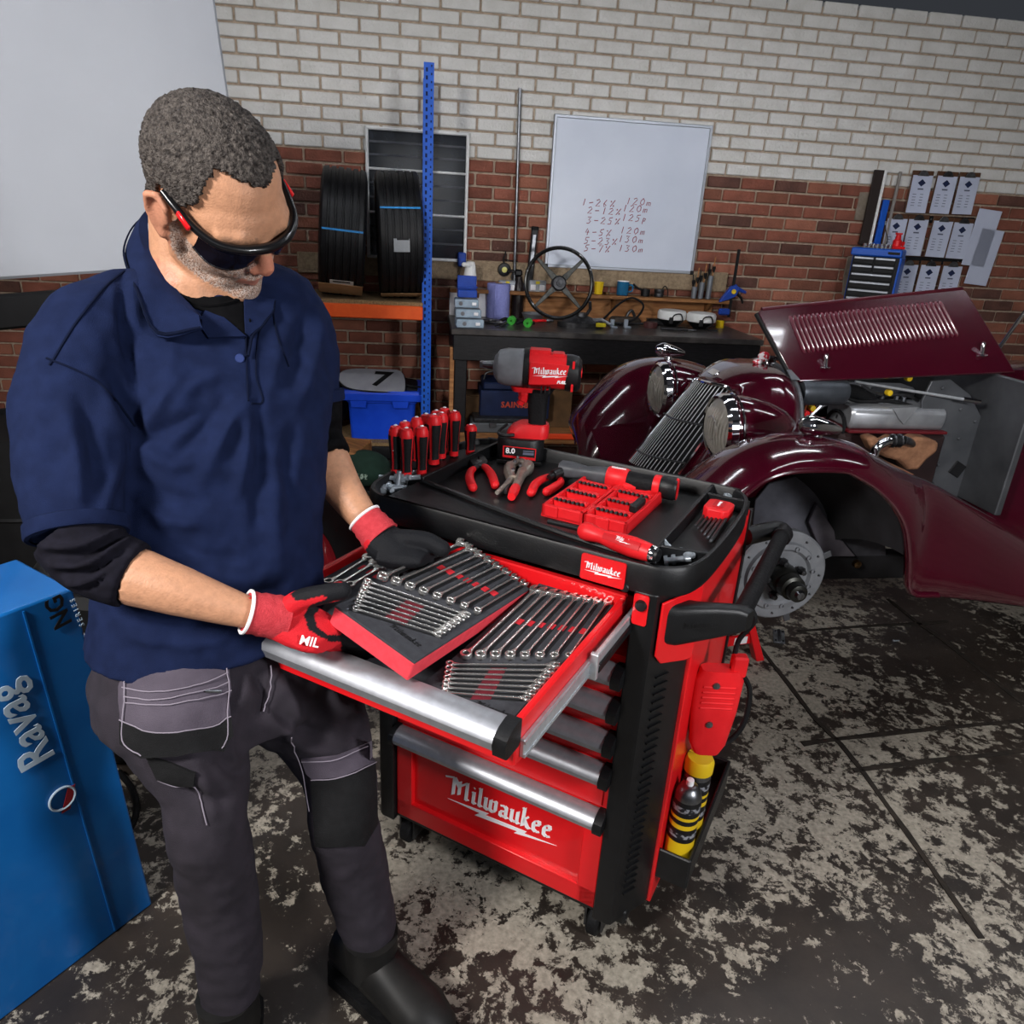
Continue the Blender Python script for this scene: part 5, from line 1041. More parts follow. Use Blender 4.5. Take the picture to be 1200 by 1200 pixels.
# hex key set
a, b_ = on(845, 600, ZT+.03), on(806, 639, ZT+.02); d_ = b_-a
t = thing('hex_key_set', 'fold-out hex key set in a red holder in the right tray pocket', 'hex keys', CAB @ T(-.345, 1.86, ZT+.024) @ RZ(math.atan2(-.29, -.0)))
part('holder', MB().prism([(-.04, -.02), (-.03, -.034), (.03, -.034), (.045, -.02), (.045, .02), (.03, .034), (-.03, .034), (-.04, .02)], .034, T(0, 0, -.012)), REDP, t, bevel=.004)
part('brand_plate', MB().prism(rrect(.052, .028, .008), .002, T(0, 0, .022)), pm('deep_red_plastic', 'b8141c'), t); part('brand_lettering', brand_mb(.04, T(0, 0, .0242) @ RZ(PI/2*0), .0006, bolt=False), WHT, t, smooth=0)
for k in range(6):
    y = -.026+.0105*k; r = .0022+.0006*k; L2 = .11+.016*k
    part('hex_key', MB().tube([(-.05, y, .012), (-.045, y, 0), (-.03, y, 0), (L2, y*1.15, -.006)], r, 6), DSTL, t, smooth=0); part('ball_end', MB().ell((L2, y*1.15, -.006), (r*1.1,)*3, nu=8, nv=5), STL, t)
# ---- impact wrench (front face towards the camera)
P = onz(609, 545, ZT)
wm = T(P.x, P.y+.07, ZT) @ RZ(R(-3)) @ Matrix.Diagonal((.94, .94, .915, 1))
t = thing('impact_wrench', 'red and grey cordless impact wrench standing on its battery on the work tray', 'impact wrench', wm)
def xs(x, w_, h_, z, y=0, r=.42): return [Vector((x, y+a_, z+b_)) for a_, b_ in rrect(w_, h_, min(w_, h_)*r, 5)]
def zs(z, w_, d2, x, y=0, r=.35): return [Vector((x+a_, y+b_, z)) for a_, b_ in rrect(w_, d2, min(w_, d2)*r, 5)]
ZA = .318
part('gearcase', MB().loft([xs(-.105, .03, .03, ZA), xs(-.10, .07, .07, ZA), xs(-.085, .105, .108, ZA), xs(-.06, .118, .122, ZA), xs(0.0, .12, .124, ZA), xs(.012, .122, .126, ZA)]), pm('grey_gearcase', '7c7e82', '727478', 30, rough=.45), t)
part('gearcase_band', MB().loft([xs(-.004, .124, .128, ZA), xs(.012, .126, .13, ZA), xs(.014, .12, .12, ZA)]), BLK, t)
part('anvil', MB().cyl((-.14, 0, ZA+.002), (-.1, 0, ZA+.002), .012, .016, seg=16).box((-.134, 0, ZA+.002), (.03, .02, .02)), STL, t)
part('motor_housing', MB().loft([xs(.006, .112, .11, ZA+.008), xs(.02, .12, .122, ZA+.003), xs(.11, .118, .115, ZA-.004), xs(.145, .115, .112, ZA-.006)]), REDP, t)
part('top_rib', MB().box((.045, 0, ZA+.058), (.07, .06, .016), b=.004), REDP, t); part('top_rib', MB().box((.105, 0, ZA+.05), (.04, .06, .016), b=.004), REDP, t)
part('rear_cap', MB().loft([xs(.132, .12, .118, ZA-.006), xs(.15, .122, .12, ZA-.007), xs(.172, .116, .114, ZA-.009), xs(.182, .09, .09, ZA-.01)]), BLK, t)
for z in (ZA+.03, ZA-.045): part('vent_slot', MB().box((.155, -.0612, z), (.008, .004, .026), b=.002), REDP, t)
part('rear_badge', MB().prism(rrect(.03, .05, .01), .004, T(.180, -.02, ZA) @ RY(PI/2)), REDP, t)
part('side_panel', MB().prism([(.016, -.042), (.13, -.035), (.142, .028), (.018, .032)], .004, T(0, -.0585, ZA) @ RX(PI/2)), REDP, t, bevel=.001)
part('brand_lettering', brand_mb(.112, T(.08, -.0632, ZA+.004) @ RX(PI/2) @ RZ(R(2)), .0012), WHT, t, smooth=0); part('model_lettering', text_mb('FUEL', .013, .001, .0008, .25, T(.12, -.0632, ZA-.028) @ RX(PI/2)), WHT, t)
part('trigger_guard_rib', MB().loft([zs(ZA-.062, .13, .06, .02), zs(ZA-.078, .12, .055, .022)]), REDP, t)
for k in range(3): part('vent_slot', MB().box((.058+.013*k, -.052, ZA-.058), (.005, .012, .022)), BLKM, t)
part('trigger', MB().tube(spline([(-.002, 0, ZA-.07), (.0, 0, ZA-.10), (-.012, 0, ZA-.125)]), [.02]*6+[.018]*6+[.012]*5, 10), REDP, t)
part('grip', MB().loft([zs(ZA-.065, .085, .062, .058), zs(ZA-.09, .066, .058, .05), zs(ZA-.13, .064, .056, .048), zs(ZA-.17, .06, .054, .05), zs(ZA-.205, .058, .052, .052)]), RUB, t)
part('foot', MB().loft([zs(.132, .10, .075, .038), zs(.12, .125, .085, .03), zs(.098, .14, .09, .022), zs(.085, .14, .092, .02)]), REDP, t)
part('battery', MB().loft([zs(.0, .135, .13, 0), zs(.008, .155, .14, 0), zs(.07, .157, .14, 0), zs(.086, .15, .13, 0)]), BLK, t, bevel=.003)
part('battery_base_rail', MB().box((0, -.072, .008), (.15, .01, .012), b=.002), BLK, t); part('battery_label', MB().prism([(-.055, .024), (.055, .018), (.055, .06), (-.055, .064)], .002, T(0, -.0695, 0) @ RX(PI/2)), REDP, t); part('label_window', MB().prism([(-.05, .032), (.052, .028), (.052, .057), (-.05, .061)], .002, T(0, -.0705, 0) @ RX(PI/2)), BLKM, t)
part('capacity_lettering', text_mb('8.0', .026, .001, .0008, 0, T(-.03, -.0728, .047) @ RX(PI/2)), WHT, t); part('small_print', MB().box((.03, -.0728, .05), (.036, .001, .004)).box((.03, -.0728, .041), (.036, .001, .008)), pm('grey_ink', '5a5e70'), t)
part('belt_clip', MB().tube(spline([(-.02, -.06, .1), (-.06, -.055, .095), (-.075, -.03, .1), (-.05, -.0, .12)]), .006, 8), BLK, t)
# ================================================================== the car (frame CAR: x to the rear, -y = the side towards the viewer)
MAR = pm('maroon_paint', '3a0314', '340211', 3, rough=.16, coat=1.0, spec=.35)
MARP = pm('maroon_dull', '48101c', '3c0c16', 8, rough=.35)
DGR = pm('sooty_grey', '2e2e32', '1e1e20', 5, rough=.8); ALP = pm('aluminium_panel', '6c6e72', '56585c', 5, rough=.45, metal=.7); LENS = pm('headlamp_glass', 'b4b0a8', 'a29e96', 24, rough=.2, metal=.5, spec=.8)
car = thing('vintage_car', 'dark maroon open sports car with raised louvred bonnet and bare front hub', 'car', CAR @ T(.6, 0, FLOOR))
def kp(name, mb, mats, **k): return part(name, mb, mats, car, space=CAR, **k)
PC, PE = -.70, -.885
ST = [((790, 600), (835, 640)), ((808, 575), (850, 612)), ((830, 550), (866, 590)), ((850, 530), (882, 573)), ((875, 519), (900, 560)), ((900, 513), (925, 553)), ((932, 510), (955, 550)), ((970, 512), (987, 552)), ((1000, 519), (1005, 558)), ((1012, 526), (1025, 570)), ((1025, 533), (1040, 583)), ((1040, 541), (1052, 598)), ((1055, 548), (1062, 620)), ((1065, 553), (1066, 655)), ((1075, 558), (1068, 694)), ((1100, 570), (1100, 698)), ((1150, 599), (1150, 703)), ((1210, 634), (1210, 711)), ((1290, 680), (1290, 722))]
FX = [((-.296, .619), (-.25, .54)), ((-.329, .679), (-.245, .58)), ((-.311, .743), (-.235, .63)), ((-.267, .807), (-.215, .69)), ((-.206, .875), (-.18, .77)), ((-.125, .952), (-.132, .865)), ((-.045, 1.0), (-.094, .915)), ((.03, 1.028), (-.035, .955)), ((.123, 1.043), (.05, .975))]
CR_ = [Vector((c[0], PC, c[1])) for c, e in FX]+[cv(*c, PC) for c, e in ST[7:]]; ED = [Vector((e[0], PE, e[1])) for c, e in FX]+[cv(*e, PE) for c, e in ST[7:]]
n0 = len(CR_)
def wing(sy):
    rings = []
    for i, (c_, e) in enumerate(zip(CR_, ED)):
        r = []
        # the inner flank drops to the valance beside the nose
        drop = .34 if i < 14 else .2
        for t in np.linspace(PI/2, 0, 7)[:-1]:
            r.append(Vector((c_.x+.05*(1-math.cos(t)), -c_.y-.30*math.sin(t), c_.z-drop*(1-math.cos(t)))))
        for t in np.linspace(0, PI/2, 10):
            r.append(Vector((c_.x+(e.x-c_.x)*(1-math.cos(t)), -c_.y+(-e.y+c_.y)*math.sin(t), c_.z+(e.z-c_.z)*(1-math.cos(t)))))
        r.append(Vector((e.x, -e.y-.012, e.z-.012))); r.append(Vector((e.x, -e.y-.03, e.z-.008)))
        rings.append([Vector((p.x, -p.y*sy, p.z)) for p in r])
    # smooth the stations
    sp = list(zip(*[spline(col, 4) for col in zip(*rings)]))
    mb = MB().loft(sp, caps=False, closed=False); w_ = kp('front_wing', mb, MAR, smooth=60)
    s_ = w_.modifiers.new('solid', 'SOLIDIFY'); s_.thickness = .006
    bead = spline([Vector((e.x, -e.y*-sy*1.0 if False else (-sy)*(-e.y), e.z)) for e in ED[1:n0-3]], 4)
    kp('wing_bead', MB().tube(bead, .008, 8), MAR)
wing(1); wing(-1)
# side lamps on the wings
def sidelamp(u, v, y):
    p = cv(u, v, y); kp('side_lamp', MB().lathe([(0, -.075), (.018, -.07), (.03, -.05), (.034, -.045), (.036, -.03), (.033, 0), (.022, .05), (.01, .085), (0, .09)], o=p, ax=(1, 0, -.12), seg=22), CHR)
    kp('lamp_stem', MB().cyl(p+Vector((0, 0, -.01)), p+Vector((0, 0, -.045)), .016, .022, seg=12), CHR)
sidelamp(959, 500, PC); sidelamp(784, 411, -PC)
# nose shell
GT = [cv(813, 447, .13), cv(835, 441, 0), cv(860, 455, -.13)]
gtop = Vector((.07, 0, 1.085)); gbot = Vector((-.25, 0, .70))
GTL, GTR, GBL, GBR = cv(815, 444, .165), cv(866, 458, -.175), cv(737, 540, .15), cv(796, 556, -.15)
def grille_pt(s_, t):   # s -1..1 across (far to near), t 0 top .. 1 bottom
    q = ((1-s_)/2); top = GTR.lerp(GTL, q); bot = GBR.lerp(GBL, q); p = top.lerp(bot, t)
    return p+Vector((-.045*(1-s_*s_), 0, 0))
rows = [[grille_pt(s_, t) for s_ in np.linspace(-1, 1, 18)] for t in np.linspace(0, 1, 9)]
kp('grille_backing', MB().sheet([[p+Vector((.03, 0, -.01)) for p in r] for r in rows], .004), BLKM)
for j in range(17):
    s_ = -1+2*j/16; top = .035*(1-(1-abs(s_)**2)**.5) if True else 0
    kp('grille_bar', MB().tube([grille_pt(s_, t) for t in np.linspace(.0+max(0, abs(s_)-.7)*.25, 1, 10)], .0022, 6), pm('bright_bar', 'f0f0f2', rough=.28, metal=.75))
fr_l = [grille_pt(-1, t) for t in np.linspace(1, .1, 9)]+[grille_pt(s_, max(0, abs(s_)-.7)*.25)+Vector((0, 0, .008)) for s_ in np.linspace(-.92, .92, 11)]+[grille_pt(1, t) for t in np.linspace(.1, 1, 9)]
kp('grille_surround', MB().tube(fr_l, .009, 8), CHR)
for t in (.42, .86): kp('grille_cross_bar', MB().tube([grille_pt(s_, t)+Vector((-.005, 0, 0)) for s_ in np.linspace(-1, 1, 12)], .0045, 6), STL)
XE = .34
rings = []
NA = 21
def nose_ring(f_):
    r = []
    for k in range(NA):
        a = PI*k/(NA-1); s_ = math.cos(a)   # 1 = near side ... -1 = far
        hw = .36; y = -hw*np.sign(s_)*abs(s_)**.75; z = .80+.36*math.sin(a)**.72
        r.append((XE+.02*math.sin(a), y, z))
    g = []
    for k in range(NA):
        q = k/(NA-1)*3
        if q < 1: p = grille_pt(1.04, 1-q*.96)
        elif q < 2: s_ = 1.04-2.08*(q-1); p = grille_pt(s_, .02)+Vector((0, 0, .012))
        else: p = grille_pt(-1.04, (q-2)*.96+.04)
        g.append(p)
    return [Vector(a)*f_+b_*(1-f_) for a, b_ in zip(r, g)]
def bulge(f_):
    r = nose_ring(f_); c_ = .055*math.sin(PI*min(1, f_))
    return [p+Vector((0, (p.y)*.25*math.sin(PI*f_), c_*.6)) for p in r]
rings = [bulge(f_) for f_ in np.linspace(0, 1, 9)]
ns = kp('nose_shell', MB().loft(rings, caps=False, closed=False), MAR, smooth=60); ns.modifiers.new('solid', 'SOLIDIFY').thickness = .006
kp('bonnet_landing', MB().tube([p+Vector((.004, 0, 0)) for p in rings[-1]], .009, 8), ALP)
kp('nose_badge', MB().prism(rrect(.075, .03, .01), .006, frame(cv(836, 440, 0)+Vector((0, 0, .012)), Vector((0, -1, 0)), Vector((.75, 0, .5)))), CHR)
c_ = cv(893, 423, 0)
kp('filler_cap', MB().lathe([(.03, -.02), (.032, .0), (.024, .012), (0, .016)], o=c_+Vector((.03, 0, -.0)), seg=20), CHR)
kp('filler_lever', MB().tube([c_+Vector((.03, 0, .016)), c_+Vector((.09, -.02, .012)), c_+Vector((.13, -.03, 0))], .008, 8), CHR)
WR = pm('red_white_cloth', 'b02030', 'd8d0d4', 60, rough=.85, lo=.45, hi=.5)
kp('knotted_ribbon', MB().ell(c_+Vector((0, -.01, .02)), (.026, .022, .022)).ell(c_+Vector((-.03, -.02, .0)), (.022, .016, .012)), WR)
# headlamps
for y, lab in ((-.357, None), (.357, None)):
    o_ = Vector((.022, y, .972 if y < 0 else .955)); ax = Vector((1, .0, .03))
    pod = kp('headlamp_pod', MB().lathe([(.118, .0), (.124, .03), (.12, .08), (.1, .16), (.068, .235), (.03, .28), (0, .29)], o=o_, ax=ax, seg=32), MAR, smooth=60)
    part('rim', MB().lathe([(.112, -.03), (.12, -.034), (.13, -.022), (.132, .004), (.126, .012), (.116, .0)], o=o_, ax=ax, seg=36, cap=False), CHR, pod, space=CAR); part('rim', MB().torus(o_+ax*.026, ax, .127, .0045, 36, 8), CHR, pod, space=CAR)
    part('lens', MB().lathe([(0, -.05), (.05, -.045), (.09, -.035), (.117, -.02)], o=o_, ax=ax, seg=36, cap=False), LENS, pod, space=CAR)
    part('reflector', MB().lathe([(0, .10), (.035, .09), (.07, .06), (.1, .015), (.115, -.02)], o=o_, ax=ax, seg=30, cap=False), pm('lamp_reflector', 'e8e6e0', rough=.4, metal=.75), pod, space=CAR)
    part('bulb', MB().ell(o_+ax*.02, (.022, .012, .012), nu=10, nv=8), WHT, pod, space=CAR)
    part('lens_ring', MB().torus(o_+ax*(-.050), ax, .045, .003, 24, 5), LENS, pod, space=CAR)
    for k in range(-5, 6): part('lens_flute', MB().tube([o_+Vector((-.0555+.03*(abs(z)/.1)**2+.012*(k/4)**2, k*.0185, z)) for z in np.linspace(-.1*(1-(k/6)**2)**.5, .1*(1-(k/6)**2)**.5, 6)], .0042, 6), LENS, pod, space=CAR)
    kp('lamp_bracket', MB().tube([o_+Vector((.08, 0, -.1)), o_+Vector((.1, -.03*np.sign(y)*-1, -.2)), o_+Vector((.12, 0, -.32))], [.03, .022, .03], 10), MAR)
# valance between nose and wings, under the lamps
for sy in (-1, 1):
    rows = [[Vector((x, sy*(.12+.33*q), .62+.25*(x+.3)*(.9)+.10*q)) for q in np.linspace(0, 1, 6)] for x in np.linspace(-.28, .5, 8)]
    kp('valance', MB().sheet(rows, .006), MAR, smooth=60)
# raised bonnet panel with louvres
TL_p, BL_p, TR_p, BR_p = cv(890, 364, -.03), cv(928, 447, -.22), cv(1132, 339, -.03), cv(1188, 436, -.22)
pn = [TL_p, TR_p, BR_p, BL_p]; bfr = frame(BL_p, BR_p-BL_p, TL_p-BL_p); bi = bfr.inverted(); q = [bi @ p for p in pn]
def bp(u, v): n_ = (CAR.to_3x3() @ bfr.to_3x3()) @ Vector((0, 0, 1)); return bi @ (CARI @ onp(u, v, CAR @ BL_p, n_))
poly = [bp(u, v) for u, v in ((888, 366), (893, 362), (1128, 338), (1133, 342), (1190, 436), (937, 447), (926, 436))]
bo = kp('raised_bonnet', MB().prism([(p.x, p.y) for p in poly], .014, bfr, z0=-.014), MAR, bevel=.004)
part('bonnet_hem', MB().tube([Vector((p.x, p.y, -.004)) for p in (poly[1], poly[2])], .009, 8).tf(bfr), MARP, bo, space=CAR); part('front_hem', MB().tube([Vector((p.x, p.y, -.012)) for p in (poly[0], poly[6])], .011, 8).tf(bfr), BLKM, bo, space=CAR); part('corner_gusset', MB().prism([(v.x, v.y) for v in (bp(921, 434), bp(926, 434), bp(937, 446), bp(927, 446))], .006, bfr, z0=.001), ALP, bo, space=CAR)
lm = None
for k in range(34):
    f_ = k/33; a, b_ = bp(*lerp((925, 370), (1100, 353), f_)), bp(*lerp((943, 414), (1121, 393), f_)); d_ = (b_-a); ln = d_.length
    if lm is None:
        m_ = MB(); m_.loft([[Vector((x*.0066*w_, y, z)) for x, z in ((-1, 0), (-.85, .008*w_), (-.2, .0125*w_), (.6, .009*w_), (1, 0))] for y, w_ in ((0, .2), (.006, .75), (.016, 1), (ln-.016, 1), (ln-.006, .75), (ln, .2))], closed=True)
        lm = m_.mesh('louvre', pm('louvre_highlight_paint', '5a1428', '501022', 20, rough=.32, coat=1, spec=.8), 40)  # same maroon as the body, lightened so the louvre highlights sit in the colour
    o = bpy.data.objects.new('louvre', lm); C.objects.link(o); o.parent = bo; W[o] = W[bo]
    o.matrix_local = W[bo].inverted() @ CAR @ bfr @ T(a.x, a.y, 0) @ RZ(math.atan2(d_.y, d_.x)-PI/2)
for u, v in ((967, 431), (1150, 417)):
    p = bp(u, v); part('bonnet_pin', MB().lathe([(0, 0), (.022, .001), (.022, .004), (.008, .008), (.0075, .03), (.009, .05), (.006, .056), (0, .056)], seg=18).tf(T(p) @ RX(R(-58))).tf(bfr), CHR, bo, space=CAR)
kp('bonnet_strut', MB().tube([cv(1002, 447, -.16), cv(1055, 456, -.18), cv(1148, 471, -.26)], [.005, .006, .007], 8), GALV); kp('strut_end', MB().cyl(cv(1128, 468, -.25), cv(1148, 471, -.26), .011, seg=10), CHR)
# engine bay
def xz(pts, y, th, name, m_, **k):
    P = [cv(u, v, y) for u, v in pts]; return kp(name, MB().prism([(p.x, p.z) for p in P], th, Matrix(((1, 0, 0, 0), (0, 0, -1, y), (0, 1, 0, 0), (0, 0, 0, 1)))), m_, **k)
xz([(930, 440), (1195, 438), (1195, 640), (1040, 600), (912, 520)], .18, .02, 'far_bay_side', BLKM)
fw = xz([(1078, 470), (1090, 446), (1112, 444), (1135, 462), (1150, 492), (1153, 600), (1120, 592), (1086, 560), (1080, 520)], -.18, .012, 'footwell_panel', ALP, bevel=.003)
for u, v in ((1105, 455), (1128, 468), (1143, 494), (1146, 525), (1147, 555), (1124, 514), (1100, 545), (1095, 490), (1126, 480)): 
    p = cv(u, v, -.195); kp('rivet', MB().lathe([(0, -.004), (.006, -.003), (.008, .001)], o=p, ax=(0, 1, 0), seg=10), ALP)
p = cv(1122, 550, -.195); kp('blanking_plate', MB().box(p, (.06, .006, .06), b=.002, rot=Matrix.Rotation(R(28), 3, 'Y')), BLKM)
kp('bulkhead', MB().box((1.27, -.12, .9), (.03, .6, .55), b=.004), ALP)
a = cv(1000, 477, -.2); b_ = cv(1104, 505, -.2)
def rc(x, z0, z1, y0, y1): return [Vector((x, (y0+y1)/2+p, (z0+z1)/2+q_)) for p, q_ in rrect(y1-y0, z1-z0, .03, 4)]
vc = kp('valve_cover', MB().loft([rc(a.x, b_.z+.01, a.z-.004, -.2, -.02), rc(a.x+.012, b_.z, a.z, -.21, -.01), rc(b_.x-.012, b_.z, a.z, -.21, -.01), rc(b_.x, b_.z+.01, a.z-.004, -.2, -.02)]), pm('cast_aluminium', 'a8aaae', '94969a', 14, rough=.36, metal=.6), smooth=40)
part('cover_lip', MB().box(((a.x+b_.x)/2, -.11, b_.z-.004), (b_.x-a.x+.02, .23, .012), b=.003), pm('engine_red', '5a1018', rough=.5), vc, space=CAR); part('cover_boss', MB().prism([(v.x, v.z) for v in (cv(1044, 477, -.2), cv(1073, 476, -.2), cv(1064, 486, -.2), cv(1056, 496, -.2), cv(1050, 489, -.2))], .01, Matrix(((1, 0, 0, 0), (0, 0, -1, -.208), (0, 1, 0, 0), (0, 0, 0, 1)))), MATS['cast_aluminium'], vc, space=CAR)
kp('engine_block', MB().box(((a.x+b_.x)/2, -.08, b_.z-.16), (b_.x-a.x+.06, .26, .3), b=.02), pm('engine_black', '201414', '2a1a1a', 9, rough=.6))
kp('inlet_plenum', MB().box((a.x+.22, .05, a.z+.02), (.4, .12, .05), b=.015), ALP)
RUST = pm('rusty_iron', '8a6248', '5c3c2a', 14, rough=.85, bump=.4, bscale=60)
man = [(1005, 509), (1016, 506), (1024, 514), (1036, 507), (1052, 512), (1062, 507), (1076, 508), (1088, 513), (1086, 524), (1074, 533), (1064, 545), (1052, 545), (1040, 534), (1028, 531), (1012, 523)]
xz(man, -.25, .07, 'exhaust_manifold', RUST, bevel=.012)
P = [cv(u, v, -.33) for u, v in ((1024, 534), (1028, 524), (1038, 518), (1047, 517))]; kp('coolant_pipe', MB().tube(spline(P, 6), .019, 14), CHR)
kp('hose_joint', MB().cyl(cv(1044, 517, -.33), cv(1056, 516, -.33), .024, seg=14), RUB)
for u in (1046, 1054): p = cv(u, 516.5, -.33); kp('hose_clip', MB().torus(p, (1, 0, 0), .025, .004, 18, 6), STL)
kp('thermostat_elbow', MB().tube(spline([cv(1058, 516, -.33), cv(1066, 519, -.31), cv(1072, 524, -.28)], 5), .02, 12), STL)
kp('radiator_header', MB().lathe([(0, 0), (.05, .004), (.055, .02), (.055, .2), (.05, .215), (0, .22)], o=cv(934, 459, -.2), ax=(1, .1, 0), seg=24), pm('satin_grey', '4c5056', '42464c', 20, rough=.4, metal=.5))
kp('top_hose', MB().tube(spline([cv(980, 457, -.15), cv(1000, 459, -.12), cv(1015, 466, -.1), cv(1022, 474, -.1)], 5), .03, 12), RUB)
for pts, r, m_ in ((((958, 480), (966, 475), (978, 470), (992, 473), (1003, 480)), .009, DSTL), (((932, 508), (945, 492), (962, 475)), .011, STL), (((940, 498), (944, 478), (948, 468)), .006, pm('copper', '8a4a2a', rough=.4, metal=.8)), (((950, 490), (953, 476), (957, 466)), .006, RED), (((985, 462), (1005, 470), (1040, 470), (1070, 476)), .008, BLKM), (((1010, 452), (1030, 462), (1062, 463), (1076, 470)), .007, DSTL)):
    kp('engine_pipe', MB().tube(spline([cv(u, v, -.13) for u, v in pts], 5), r, 8), m_)
for u, v, m_ in ((951, 478, 'yellow_plastic'), (1041, 460, 'yellow_plastic'), (1064, 443, 'yellow_plastic'), (944, 484, 'red_paint')):
    p = cv(u, v, -.15); kp('filler_plug', MB().lathe([(0, -.016), (.012, -.014), (.014, 0), (.012, .01), (0, .012)], o=p, ax=(0, 1, 0), seg=12), MATS[m_])
for u, v in ((985, 485), (1012, 462), (1022, 468), (1033, 468), (1050, 468), (1058, 470), (1018, 458), (1088, 474)):
    p = cv(u, v, -.1); kp('stud_nut', MB().lathe([(.0, -.02), (.011, -.018), (.011, .0), (.018, .004), (.018, .02), (0, .02)], o=p, ax=(0, 0, -1), seg=8), STL)
kp('water_pump', MB().lathe([(0, 0), (.05, 0), (.06, .03), (.05, .09), (0, .1)], o=cv(985, 492, -.12), ax=(1, 0, 0), seg=20), ALP); kp('fan_belt', MB().torus(cv(978, 500, -.12), (1, 0, 0), .07, .008, 24, 6), RUB)
# wheel well, hub, chassis
xz([(884, 585), (900, 566), (930, 557), (965, 556), (1000, 562), (1022, 585), (1034, 615), (1037, 656), (970, 658), (890, 652), (880, 620)], -.42, .012, 'inner_wing', pm('dusty_grey', '5c5c64', '3c3c42', 6, rough=.85), bevel=.003)
rows = [[Vector((e.x, -.88+.46*q, e.z+.002-.13*q*q-.012*q)) for q in np.linspace(0, 1, 6)] for e in spline(ED[8:n0-5], 2)]; kp('wing_underside', MB().sheet(rows, .004), DGR)
xz([(955, 588), (975, 620), (1000, 650), (962, 650), (945, 610)], -.44, .02, 'bracing_gusset', pm('pale_dust', '6c6870', '504c54', 9, rough=.9), bevel=.004)
HC = cv(913, 674, -.66)
dr = kp('brake_backplate', MB().lathe([(.0, -.03), (.05, -.03), (.06, -.012), (.105, -.012), (.115, -.022), (.135, -.02), (.14, -.004), (.175, -.006), (.182, .0), (.182, .03), (.17, .034), (0, .034)], o=HC, ax=(0, 1, 0), seg=56), pm('dull_silver', '8e9094', '7c7e82', 12, rough=.5, metal=.35), smooth=30)
for k in range(12):
    a = 2*PI*k/12; part('rim_rivet', MB().lathe([(0, -.012), (.004, -.010), (.005, 0)], o=HC+Vector((.158*math.cos(a), 0, .158*math.sin(a))), ax=(0, 1, 0), seg=8), DSTL, dr, space=CAR)
    a += .2; part('inner_boss', MB().torus(HC+Vector((.122*math.cos(a), -.024, .122*math.sin(a))), (0, 1, 0), .008, .0025, 12, 5), MATS['dull_silver'], dr, space=CAR)
for k in range(5):
    a = 2*PI*k/5+.5; part('wheel_stud', MB().lathe([(0, -.06), (.01, -.058), (.012, -.045), (.016, -.04), (.016, -.028), (0, -.028)], o=HC+Vector((.072*math.cos(a), 0, .072*math.sin(a))), ax=(0, 1, 0), seg=8), DSTL, dr, space=CAR)
hb = kp('hub', MB().lathe([(0, -.155), (.02, -.155), (.033, -.15), (.036, -.13), (.034, -.115), (.046, -.11), (.05, -.08), (.044, -.075), (.052, -.065), (.058, -.03), (.058, 0)], o=HC, ax=(0, 1, 0), seg=28), pm('oily_steel', '2c2c2a', '444440', 16, rough=.35, metal=.8))
part('axle_nut', MB().lathe([(0, -.168), (.014, -.166), (.02, -.155)], o=HC, ax=(0, 1, 0), seg=16), STL, hb, space=CAR)
for a in (R(25), R(-70), R(120)): kp('backplate_tab', MB().box(HC+Vector((.19*math.cos(a), 0, .19*math.sin(a))), (.04, .006, .026), b=.002, rot=Matrix.Rotation(-a, 3, 'Y')), ALP)
kp('stub_axle', MB().cyl(HC+Vector((0, .03, 0)), HC+Vector((0, .3, .02)), .035, seg=14), DSTL); kp('spring', MB().box((HC.x+.05, -.38, HC.z+.02), (.6, .05, .04), b=.006), DGR)
for sy in (-1, 1): kp('chassis_rail', MB().box((1.1, sy*.4, .40), (2.6, .07, .11), b=.006), DGR)
kp('front_axle', MB().cyl((HC.x, -.5, HC.z), (HC.x, .6, HC.z), .03, seg=12), DGR); kp('brass_plug', MB().lathe([(0, -.02), (.016, -.016), (.018, 0)], o=cv(1003, 660, -.45), ax=(0, 1, 0), seg=10), MATS['brass']); kp('floor_board', MB().box((1.15, -.46, .43), (.5, .1, .012), b=.003), WOODD)
kp('far_hub', MB().lathe([(.18, -.02), (.18, .02), (.06, .03), (.05, .1), (0, .1)], o=(HC.x, .66, HC.z), ax=(0, 1, 0), seg=32), MATS['dull_silver'])
# body behind the engine (mostly outside the frame)
def br(x, hw, zt, zb): return [Vector((x, hw*math.cos(t)*1.0 if abs(math.cos(t)) < .98 else hw*np.sign(math.cos(t)), zb+(zt-zb)*abs(math.sin(t))**.6)) for t in np.linspace(0, PI, 15)]
kp('body_tub', MB().loft([br(1.285, .34, 1.17, .45), br(1.6, .44, 1.2, .42), br(2.2, .5, 1.1, .4), br(2.9, .42, .95, .42)], closed=True), MAR, smooth=50)
kp('cockpit_trim', MB().torus((2.15, 0, 1.12), (0.04, 0, 1), .36, .03, 36, 8), BLK); kp('windscreen_frame', MB().tube([(1.75, -.4, 1.15), (1.85, -.38, 1.42), (1.85, .38, 1.42), (1.75, .4, 1.15)], .01, 8), CHR)
for sy in (-1, 1): kp('rear_wheel', MB().cat(tyre_mb(.345, .16, .235, 48), T(2.75, sy*.66, .2) @ RZ(PI/2)).lathe([(.0, -.05), (.235, -.03), (.235, .03), (0, .05)], o=(2.75, sy*.66, .2), ax=(0, 1, 0), seg=32), RUB)
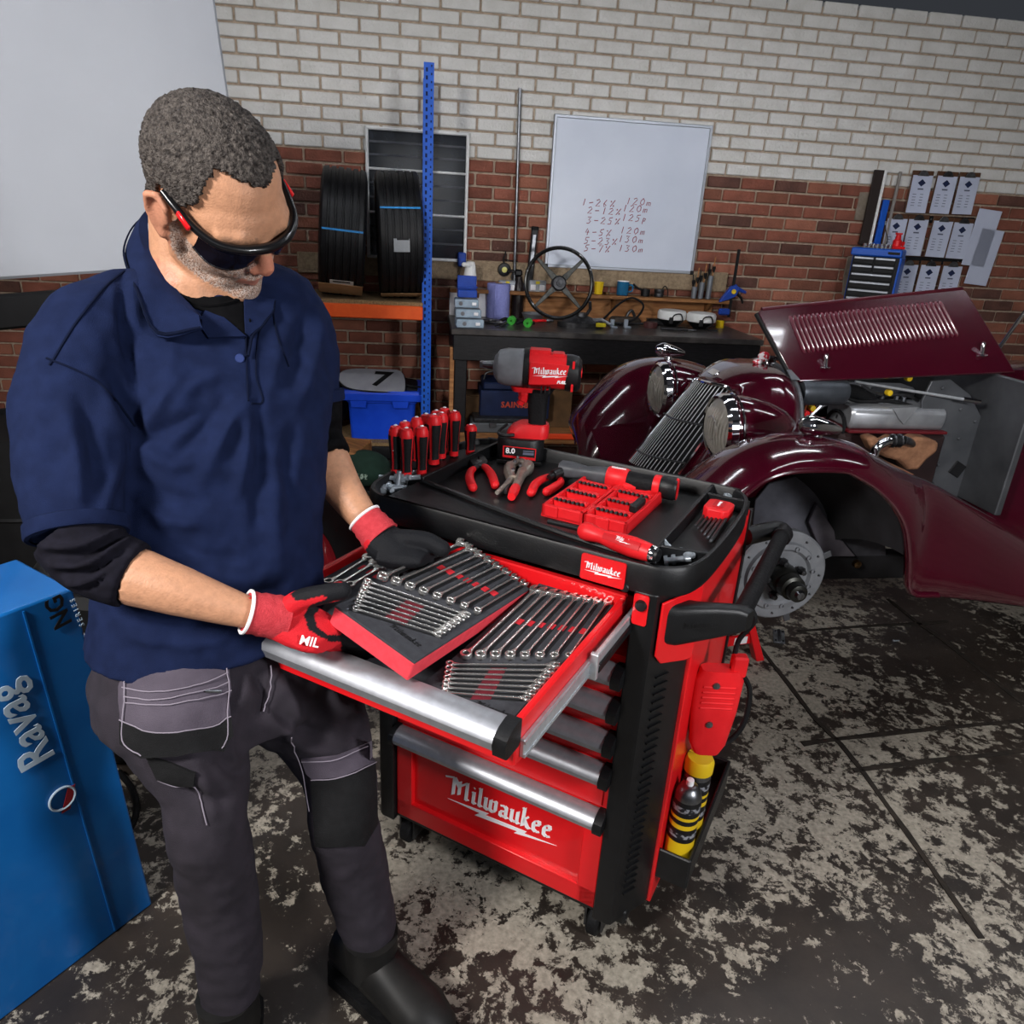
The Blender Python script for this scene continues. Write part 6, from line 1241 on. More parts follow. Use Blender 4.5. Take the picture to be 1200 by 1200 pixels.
# stands and bits on the floor
def stand(P, lab):
    t = thing('jack_stand', lab, 'jack stand', T(P.x, P.y, FLOOR) @ RZ(R(20)))
    for sx in (-1, 1):
        for sy in (-1, 1): part('leg', MB().loft([[Vector((sx*x+a_, sy*x+b_, z)) for a_, b_ in ((-w_, -w_), (w_, -w_), (w_, w_), (-w_, w_))] for x, z, w_ in ((.13, .0, .022), (.035, .34, .016))]), RED, t, bevel=.003)
    part('brace', MB().box((0, -.1, .1), (.2, .012, .05), b=.002), RED, t); part('warning_label', MB().box((.03, -.107, .1), (.07, .004, .036)), WHT, t); part('post', MB().cyl((0, 0, .3), (0, 0, .46), .022, seg=14), DSTL, t); part('saddle', MB().box((0, 0, .47), (.11, .06, .03), b=.006), DSTL, t)
stand(onz(862, 776, FLOOR)+Vector((-.05, .12, 0)), 'red jack stand with white label behind the cabinet push handle')

P = onz(912, 750, FLOOR); t = thing('hinge_plate', 'small drilled steel bracket plate lying on the floor below the bare hub', 'bracket', T(P.x, P.y, FLOOR) @ RZ(R(-8)))
part('plate', MB().box((0, 0, .02), (.055, .075, .006), b=.001, rot=Matrix.Rotation(R(30), 3, 'X')), STL, t); part('pin', MB().cyl((0, -.03, .012), (0, .03, .042), .007, seg=10), DSTL, t)
for sx in (-1, 1):
    for sy in (-1, 1): part('hole', MB().cyl((sx*.018, sy*.026*.87, .0235+sy*.013), (sx*.018, sy*.026*.87-.001, .0255+sy*.013), .004, seg=8), BLKM, t)
single('bolt_on_floor', MB().tube([(0, 0, .005), (.03, .006, .005)], .004, 8).ell((0, 0, .006), (.007, .007, .006), nu=8, nv=5), ZINC, 'tiny bright screw lying alone on the floor right of the hub', 'screw', T(onz(1047, 752, FLOOR)))
# ================================================================== the man
from mathutils.geometry import delaunay_2d_cdt
def remesh(mb, voxel, it=4, fac=.5):
    me = bpy.data.meshes.new('tmp'); me.from_pydata(mb.v, [], mb.f)
    bm = bmesh.new(); bm.from_mesh(me); bmesh.ops.recalc_face_normals(bm, faces=bm.faces); bm.to_mesh(me); bm.free()
    o = bpy.data.objects.new('tmp', me); C.objects.link(o)
    r = o.modifiers.new('r', 'REMESH'); r.mode = 'VOXEL'; r.voxel_size = voxel
    s = o.modifiers.new('s', 'SMOOTH'); s.iterations = it; s.factor = fac
    dg = bpy.context.evaluated_depsgraph_get(); dg.update()
    out_ = bpy.data.meshes.new_from_object(o.evaluated_get(dg)); bpy.data.objects.remove(o); bpy.data.meshes.remove(me); return out_
def getv(me):
    a = np.empty(len(me.vertices)*3); me.vertices.foreach_get('co', a); n = np.empty(len(me.vertices)*3); me.vertices.foreach_get('normal', n); return a.reshape(-1, 3), n.reshape(-1, 3)
def setv(me, a): me.vertices.foreach_set('co', a.ravel()); me.update()
_E = np.array(EYE); _f = np.array(_F); _x = np.array(_RX); _u = np.array(_UP)
def projv(V):
    d = V-_E; w_ = d @ _f; return np.stack([600+FPX*(d @ _x)/w_, 600-FPX*(d @ _u)/w_], 1)
def facing(V, N): d = V-_E; d /= np.linalg.norm(d, axis=1, keepdims=True); return -(d*N).sum(1)
def pdist(P, poly):
    best = np.full(len(P), 1e9); tt = np.zeros(len(P)); n = len(poly)-1
    for i in range(n):
        a = np.array(poly[i], float); b = np.array(poly[i+1], float); d = b-a; t = np.clip(((P-a) @ d)/(d @ d+1e-9), 0, 1)
        q = np.linalg.norm(P-(a+t[:, None]*d), axis=1); k = q < best; best[k] = q[k]; tt[k] = (i+t[k])/n
    return best, tt
def inpoly(P, poly):
    x, y = P[:, 0], P[:, 1]; c_ = np.zeros(len(P), bool); n = len(poly)
    for i in range(n):
        x1, y1 = poly[i]; x2, y2 = poly[(i+1) % n]
        k = ((y1 > y) != (y2 > y)) & (x < (x2-x1)*(y-y1)/((y2-y1) or 1e-9)+x1); c_ ^= k
    return c_
FK = 1.5
def fold(me, items):
    """cloth folds: ridges (+) and valleys (-) along creases seen in the picture, raised along the surface normals"""
    V, N = getv(me); P = projv(V); f_ = np.clip(facing(V, N)*2, 0, 1); d = np.zeros(len(V))
    for pts, amp, wd in items:
        q, t = pdist(P, [tuple(v[:2]) for v in spline([Vector((a, b, 0)) for a, b in pts], 5)]); d += amp*np.exp(-(q/wd)**2)*np.sin(np.clip(t*.9+.05, 0, 1)*PI)**.5
    setv(me, V+N*(d*f_*FK)[:, None])
def noise_disp(me, amp, sc):
    from mathutils import noise
    V, N = getv(me); d = np.array([noise.noise(Vector(v)*sc) for v in V]); setv(me, V+N*(d*amp)[:, None])
def bvh(me): return BVHTree.FromPolygons([v.co.copy() for v in me.vertices], [tuple(p.vertices) for p in me.polygons])
def hit(tree, u, v, dflt=None):
    h = tree.ray_cast(EYE, ray(u, v).normalized()); return h
def drape(tree, poly, off=.004, th=.004, step=6):
    """a cloth piece whose outline is drawn in the picture, laid onto the surface in space"""
    poly = [tuple(p) for p in poly]; den = []
    for i in range(len(poly)):
        a, b_ = Vector(poly[i]), Vector(poly[(i+1) % len(poly)]); n = max(1, int((b_-a).length/step))
        den += [a.lerp(b_, k/n) for k in range(n)]
    xs_ = [p.x for p in den]; ys_ = [p.y for p in den]; gr = np.array([(x, y) for x in np.arange(min(xs_), max(xs_), step) for y in np.arange(min(ys_), max(ys_), step)])
    pts = list(den)
    if len(gr):
        k = inpoly(gr, [tuple(p) for p in den]); dd = np.min(np.linalg.norm(gr[:, None, :]-np.array([tuple(p) for p in den])[None], axis=2), axis=1)
        pts += [Vector(g) for g, ok, q in zip(gr, k, dd) if ok and q > step*.55]
    vs, es, fs, *_ = delaunay_2d_cdt(pts, [], [list(range(len(den)))], 1, 1e-4)
    A, B = [], []; last = None; n = len(vs); ok = [True]*n; hits = [hit(tree, v.x, v.y) for v in vs]
    zs_ = [(_F.dot(h[0]-EYE)) for h in hits if h[0] is not None]; zm = sorted(zs_)[len(zs_)//2] if zs_ else 1.5
    for v, h in zip(vs, hits):
        if h[0] is None:
            P = at(v.x, v.y, zm); N = -ray(v.x, v.y).normalized()
        else:
            P, N = h[0], h[1]
            if N.dot(ray(v.x, v.y)) > 0: N = -N
        A.append(P+N*(off+th)); B.append(P+N*(off-.001))
    fs = [tuple(f) for f in fs]; mb = MB(); cnt = {}
    for f in fs:
        for i in range(len(f)): e = (f[i], f[(i+1) % len(f)]); cnt[e] = 1
    F = [f for f in fs]+[tuple(n+i for i in f[::-1]) for f in fs]+[(b_, a, n+a, n+b_) for a, b_ in cnt if (b_, a) not in cnt]
    return mb.add(A+B, F)
def line_on(tree, pts, r=.0015, off=.001, n=5):
    out_ = []
    for p in spline([Vector((a, b_, 0)) for a, b_ in pts], n):
        h = hit(tree, p.x, p.y)
        if h[0] is not None: out_.append(h[0]+h[1]*off)
    return MB().tube(out_, r, 6) if len(out_) > 1 else MB()
def ell_ring(c_, a, b_, r_, f_, n=28, pw=2.2, tilt=0):
    o = []
    for k in range(n):
        t = 2*PI*k/n; cx_, sy_ = math.cos(t), math.sin(t); cx_ = math.copysign(abs(cx_)**(2/pw), cx_); sy_ = math.copysign(abs(sy_)**(2/pw), sy_)
        o.append(c_+r_*(a*cx_)+f_*(b_*sy_)+Vector((0, 0, tilt*sy_)))
    return o
fac = Vector((.64, -.77, 0)).normalized(); rgt = Vector((-.77, -.64, 0)).normalized()
def torso(mb, ex=0):
    S = [(247, 737, 1.53, .238, .178), (250, 690, 1.52, .226, .170), (253, 600, 1.52, .220, .170), (258, 520, 1.52, .228, .170), (256, 450, 1.52, .24, .168), (248, 395, 1.51, .235, .145), (243, 360, 1.505, .185, .115), (240, 335, 1.50, .12, .1), (240, 318, 1.49, .09, .088)]
    rings = [ell_ring(at(u, v, Z), a+ex, b_+ex, rgt, fac, tilt=.0 if v > 500 else -.03*(500-v)/180) for u, v, Z, a, b_ in S]; return mb.loft(rings)
RA = [(185, 352, 1.455, .062), (142, 372, 1.415, .082), (106, 400, 1.375, .092), (84, 480, 1.33, .090), (84, 560, 1.29, .082), (92, 628, 1.27, .068), (112, 655, 1.265, .058), (157, 675, 1.27, .052), (212, 693, 1.275, .044), (288, 717, 1.30, .029), (330, 726, 1.32, .026)]
LA = [(285, 345, 1.555, .07), (320, 358, 1.59, .082), (342, 385, 1.615, .082), (354, 425, 1.63, .080), (360, 470, 1.65, .070), (366, 515, 1.66, .062), (383, 542, 1.645, .054), (405, 578, 1.625, .042), (431, 613, 1.60, .031), (448, 632, 1.59, .03)]
def chain(mb, J, ex=0, i0=0, i1=None, n=5, seg=16):
    J = J[i0:i1]; P = spline([at(u, v, Z) for u, v, Z, r in J], n); rr = np.interp(np.linspace(0, len(J)-1, len(P)), range(len(J)), [j[3]+ex for j in J]); return mb.tube(P, list(rr), seg)
# ---- trousers and legs
kneeR, kneeL = at(246, 970, 1.46), at(403, 965, 1.67)
def leg_chain(L, knee, dx, ex=0):
    P = [at(u, v, Z) for u, v, Z, r in L]+[knee]; rr = [r+ex for *_, r in L]+[.078+ex]
    ank = knee+Vector((dx, .02, FLOOR+.13-knee.z)); P += [knee.lerp(ank, .35)+Vector((-.01, .03, 0)), knee.lerp(ank, .7)+Vector((0, .02, 0)), ank]; rr += [.082+ex, .072+ex, .058+ex]
    sp = spline(P, 5); return sp, list(np.interp(np.linspace(0, len(P)-1, len(sp)), range(len(P)), rr)), ank
LR = [(212, 790, 1.48, .135), (220, 840, 1.46, .132), (230, 885, 1.45, .108), (241, 925, 1.45, .082)]; LL = [(325, 800, 1.66, .13), (366, 835, 1.67, .122), (383, 868, 1.67, .102), (397, 910, 1.67, .082)]
spR, rrR, ankR = leg_chain(LR, kneeR, -.02); spL, rrL, ankL = leg_chain(LL, kneeL, .05)
# ---- head frame (cm, x = his right, y = forwards, z = up)
HS = .0135
HR = Matrix(((-.5597, .6999, .4437), (-.7798, -.2636, -.5679), (-.2805, -.6638, .6933)))
HO = EYE+(Vector((-.5118, 1.2911, 1.6744))-EYE)*1.148
HM = Matrix.Translation(HO) @ (HR.to_4x4() @ Matrix.Scale(HS, 4)); HI = HM.inverted()
hd_ = MB()
hd_.ell((0, -1.2, 4.6), (7.7, 9.8, 8.4), nu=28, nv=18); hd_.ell((0, 3.6, 3.2), (6.9, 6.0, 5.4), nu=24, nv=14)
hd_.ell((0, 3.6, -2.4), (6.2, 5.6, 6.6), nu=24, nv=14); hd_.ell((0, 8.0, -9.2), (2.9, 2.3, 2.3)); hd_.ell((0, 5.0, -6.8), (4.6, 4.0, 3.6))
for s_ in (-1, 1):
    hd_.tube([(s_*6.6, .3, -1.5), (s_*6.2, 1.2, -5.4), (s_*4.2, 5.2, -8.0), (s_*1.4, 8.4, -9.8)], [1.2, 1.5, 1.6, 1.5], 10)
    hd_.ell((s_*4.3, 5.9, -.9), (2.5, 2.6, 2.4)); hd_.tube([(s_*5.6, 6.2, 3.0), (s_*3.2, 8.2, 3.6), (s_*.8, 8.7, 3.2)], [1.2, 1.35, 1.1], 10)
    hd_.ell((s_*3.2, 7.2, 1.9), (1.7, 1.2, 1.1)); hd_.ell((s_*1.25, 9.9, -1.9), (.95, 1.05, .85)); hd_.ell((s_*2.4, 7.6, -3.2), (1.8, 1.8, 2.0))
    # ear: bowl, rim and lobe
    hd_.ell((s_*8.0, -.6, .5), (.7, 1.7, 2.8)); hd_.tube([(s_*8.1, .9, .2), (s_*8.7, .8, 2.6), (s_*9.0, -.9, 3.6), (s_*9.1, -2.5, 2.2), (s_*8.8, -2.3, -.3), (s_*8.3, -1.0, -2.2), (s_*7.9, .1, -2.9)], [.5, .55, .6, .62, .55, .6, .75], 8); hd_.ell((s_*8.1, .3, -.4), (.6, .6, 1.0)); hd_.ell((s_*8.0, -.1, -2.7), (.7, .9, .9))
hd_.tube([(0, 8.9, 3.0), (0, 9.9, 1.0), (0, 10.9, -.9), (0, 11.2, -1.4)], [.85, .95, 1.15, 1.1], 12); hd_.ell((0, 10.9, -1.5), (1.15, 1.1, 1.0))
hd_.ell((0, 7.6, -4.6), (3.1, 2.2, 2.5)); hd_.tube([(-2.4, 8.6, -4.9), (-.8, 9.85, -4.5), (0, 9.8, -4.6), (.8, 9.85, -4.5), (2.4, 8.6, -4.9)], [.3, .5, .48, .5, .3], 8); hd_.tube([(-2.2, 8.6, -5.4), (0, 9.75, -5.9), (2.2, 8.6, -5.4)], [.3, .6, .3], 8)
hd_.tf(HM)
nbase = at(228, 340, 1.49)
body = MB().cat(hd_)
body.tube(spline([HM @ Vector((0, -3.2, -1)), HM @ Vector((0, -4.0, -6)), nbase+Vector((0, 0, .02)), nbase+Vector((0, 0, -.12))], 5), [.076]*5+[.077]*5+[.09]*5+[.11], 20)
torso(body, -.055); chain(body, RA, -.03, 0, 8); chain(body, RA, 0, 7); chain(body, LA, -.03, 0, 7); chain(body, LA, 0, 6)
body.tube(spR, [r-.025 for r in rrR], 14); body.tube(spL, [r-.025 for r in rrL], 14)
bme = remesh(body, .0046, 5, .5)
V, N = getv(bme); P = projv(V); Lh = np.array((HI.to_3x3() @ Matrix.Identity(3))); LV = (V @ np.array(HI.to_3x3()).T)+np.array(HI.translation)
col = np.zeros((len(V), 4)); col[:] = lin('b98768'); rng = np.random.RandomState(3)
hz = rng.rand(len(V)); onhead = (np.linalg.norm(LV, axis=1) < 17)
def tint(mask, c_, k): col[mask] = col[mask]*(1-k)+np.array(lin(c_))*k
nose_ = onhead & (np.linalg.norm(LV-np.array([0, 10.9, -1.4]), axis=1) < 2.6); tint(nose_, 'c07660', .7)
tint(onhead & (np.abs(LV[:, 0]) > 7.6) & (LV[:, 2] < 4) & (np.abs(LV[:, 1]) < 4), 'b87862', .6); tint(onhead & (np.abs(LV[:, 0]) < 5.6) & (LV[:, 1] > 5) & (np.abs(LV[:, 2]+.5) < 1.8) & ~nose_, 'bc7c62', .4)
ax_ = np.abs(LV[:, 0])
jaw_ = onhead & (LV[:, 2] < -3.0-.0*ax_) & (LV[:, 2] < -2.2-.35*np.clip(LV[:, 1]-2, 0, 6)+.28*np.clip(ax_-3, 0, 4)) & (LV[:, 2] > -11.6) & (LV[:, 1] > -1.0) & (N @ np.array(HR)[:, 1] > -.5)
side_ = onhead & (ax_ > 5.4) & (LV[:, 1] > -.6) & (LV[:, 1] < 3.6) & (LV[:, 2] < 3.5) & (LV[:, 2] > -7) & (ax_ < 7.6)
must_ = onhead & (LV[:, 1] > 7.6) & (ax_ < 3.6) & (LV[:, 2] < -2.5) & (LV[:, 2] > -4.35)
lips_ = onhead & (LV[:, 1] > 8.5) & (ax_ < 2.4) & (np.abs(LV[:, 2]+5.2) < .75)
beard = (jaw_ | side_ | must_) & ~lips_ & ~(onhead & (LV[:, 1] > 9.6) & (LV[:, 2] > -2.4))
wv = .25+.75*hz; grey = np.array(lin('a0968e'))[None]*wv[:, None]+np.array(lin('40342e'))[None]*(1-wv[:, None])
beard &= ((N @ np.array(HR)[:, 2]) > -.55)
BP = [(197, 262), (206, 257), (215, 275), (228, 291), (247, 303), (262, 311), (276, 310), (284, 305), (297, 302), (313, 311), (318, 325), (315, 340), (303, 351), (288, 353), (274, 347), (260, 340), (243, 331), (226, 320), (210, 306), (201, 290)]
beard = onhead & inpoly(P, BP) & (facing(V, N) > -.1) & ~lips_ & ~(LV[:, 1] > 10.2); beard |= (jaw_ | must_) & ~lips_ & (LV[:, 0] < 0)
bw = beard*(.55+.3*rng.rand(len(V))); bk = 0*beard; col = col*(1-bk[:, None])+grey*bk[:, None]; tint(lips_, 'a86a5c', .8)
tint(onhead & (LV[:, 2] > 2.6) & (LV[:, 2] < 4.4) & (LV[:, 1] > 6.2) & (ax_ > 1.2) & (ax_ < 5.6) & (hz > .3) & (LV[:, 2] < 3.9), '6a5244', .45)
arm_ = ~onhead & (V[:, 2] < 1.35) & (hz > .8); tint(arm_, '8a6650', .18)
bme.attributes.new('Beard', 'FLOAT', 'POINT').data.foreach_set('value', bw.astype(float))
bme.attributes.new('Col', 'FLOAT_COLOR', 'POINT').data.foreach_set('color', col.ravel())
SKIN = attr_mat('skin', True, rough=.52, bump=.25, bscale=260, nscale=90, namt=.22, spec=.4)
bme.materials.append(SKIN); bme.shade_smooth()
ORG = Matrix.Translation((-.62, 1.45, FLOOR)); OI = ORG.inverted()
person = thing('person', 'man in navy polo shirt, dark glasses and work trousers bent over the open drawer', 'person', ORG)
def mp(name, me, mats=None, label=None, kind=None, parent=None, smooth=None):
    if isinstance(me, MB): return part(name, me, mats, parent or person, space=I4, label=label, smooth=smooth or 50)
    me.transform(OI); me.name = name
    if mats is not None: me.materials.clear(); me.materials.append(mats)
    me.shade_smooth(); o = bpy.data.objects.new(name, me); C.objects.link(o); o.parent = parent or person; W[o] = W[person]; return tagit(o, label)
bt = bvh(bme)
# hair from the scalp
LVm = LV; HAIR = pm('greying_hair', '241e1c', '5a534e', 140, rough=.6, detail=3, bump=.8, bscale=260)
hm = onhead & (((LV[:, 2] > 9.4+.25*ax_) & (LV[:, 1] > 3.0)) | ((LV[:, 2] > 3.4+.9*np.clip(LV[:, 1]-1, 0, 9)) & (LV[:, 1] <= 3.6) & (ax_ > 4.5)) | ((LV[:, 2] > 3) & (LV[:, 1] <= 3.0) & (ax_ <= 6)) | ((LV[:, 1] < -2.2) & (LV[:, 2] > -5.5))) & ~((ax_ > 7.55) & (LV[:, 2] < 4.2) & (np.abs(LV[:, 1]+.6) < 2.6))
idx = np.full(len(V), -1); kk = np.where(hm)[0]; idx[kk] = np.arange(len(kk)); off_ = .005+.006*rng.rand(len(kk))
hv = V[kk]+N[kk]*off_[:, None]; hf = [tuple(int(idx[i]) for i in p.vertices) for p in bme.polygons if all(hm[i] for i in p.vertices)]
ho = mp('hair', MB().add([tuple(v) for v in hv], hf), HAIR, smooth=60); ho.modifiers.new('s', 'SOLIDIFY').thickness = .008
mp('body', bme)
# ---- polo shirt
sh = MB(); torso(sh); chain(sh, RA, .006, 0, 6); chain(sh, LA, .006, 0, 5)
sh.ell(at(325, 345, 1.585), (.06, .06, .06)); sh.ell(at(342, 352, 1.60), (.055, .055, .055))
sme = remesh(sh, .0068, 8, .5)
V, N = getv(sme)
# cut the sleeves at their hems by squeezing nothing: the sleeves end where the chain ends
fold(sme, [([(143, 318), (148, 380), (156, 440), (163, 508)], -.013, 7), ([(165, 505), (195, 470), (215, 440)], .010, 9), ([(168, 515), (200, 500), (240, 480)], -.008, 8), ([(165, 520), (190, 540), (230, 545)], .010, 9),
 ([(288, 470), (262, 510), (240, 560)], .012, 10), ([(292, 472), (290, 520), (278, 580)], .010, 9), ([(300, 480), (305, 540), (300, 620)], -.008, 9), ([(262, 470), (230, 510), (200, 540)], -.009, 9), ([(255, 440), (225, 455), (200, 490)], .008, 9),
 ([(130, 440), (150, 480), (165, 515)], -.012, 8), ([(120, 460), (135, 500), (150, 530)], .012, 9), ([(95, 470), (110, 520), (118, 570)], -.008, 9), ([(75, 480), (90, 540), (92, 590)], .008, 9), ([(140, 540), (130, 570), (120, 605)], .008, 8),
 ([(160, 560), (200, 580), (250, 590)], -.007, 9), ([(165, 590), (200, 610), (240, 615)], .009, 9), ([(175, 620), (230, 650), (280, 655)], -.009, 10), ([(190, 650), (240, 680), (300, 680)], .010, 11), ([(330, 560), (320, 610), (330, 660)], .008, 10), ([(345, 500), (335, 560), (345, 600)], -.009, 9),
 ([(365, 350), (350, 400), (345, 450)], -.008, 8), ([(375, 380), (368, 420), (352, 470)], .009, 8), ([(330, 400), (320, 440), (310, 480)], .007, 9), ([(205, 400), (195, 450), (185, 480)], .006, 9), ([(140, 720), (190, 735), (260, 735)], -.006, 7), ([(150, 745), (200, 755), (260, 752)], .005, 7)])
noise_disp(sme, .006, 14); noise_disp(sme, .003, 34)
NAVY = pm('navy_pique', '131c38', '172140', 30, rough=.9, bump=.3, bscale=700, spec=.1)
st_ = bvh(sme); mp('polo_shirt', sme, NAVY)
NAVD = pm('navy_trim', '0a1022', '0d142a', 40, rough=.9, spec=.08)
BTE = pm('black_jersey', '08080a', '0c0c0e', 60, rough=.9, spec=.08)
# shirt hem strip, seams, placket, buttons
mp('shoulder_seam', line_on(st_, [(146, 318), (125, 335), (105, 358), (85, 385), (65, 418), (58, 428)], .0022), NAVD)
mp('sleeve_seam', line_on(st_, [(55, 420), (85, 432), (115, 448), (140, 475), (158, 500)], .0022), NAVD); mp('placket_seam', line_on(st_, [(288, 396), (289, 430), (291, 470)], .002), NAVD); mp('placket_edge', line_on(st_, [(308, 375), (302, 400), (300, 440), (308, 470), (294, 473)], .0018), NAVD); mp('front_panel_fold', line_on(st_, [(318, 350), (324, 390), (338, 430)], .002), NAVD)
mp('undershirt', drape(st_, [(205, 336), (222, 345), (245, 349), (268, 347), (286, 345), (287, 394), (276, 386), (262, 374), (245, 367), (228, 362)], .0005, .003, 5), BTE, label='black crew-neck undershirt')
mp('undershirt_rib', line_on(st_, [(211, 347), (235, 358), (262, 357), (284, 350)], .004, .004), BTE)
def zof(tree, u, v, dflt, off=.012):
    h = hit(tree, u, v); return (_F.dot(h[0]-EYE)-off) if h[0] is not None else dflt
UU = [(214, 236, 1.60), (190, 244, 1.55), (175, 256, 1.50), (174, 272, 1.465), (180, 291, 1.44), (192, 317, 1.415), (211, 344, 1.40), (238, 372, 1.375)]
OO = [(205, 243, 1.62), (178, 252, 1.57), (158, 268, 1.52), (147, 292, 1.47), (149, 313, 1.42), (163, 347, 1.38), (185, 394, 1.345), (238, 386, 1.36)]
rows = []
for (u, v, z), (u2, v2, z2) in zip(UU, OO):
    a = at(u, v, z); zz = min(z2, zof(st_, u2, v2, z2, .010)); b_ = at(u2, v2, zz); m_ = a.lerp(b_, .22)+Vector((-.004, -.008, .010)); m2 = a.lerp(b_, .6)+Vector((-.002, -.008, .006)); rows.append([a, m_, m2, b_])
cols_ = list(zip(*[spline(c_, 4) for c_ in zip(*rows)])); mp('collar', MB().sheet(cols_, .005), NAVY)
for q in (.80, .88): mp('collar_stripe', MB().tube([Vector(c_[2]).lerp(c_[3], q*1.0)+Vector((-.002, -.004, .002)) for c_ in cols_], .0016, 6), NAVD)
mp('collar_stand', drape(st_, [(236, 374), (240, 366), (262, 374), (287, 396), (244, 398), (237, 388)], .003, .004, 5), NAVY)
mp('collar', drape(st_, [(284, 351), (300, 347), (322, 352), (318, 366), (305, 386), (292, 396), (286, 392)], .006, .005, 5), NAVY)
mp('collar_shade_edge', line_on(st_, [(322, 353), (318, 367), (306, 386), (294, 398), (290, 420)], .003, .008), NAVD)
mp('button', MB().lathe([(0, .004), (.0075, .004), (.009, .002), (.009, 0)], o=hit(st_, 281, 420)[0]-ray(281, 420).normalized()*.002, ax=-ray(281, 420), seg=16), pm('navy_button', '2c3a6a', rough=.3))
h_ = hit(st_, 293, 376)[0]; mp('button_hole', MB().ell(h_-ray(293, 376).normalized()*.013, (.002, .003, .005), nu=8, nv=6), BTE)
# black under-sleeves
us = MB(); chain(us, RA, .008, 5, 8); um = remesh(us, .006, 3); 
fold(um, [([(52, 640), (95, 640), (140, 622)], .010, 4), ([(55, 652), (100, 650), (145, 628)], -.008, 4), ([(60, 662), (105, 660), (148, 633)], .010, 4), ([(68, 674), (110, 668), (145, 645)], -.008, 4), ([(80, 684), (112, 678), (135, 655)], .009, 4), ([(95, 690), (115, 680), (130, 660)], -.007, 4)]); mp('undershirt_sleeve', um, pm('charcoal_jersey', '15141b', '1a1922', 60, rough=.9, spec=.08))
us = MB(); chain(us, LA, .008, 4, 7); um = remesh(us, .006, 3); fold(um, [([(352, 480), (375, 490), (398, 488)], .008, 5), ([(355, 500), (378, 506), (402, 500)], -.007, 5), ([(358, 520), (382, 522), (404, 514)], .006, 5)]); mp('undershirt_sleeve', um, BTE)
# sleeve hems
def hem(J, i, f_, r, m_, th=.006, w_=.02, nm='sleeve_hem'):
    a, b_ = at(*J[i][:3]), at(*J[i+1][:3]); c_ = a.lerp(b_, f_); d_ = (b_-a).normalized(); mp(nm, MB().lathe([(r, -w_), (r+th, -w_*.8), (r+th, w_*.2), (r+th*.6, w_*.4), (r-.004, w_*.4)], o=c_, ax=d_, seg=32, cap=False), m_)
hem(RA, 4, .93, .076, NAVY); hem(LA, 3, .95, .078, NAVY)
# ---- trousers
trm = MB(); trm.loft([ell_ring(at(u, v, Z), a, b_, rgt, fac) for u, v, Z, a, b_ in ((247, 742, 1.53, .215, .15), (247, 775, 1.53, .228, .168), (255, 810, 1.54, .235, .172), (268, 835, 1.55, .2, .15))]); trm.tube(spR, rrR, 20); trm.tube(spL, rrL, 20)
tme = remesh(trm, .0075, 8)
fold(tme, [([(300, 790), (312, 815), (305, 835)], -.014, 8), ([(330, 800), (345, 830), (345, 860)], .012, 9), ([(320, 830), (345, 850), (380, 860)], -.010, 7), ([(325, 845), (355, 872), (395, 880)], .009, 8), ([(290, 800), (270, 850), (275, 900)], .010, 9), ([(260, 890), (275, 905), (290, 905)], -.009, 7), ([(225, 890), (245, 930), (250, 965)], .008, 9), ([(200, 920), (230, 935), (270, 935)], -.008, 8), ([(380, 800), (400, 830), (430, 840)], .008, 8)]); noise_disp(tme, .008, 11); noise_disp(tme, .003, 30)
TRS = pm('slate_workwear', '2a262d', '312c34', 24, rough=.9, bump=.3, bscale=600); TRL = pm('light_slate_workwear', '4c4550', '544d58', 24, rough=.9, bump=.3, bscale=600); TRB = pm('black_cordura', '0c0c0e', '121214', 60, rough=.85, bump=.3, bscale=500)
tt_ = bvh(tme); mp('trousers', tme, TRS)
HP = [(148, 779), (172, 784), (205, 779), (236, 770), (263, 763), (266, 800), (271, 858), (258, 877), (215, 881), (172, 881), (150, 867), (148, 820)]
hp_ = mp('holster_pocket', drape(tt_, HP, .010, .008, 7), TRL, label='light grey holster pocket')
HB = [(150, 843), (175, 851), (210, 854), (240, 850), (270, 841), (271, 858), (258, 877), (215, 881), (172, 881), (151, 868)]
mp('pocket_black_base', drape(tt_, HB, .0185, .003, 7), TRB, parent=hp_)
STI = pm('pale_stitching', '8a828e', rough=.8)
for pts in ([(155, 805), (190, 812), (225, 806), (262, 790)], [(157, 815), (190, 820), (225, 815), (263, 800)], [(158, 822), (195, 827), (235, 820), (266, 810)], [(150, 842), (175, 850), (210, 853), (240, 849), (270, 840)], [(157, 787), (157, 820), (154, 864), (173, 878)], [(259, 766), (262, 800), (266, 856), (256, 874)]):
    mp('stitching', line_on(tt_, pts, .0012, .0215), STI, parent=hp_)
mp('zip_pull', line_on(tt_, [(236, 812), (252, 811)], .003, .022), STL, parent=hp_)
mp('thigh_patch', drape(tt_, [(173, 884), (195, 890), (230, 904), (229, 919), (206, 918), (186, 912)], .003, .004, 6), TRB); mp('stitching', line_on(tt_, [(186, 913), (206, 920), (230, 921), (238, 945), (243, 965)], .0012, .004), STI)
mp('knee_band', drape(tt_, [(354, 888), (395, 884), (436, 868), (437, 893), (400, 909), (367, 911), (360, 905)], .003, .004, 6), TRL); mp('knee_patch', drape(tt_, [(366, 912), (400, 910), (437, 894), (440, 965), (425, 990), (372, 990)], .003, .004, 7), TRB)
for pts in ([(355, 890), (395, 887), (436, 871)], [(366, 911), (400, 909), (437, 894)], [(340, 862), (352, 888), (362, 925), (366, 950)], [(315, 780), (318, 810), (308, 835)]): mp('stitching', line_on(tt_, pts, .0012, .0085), STI)
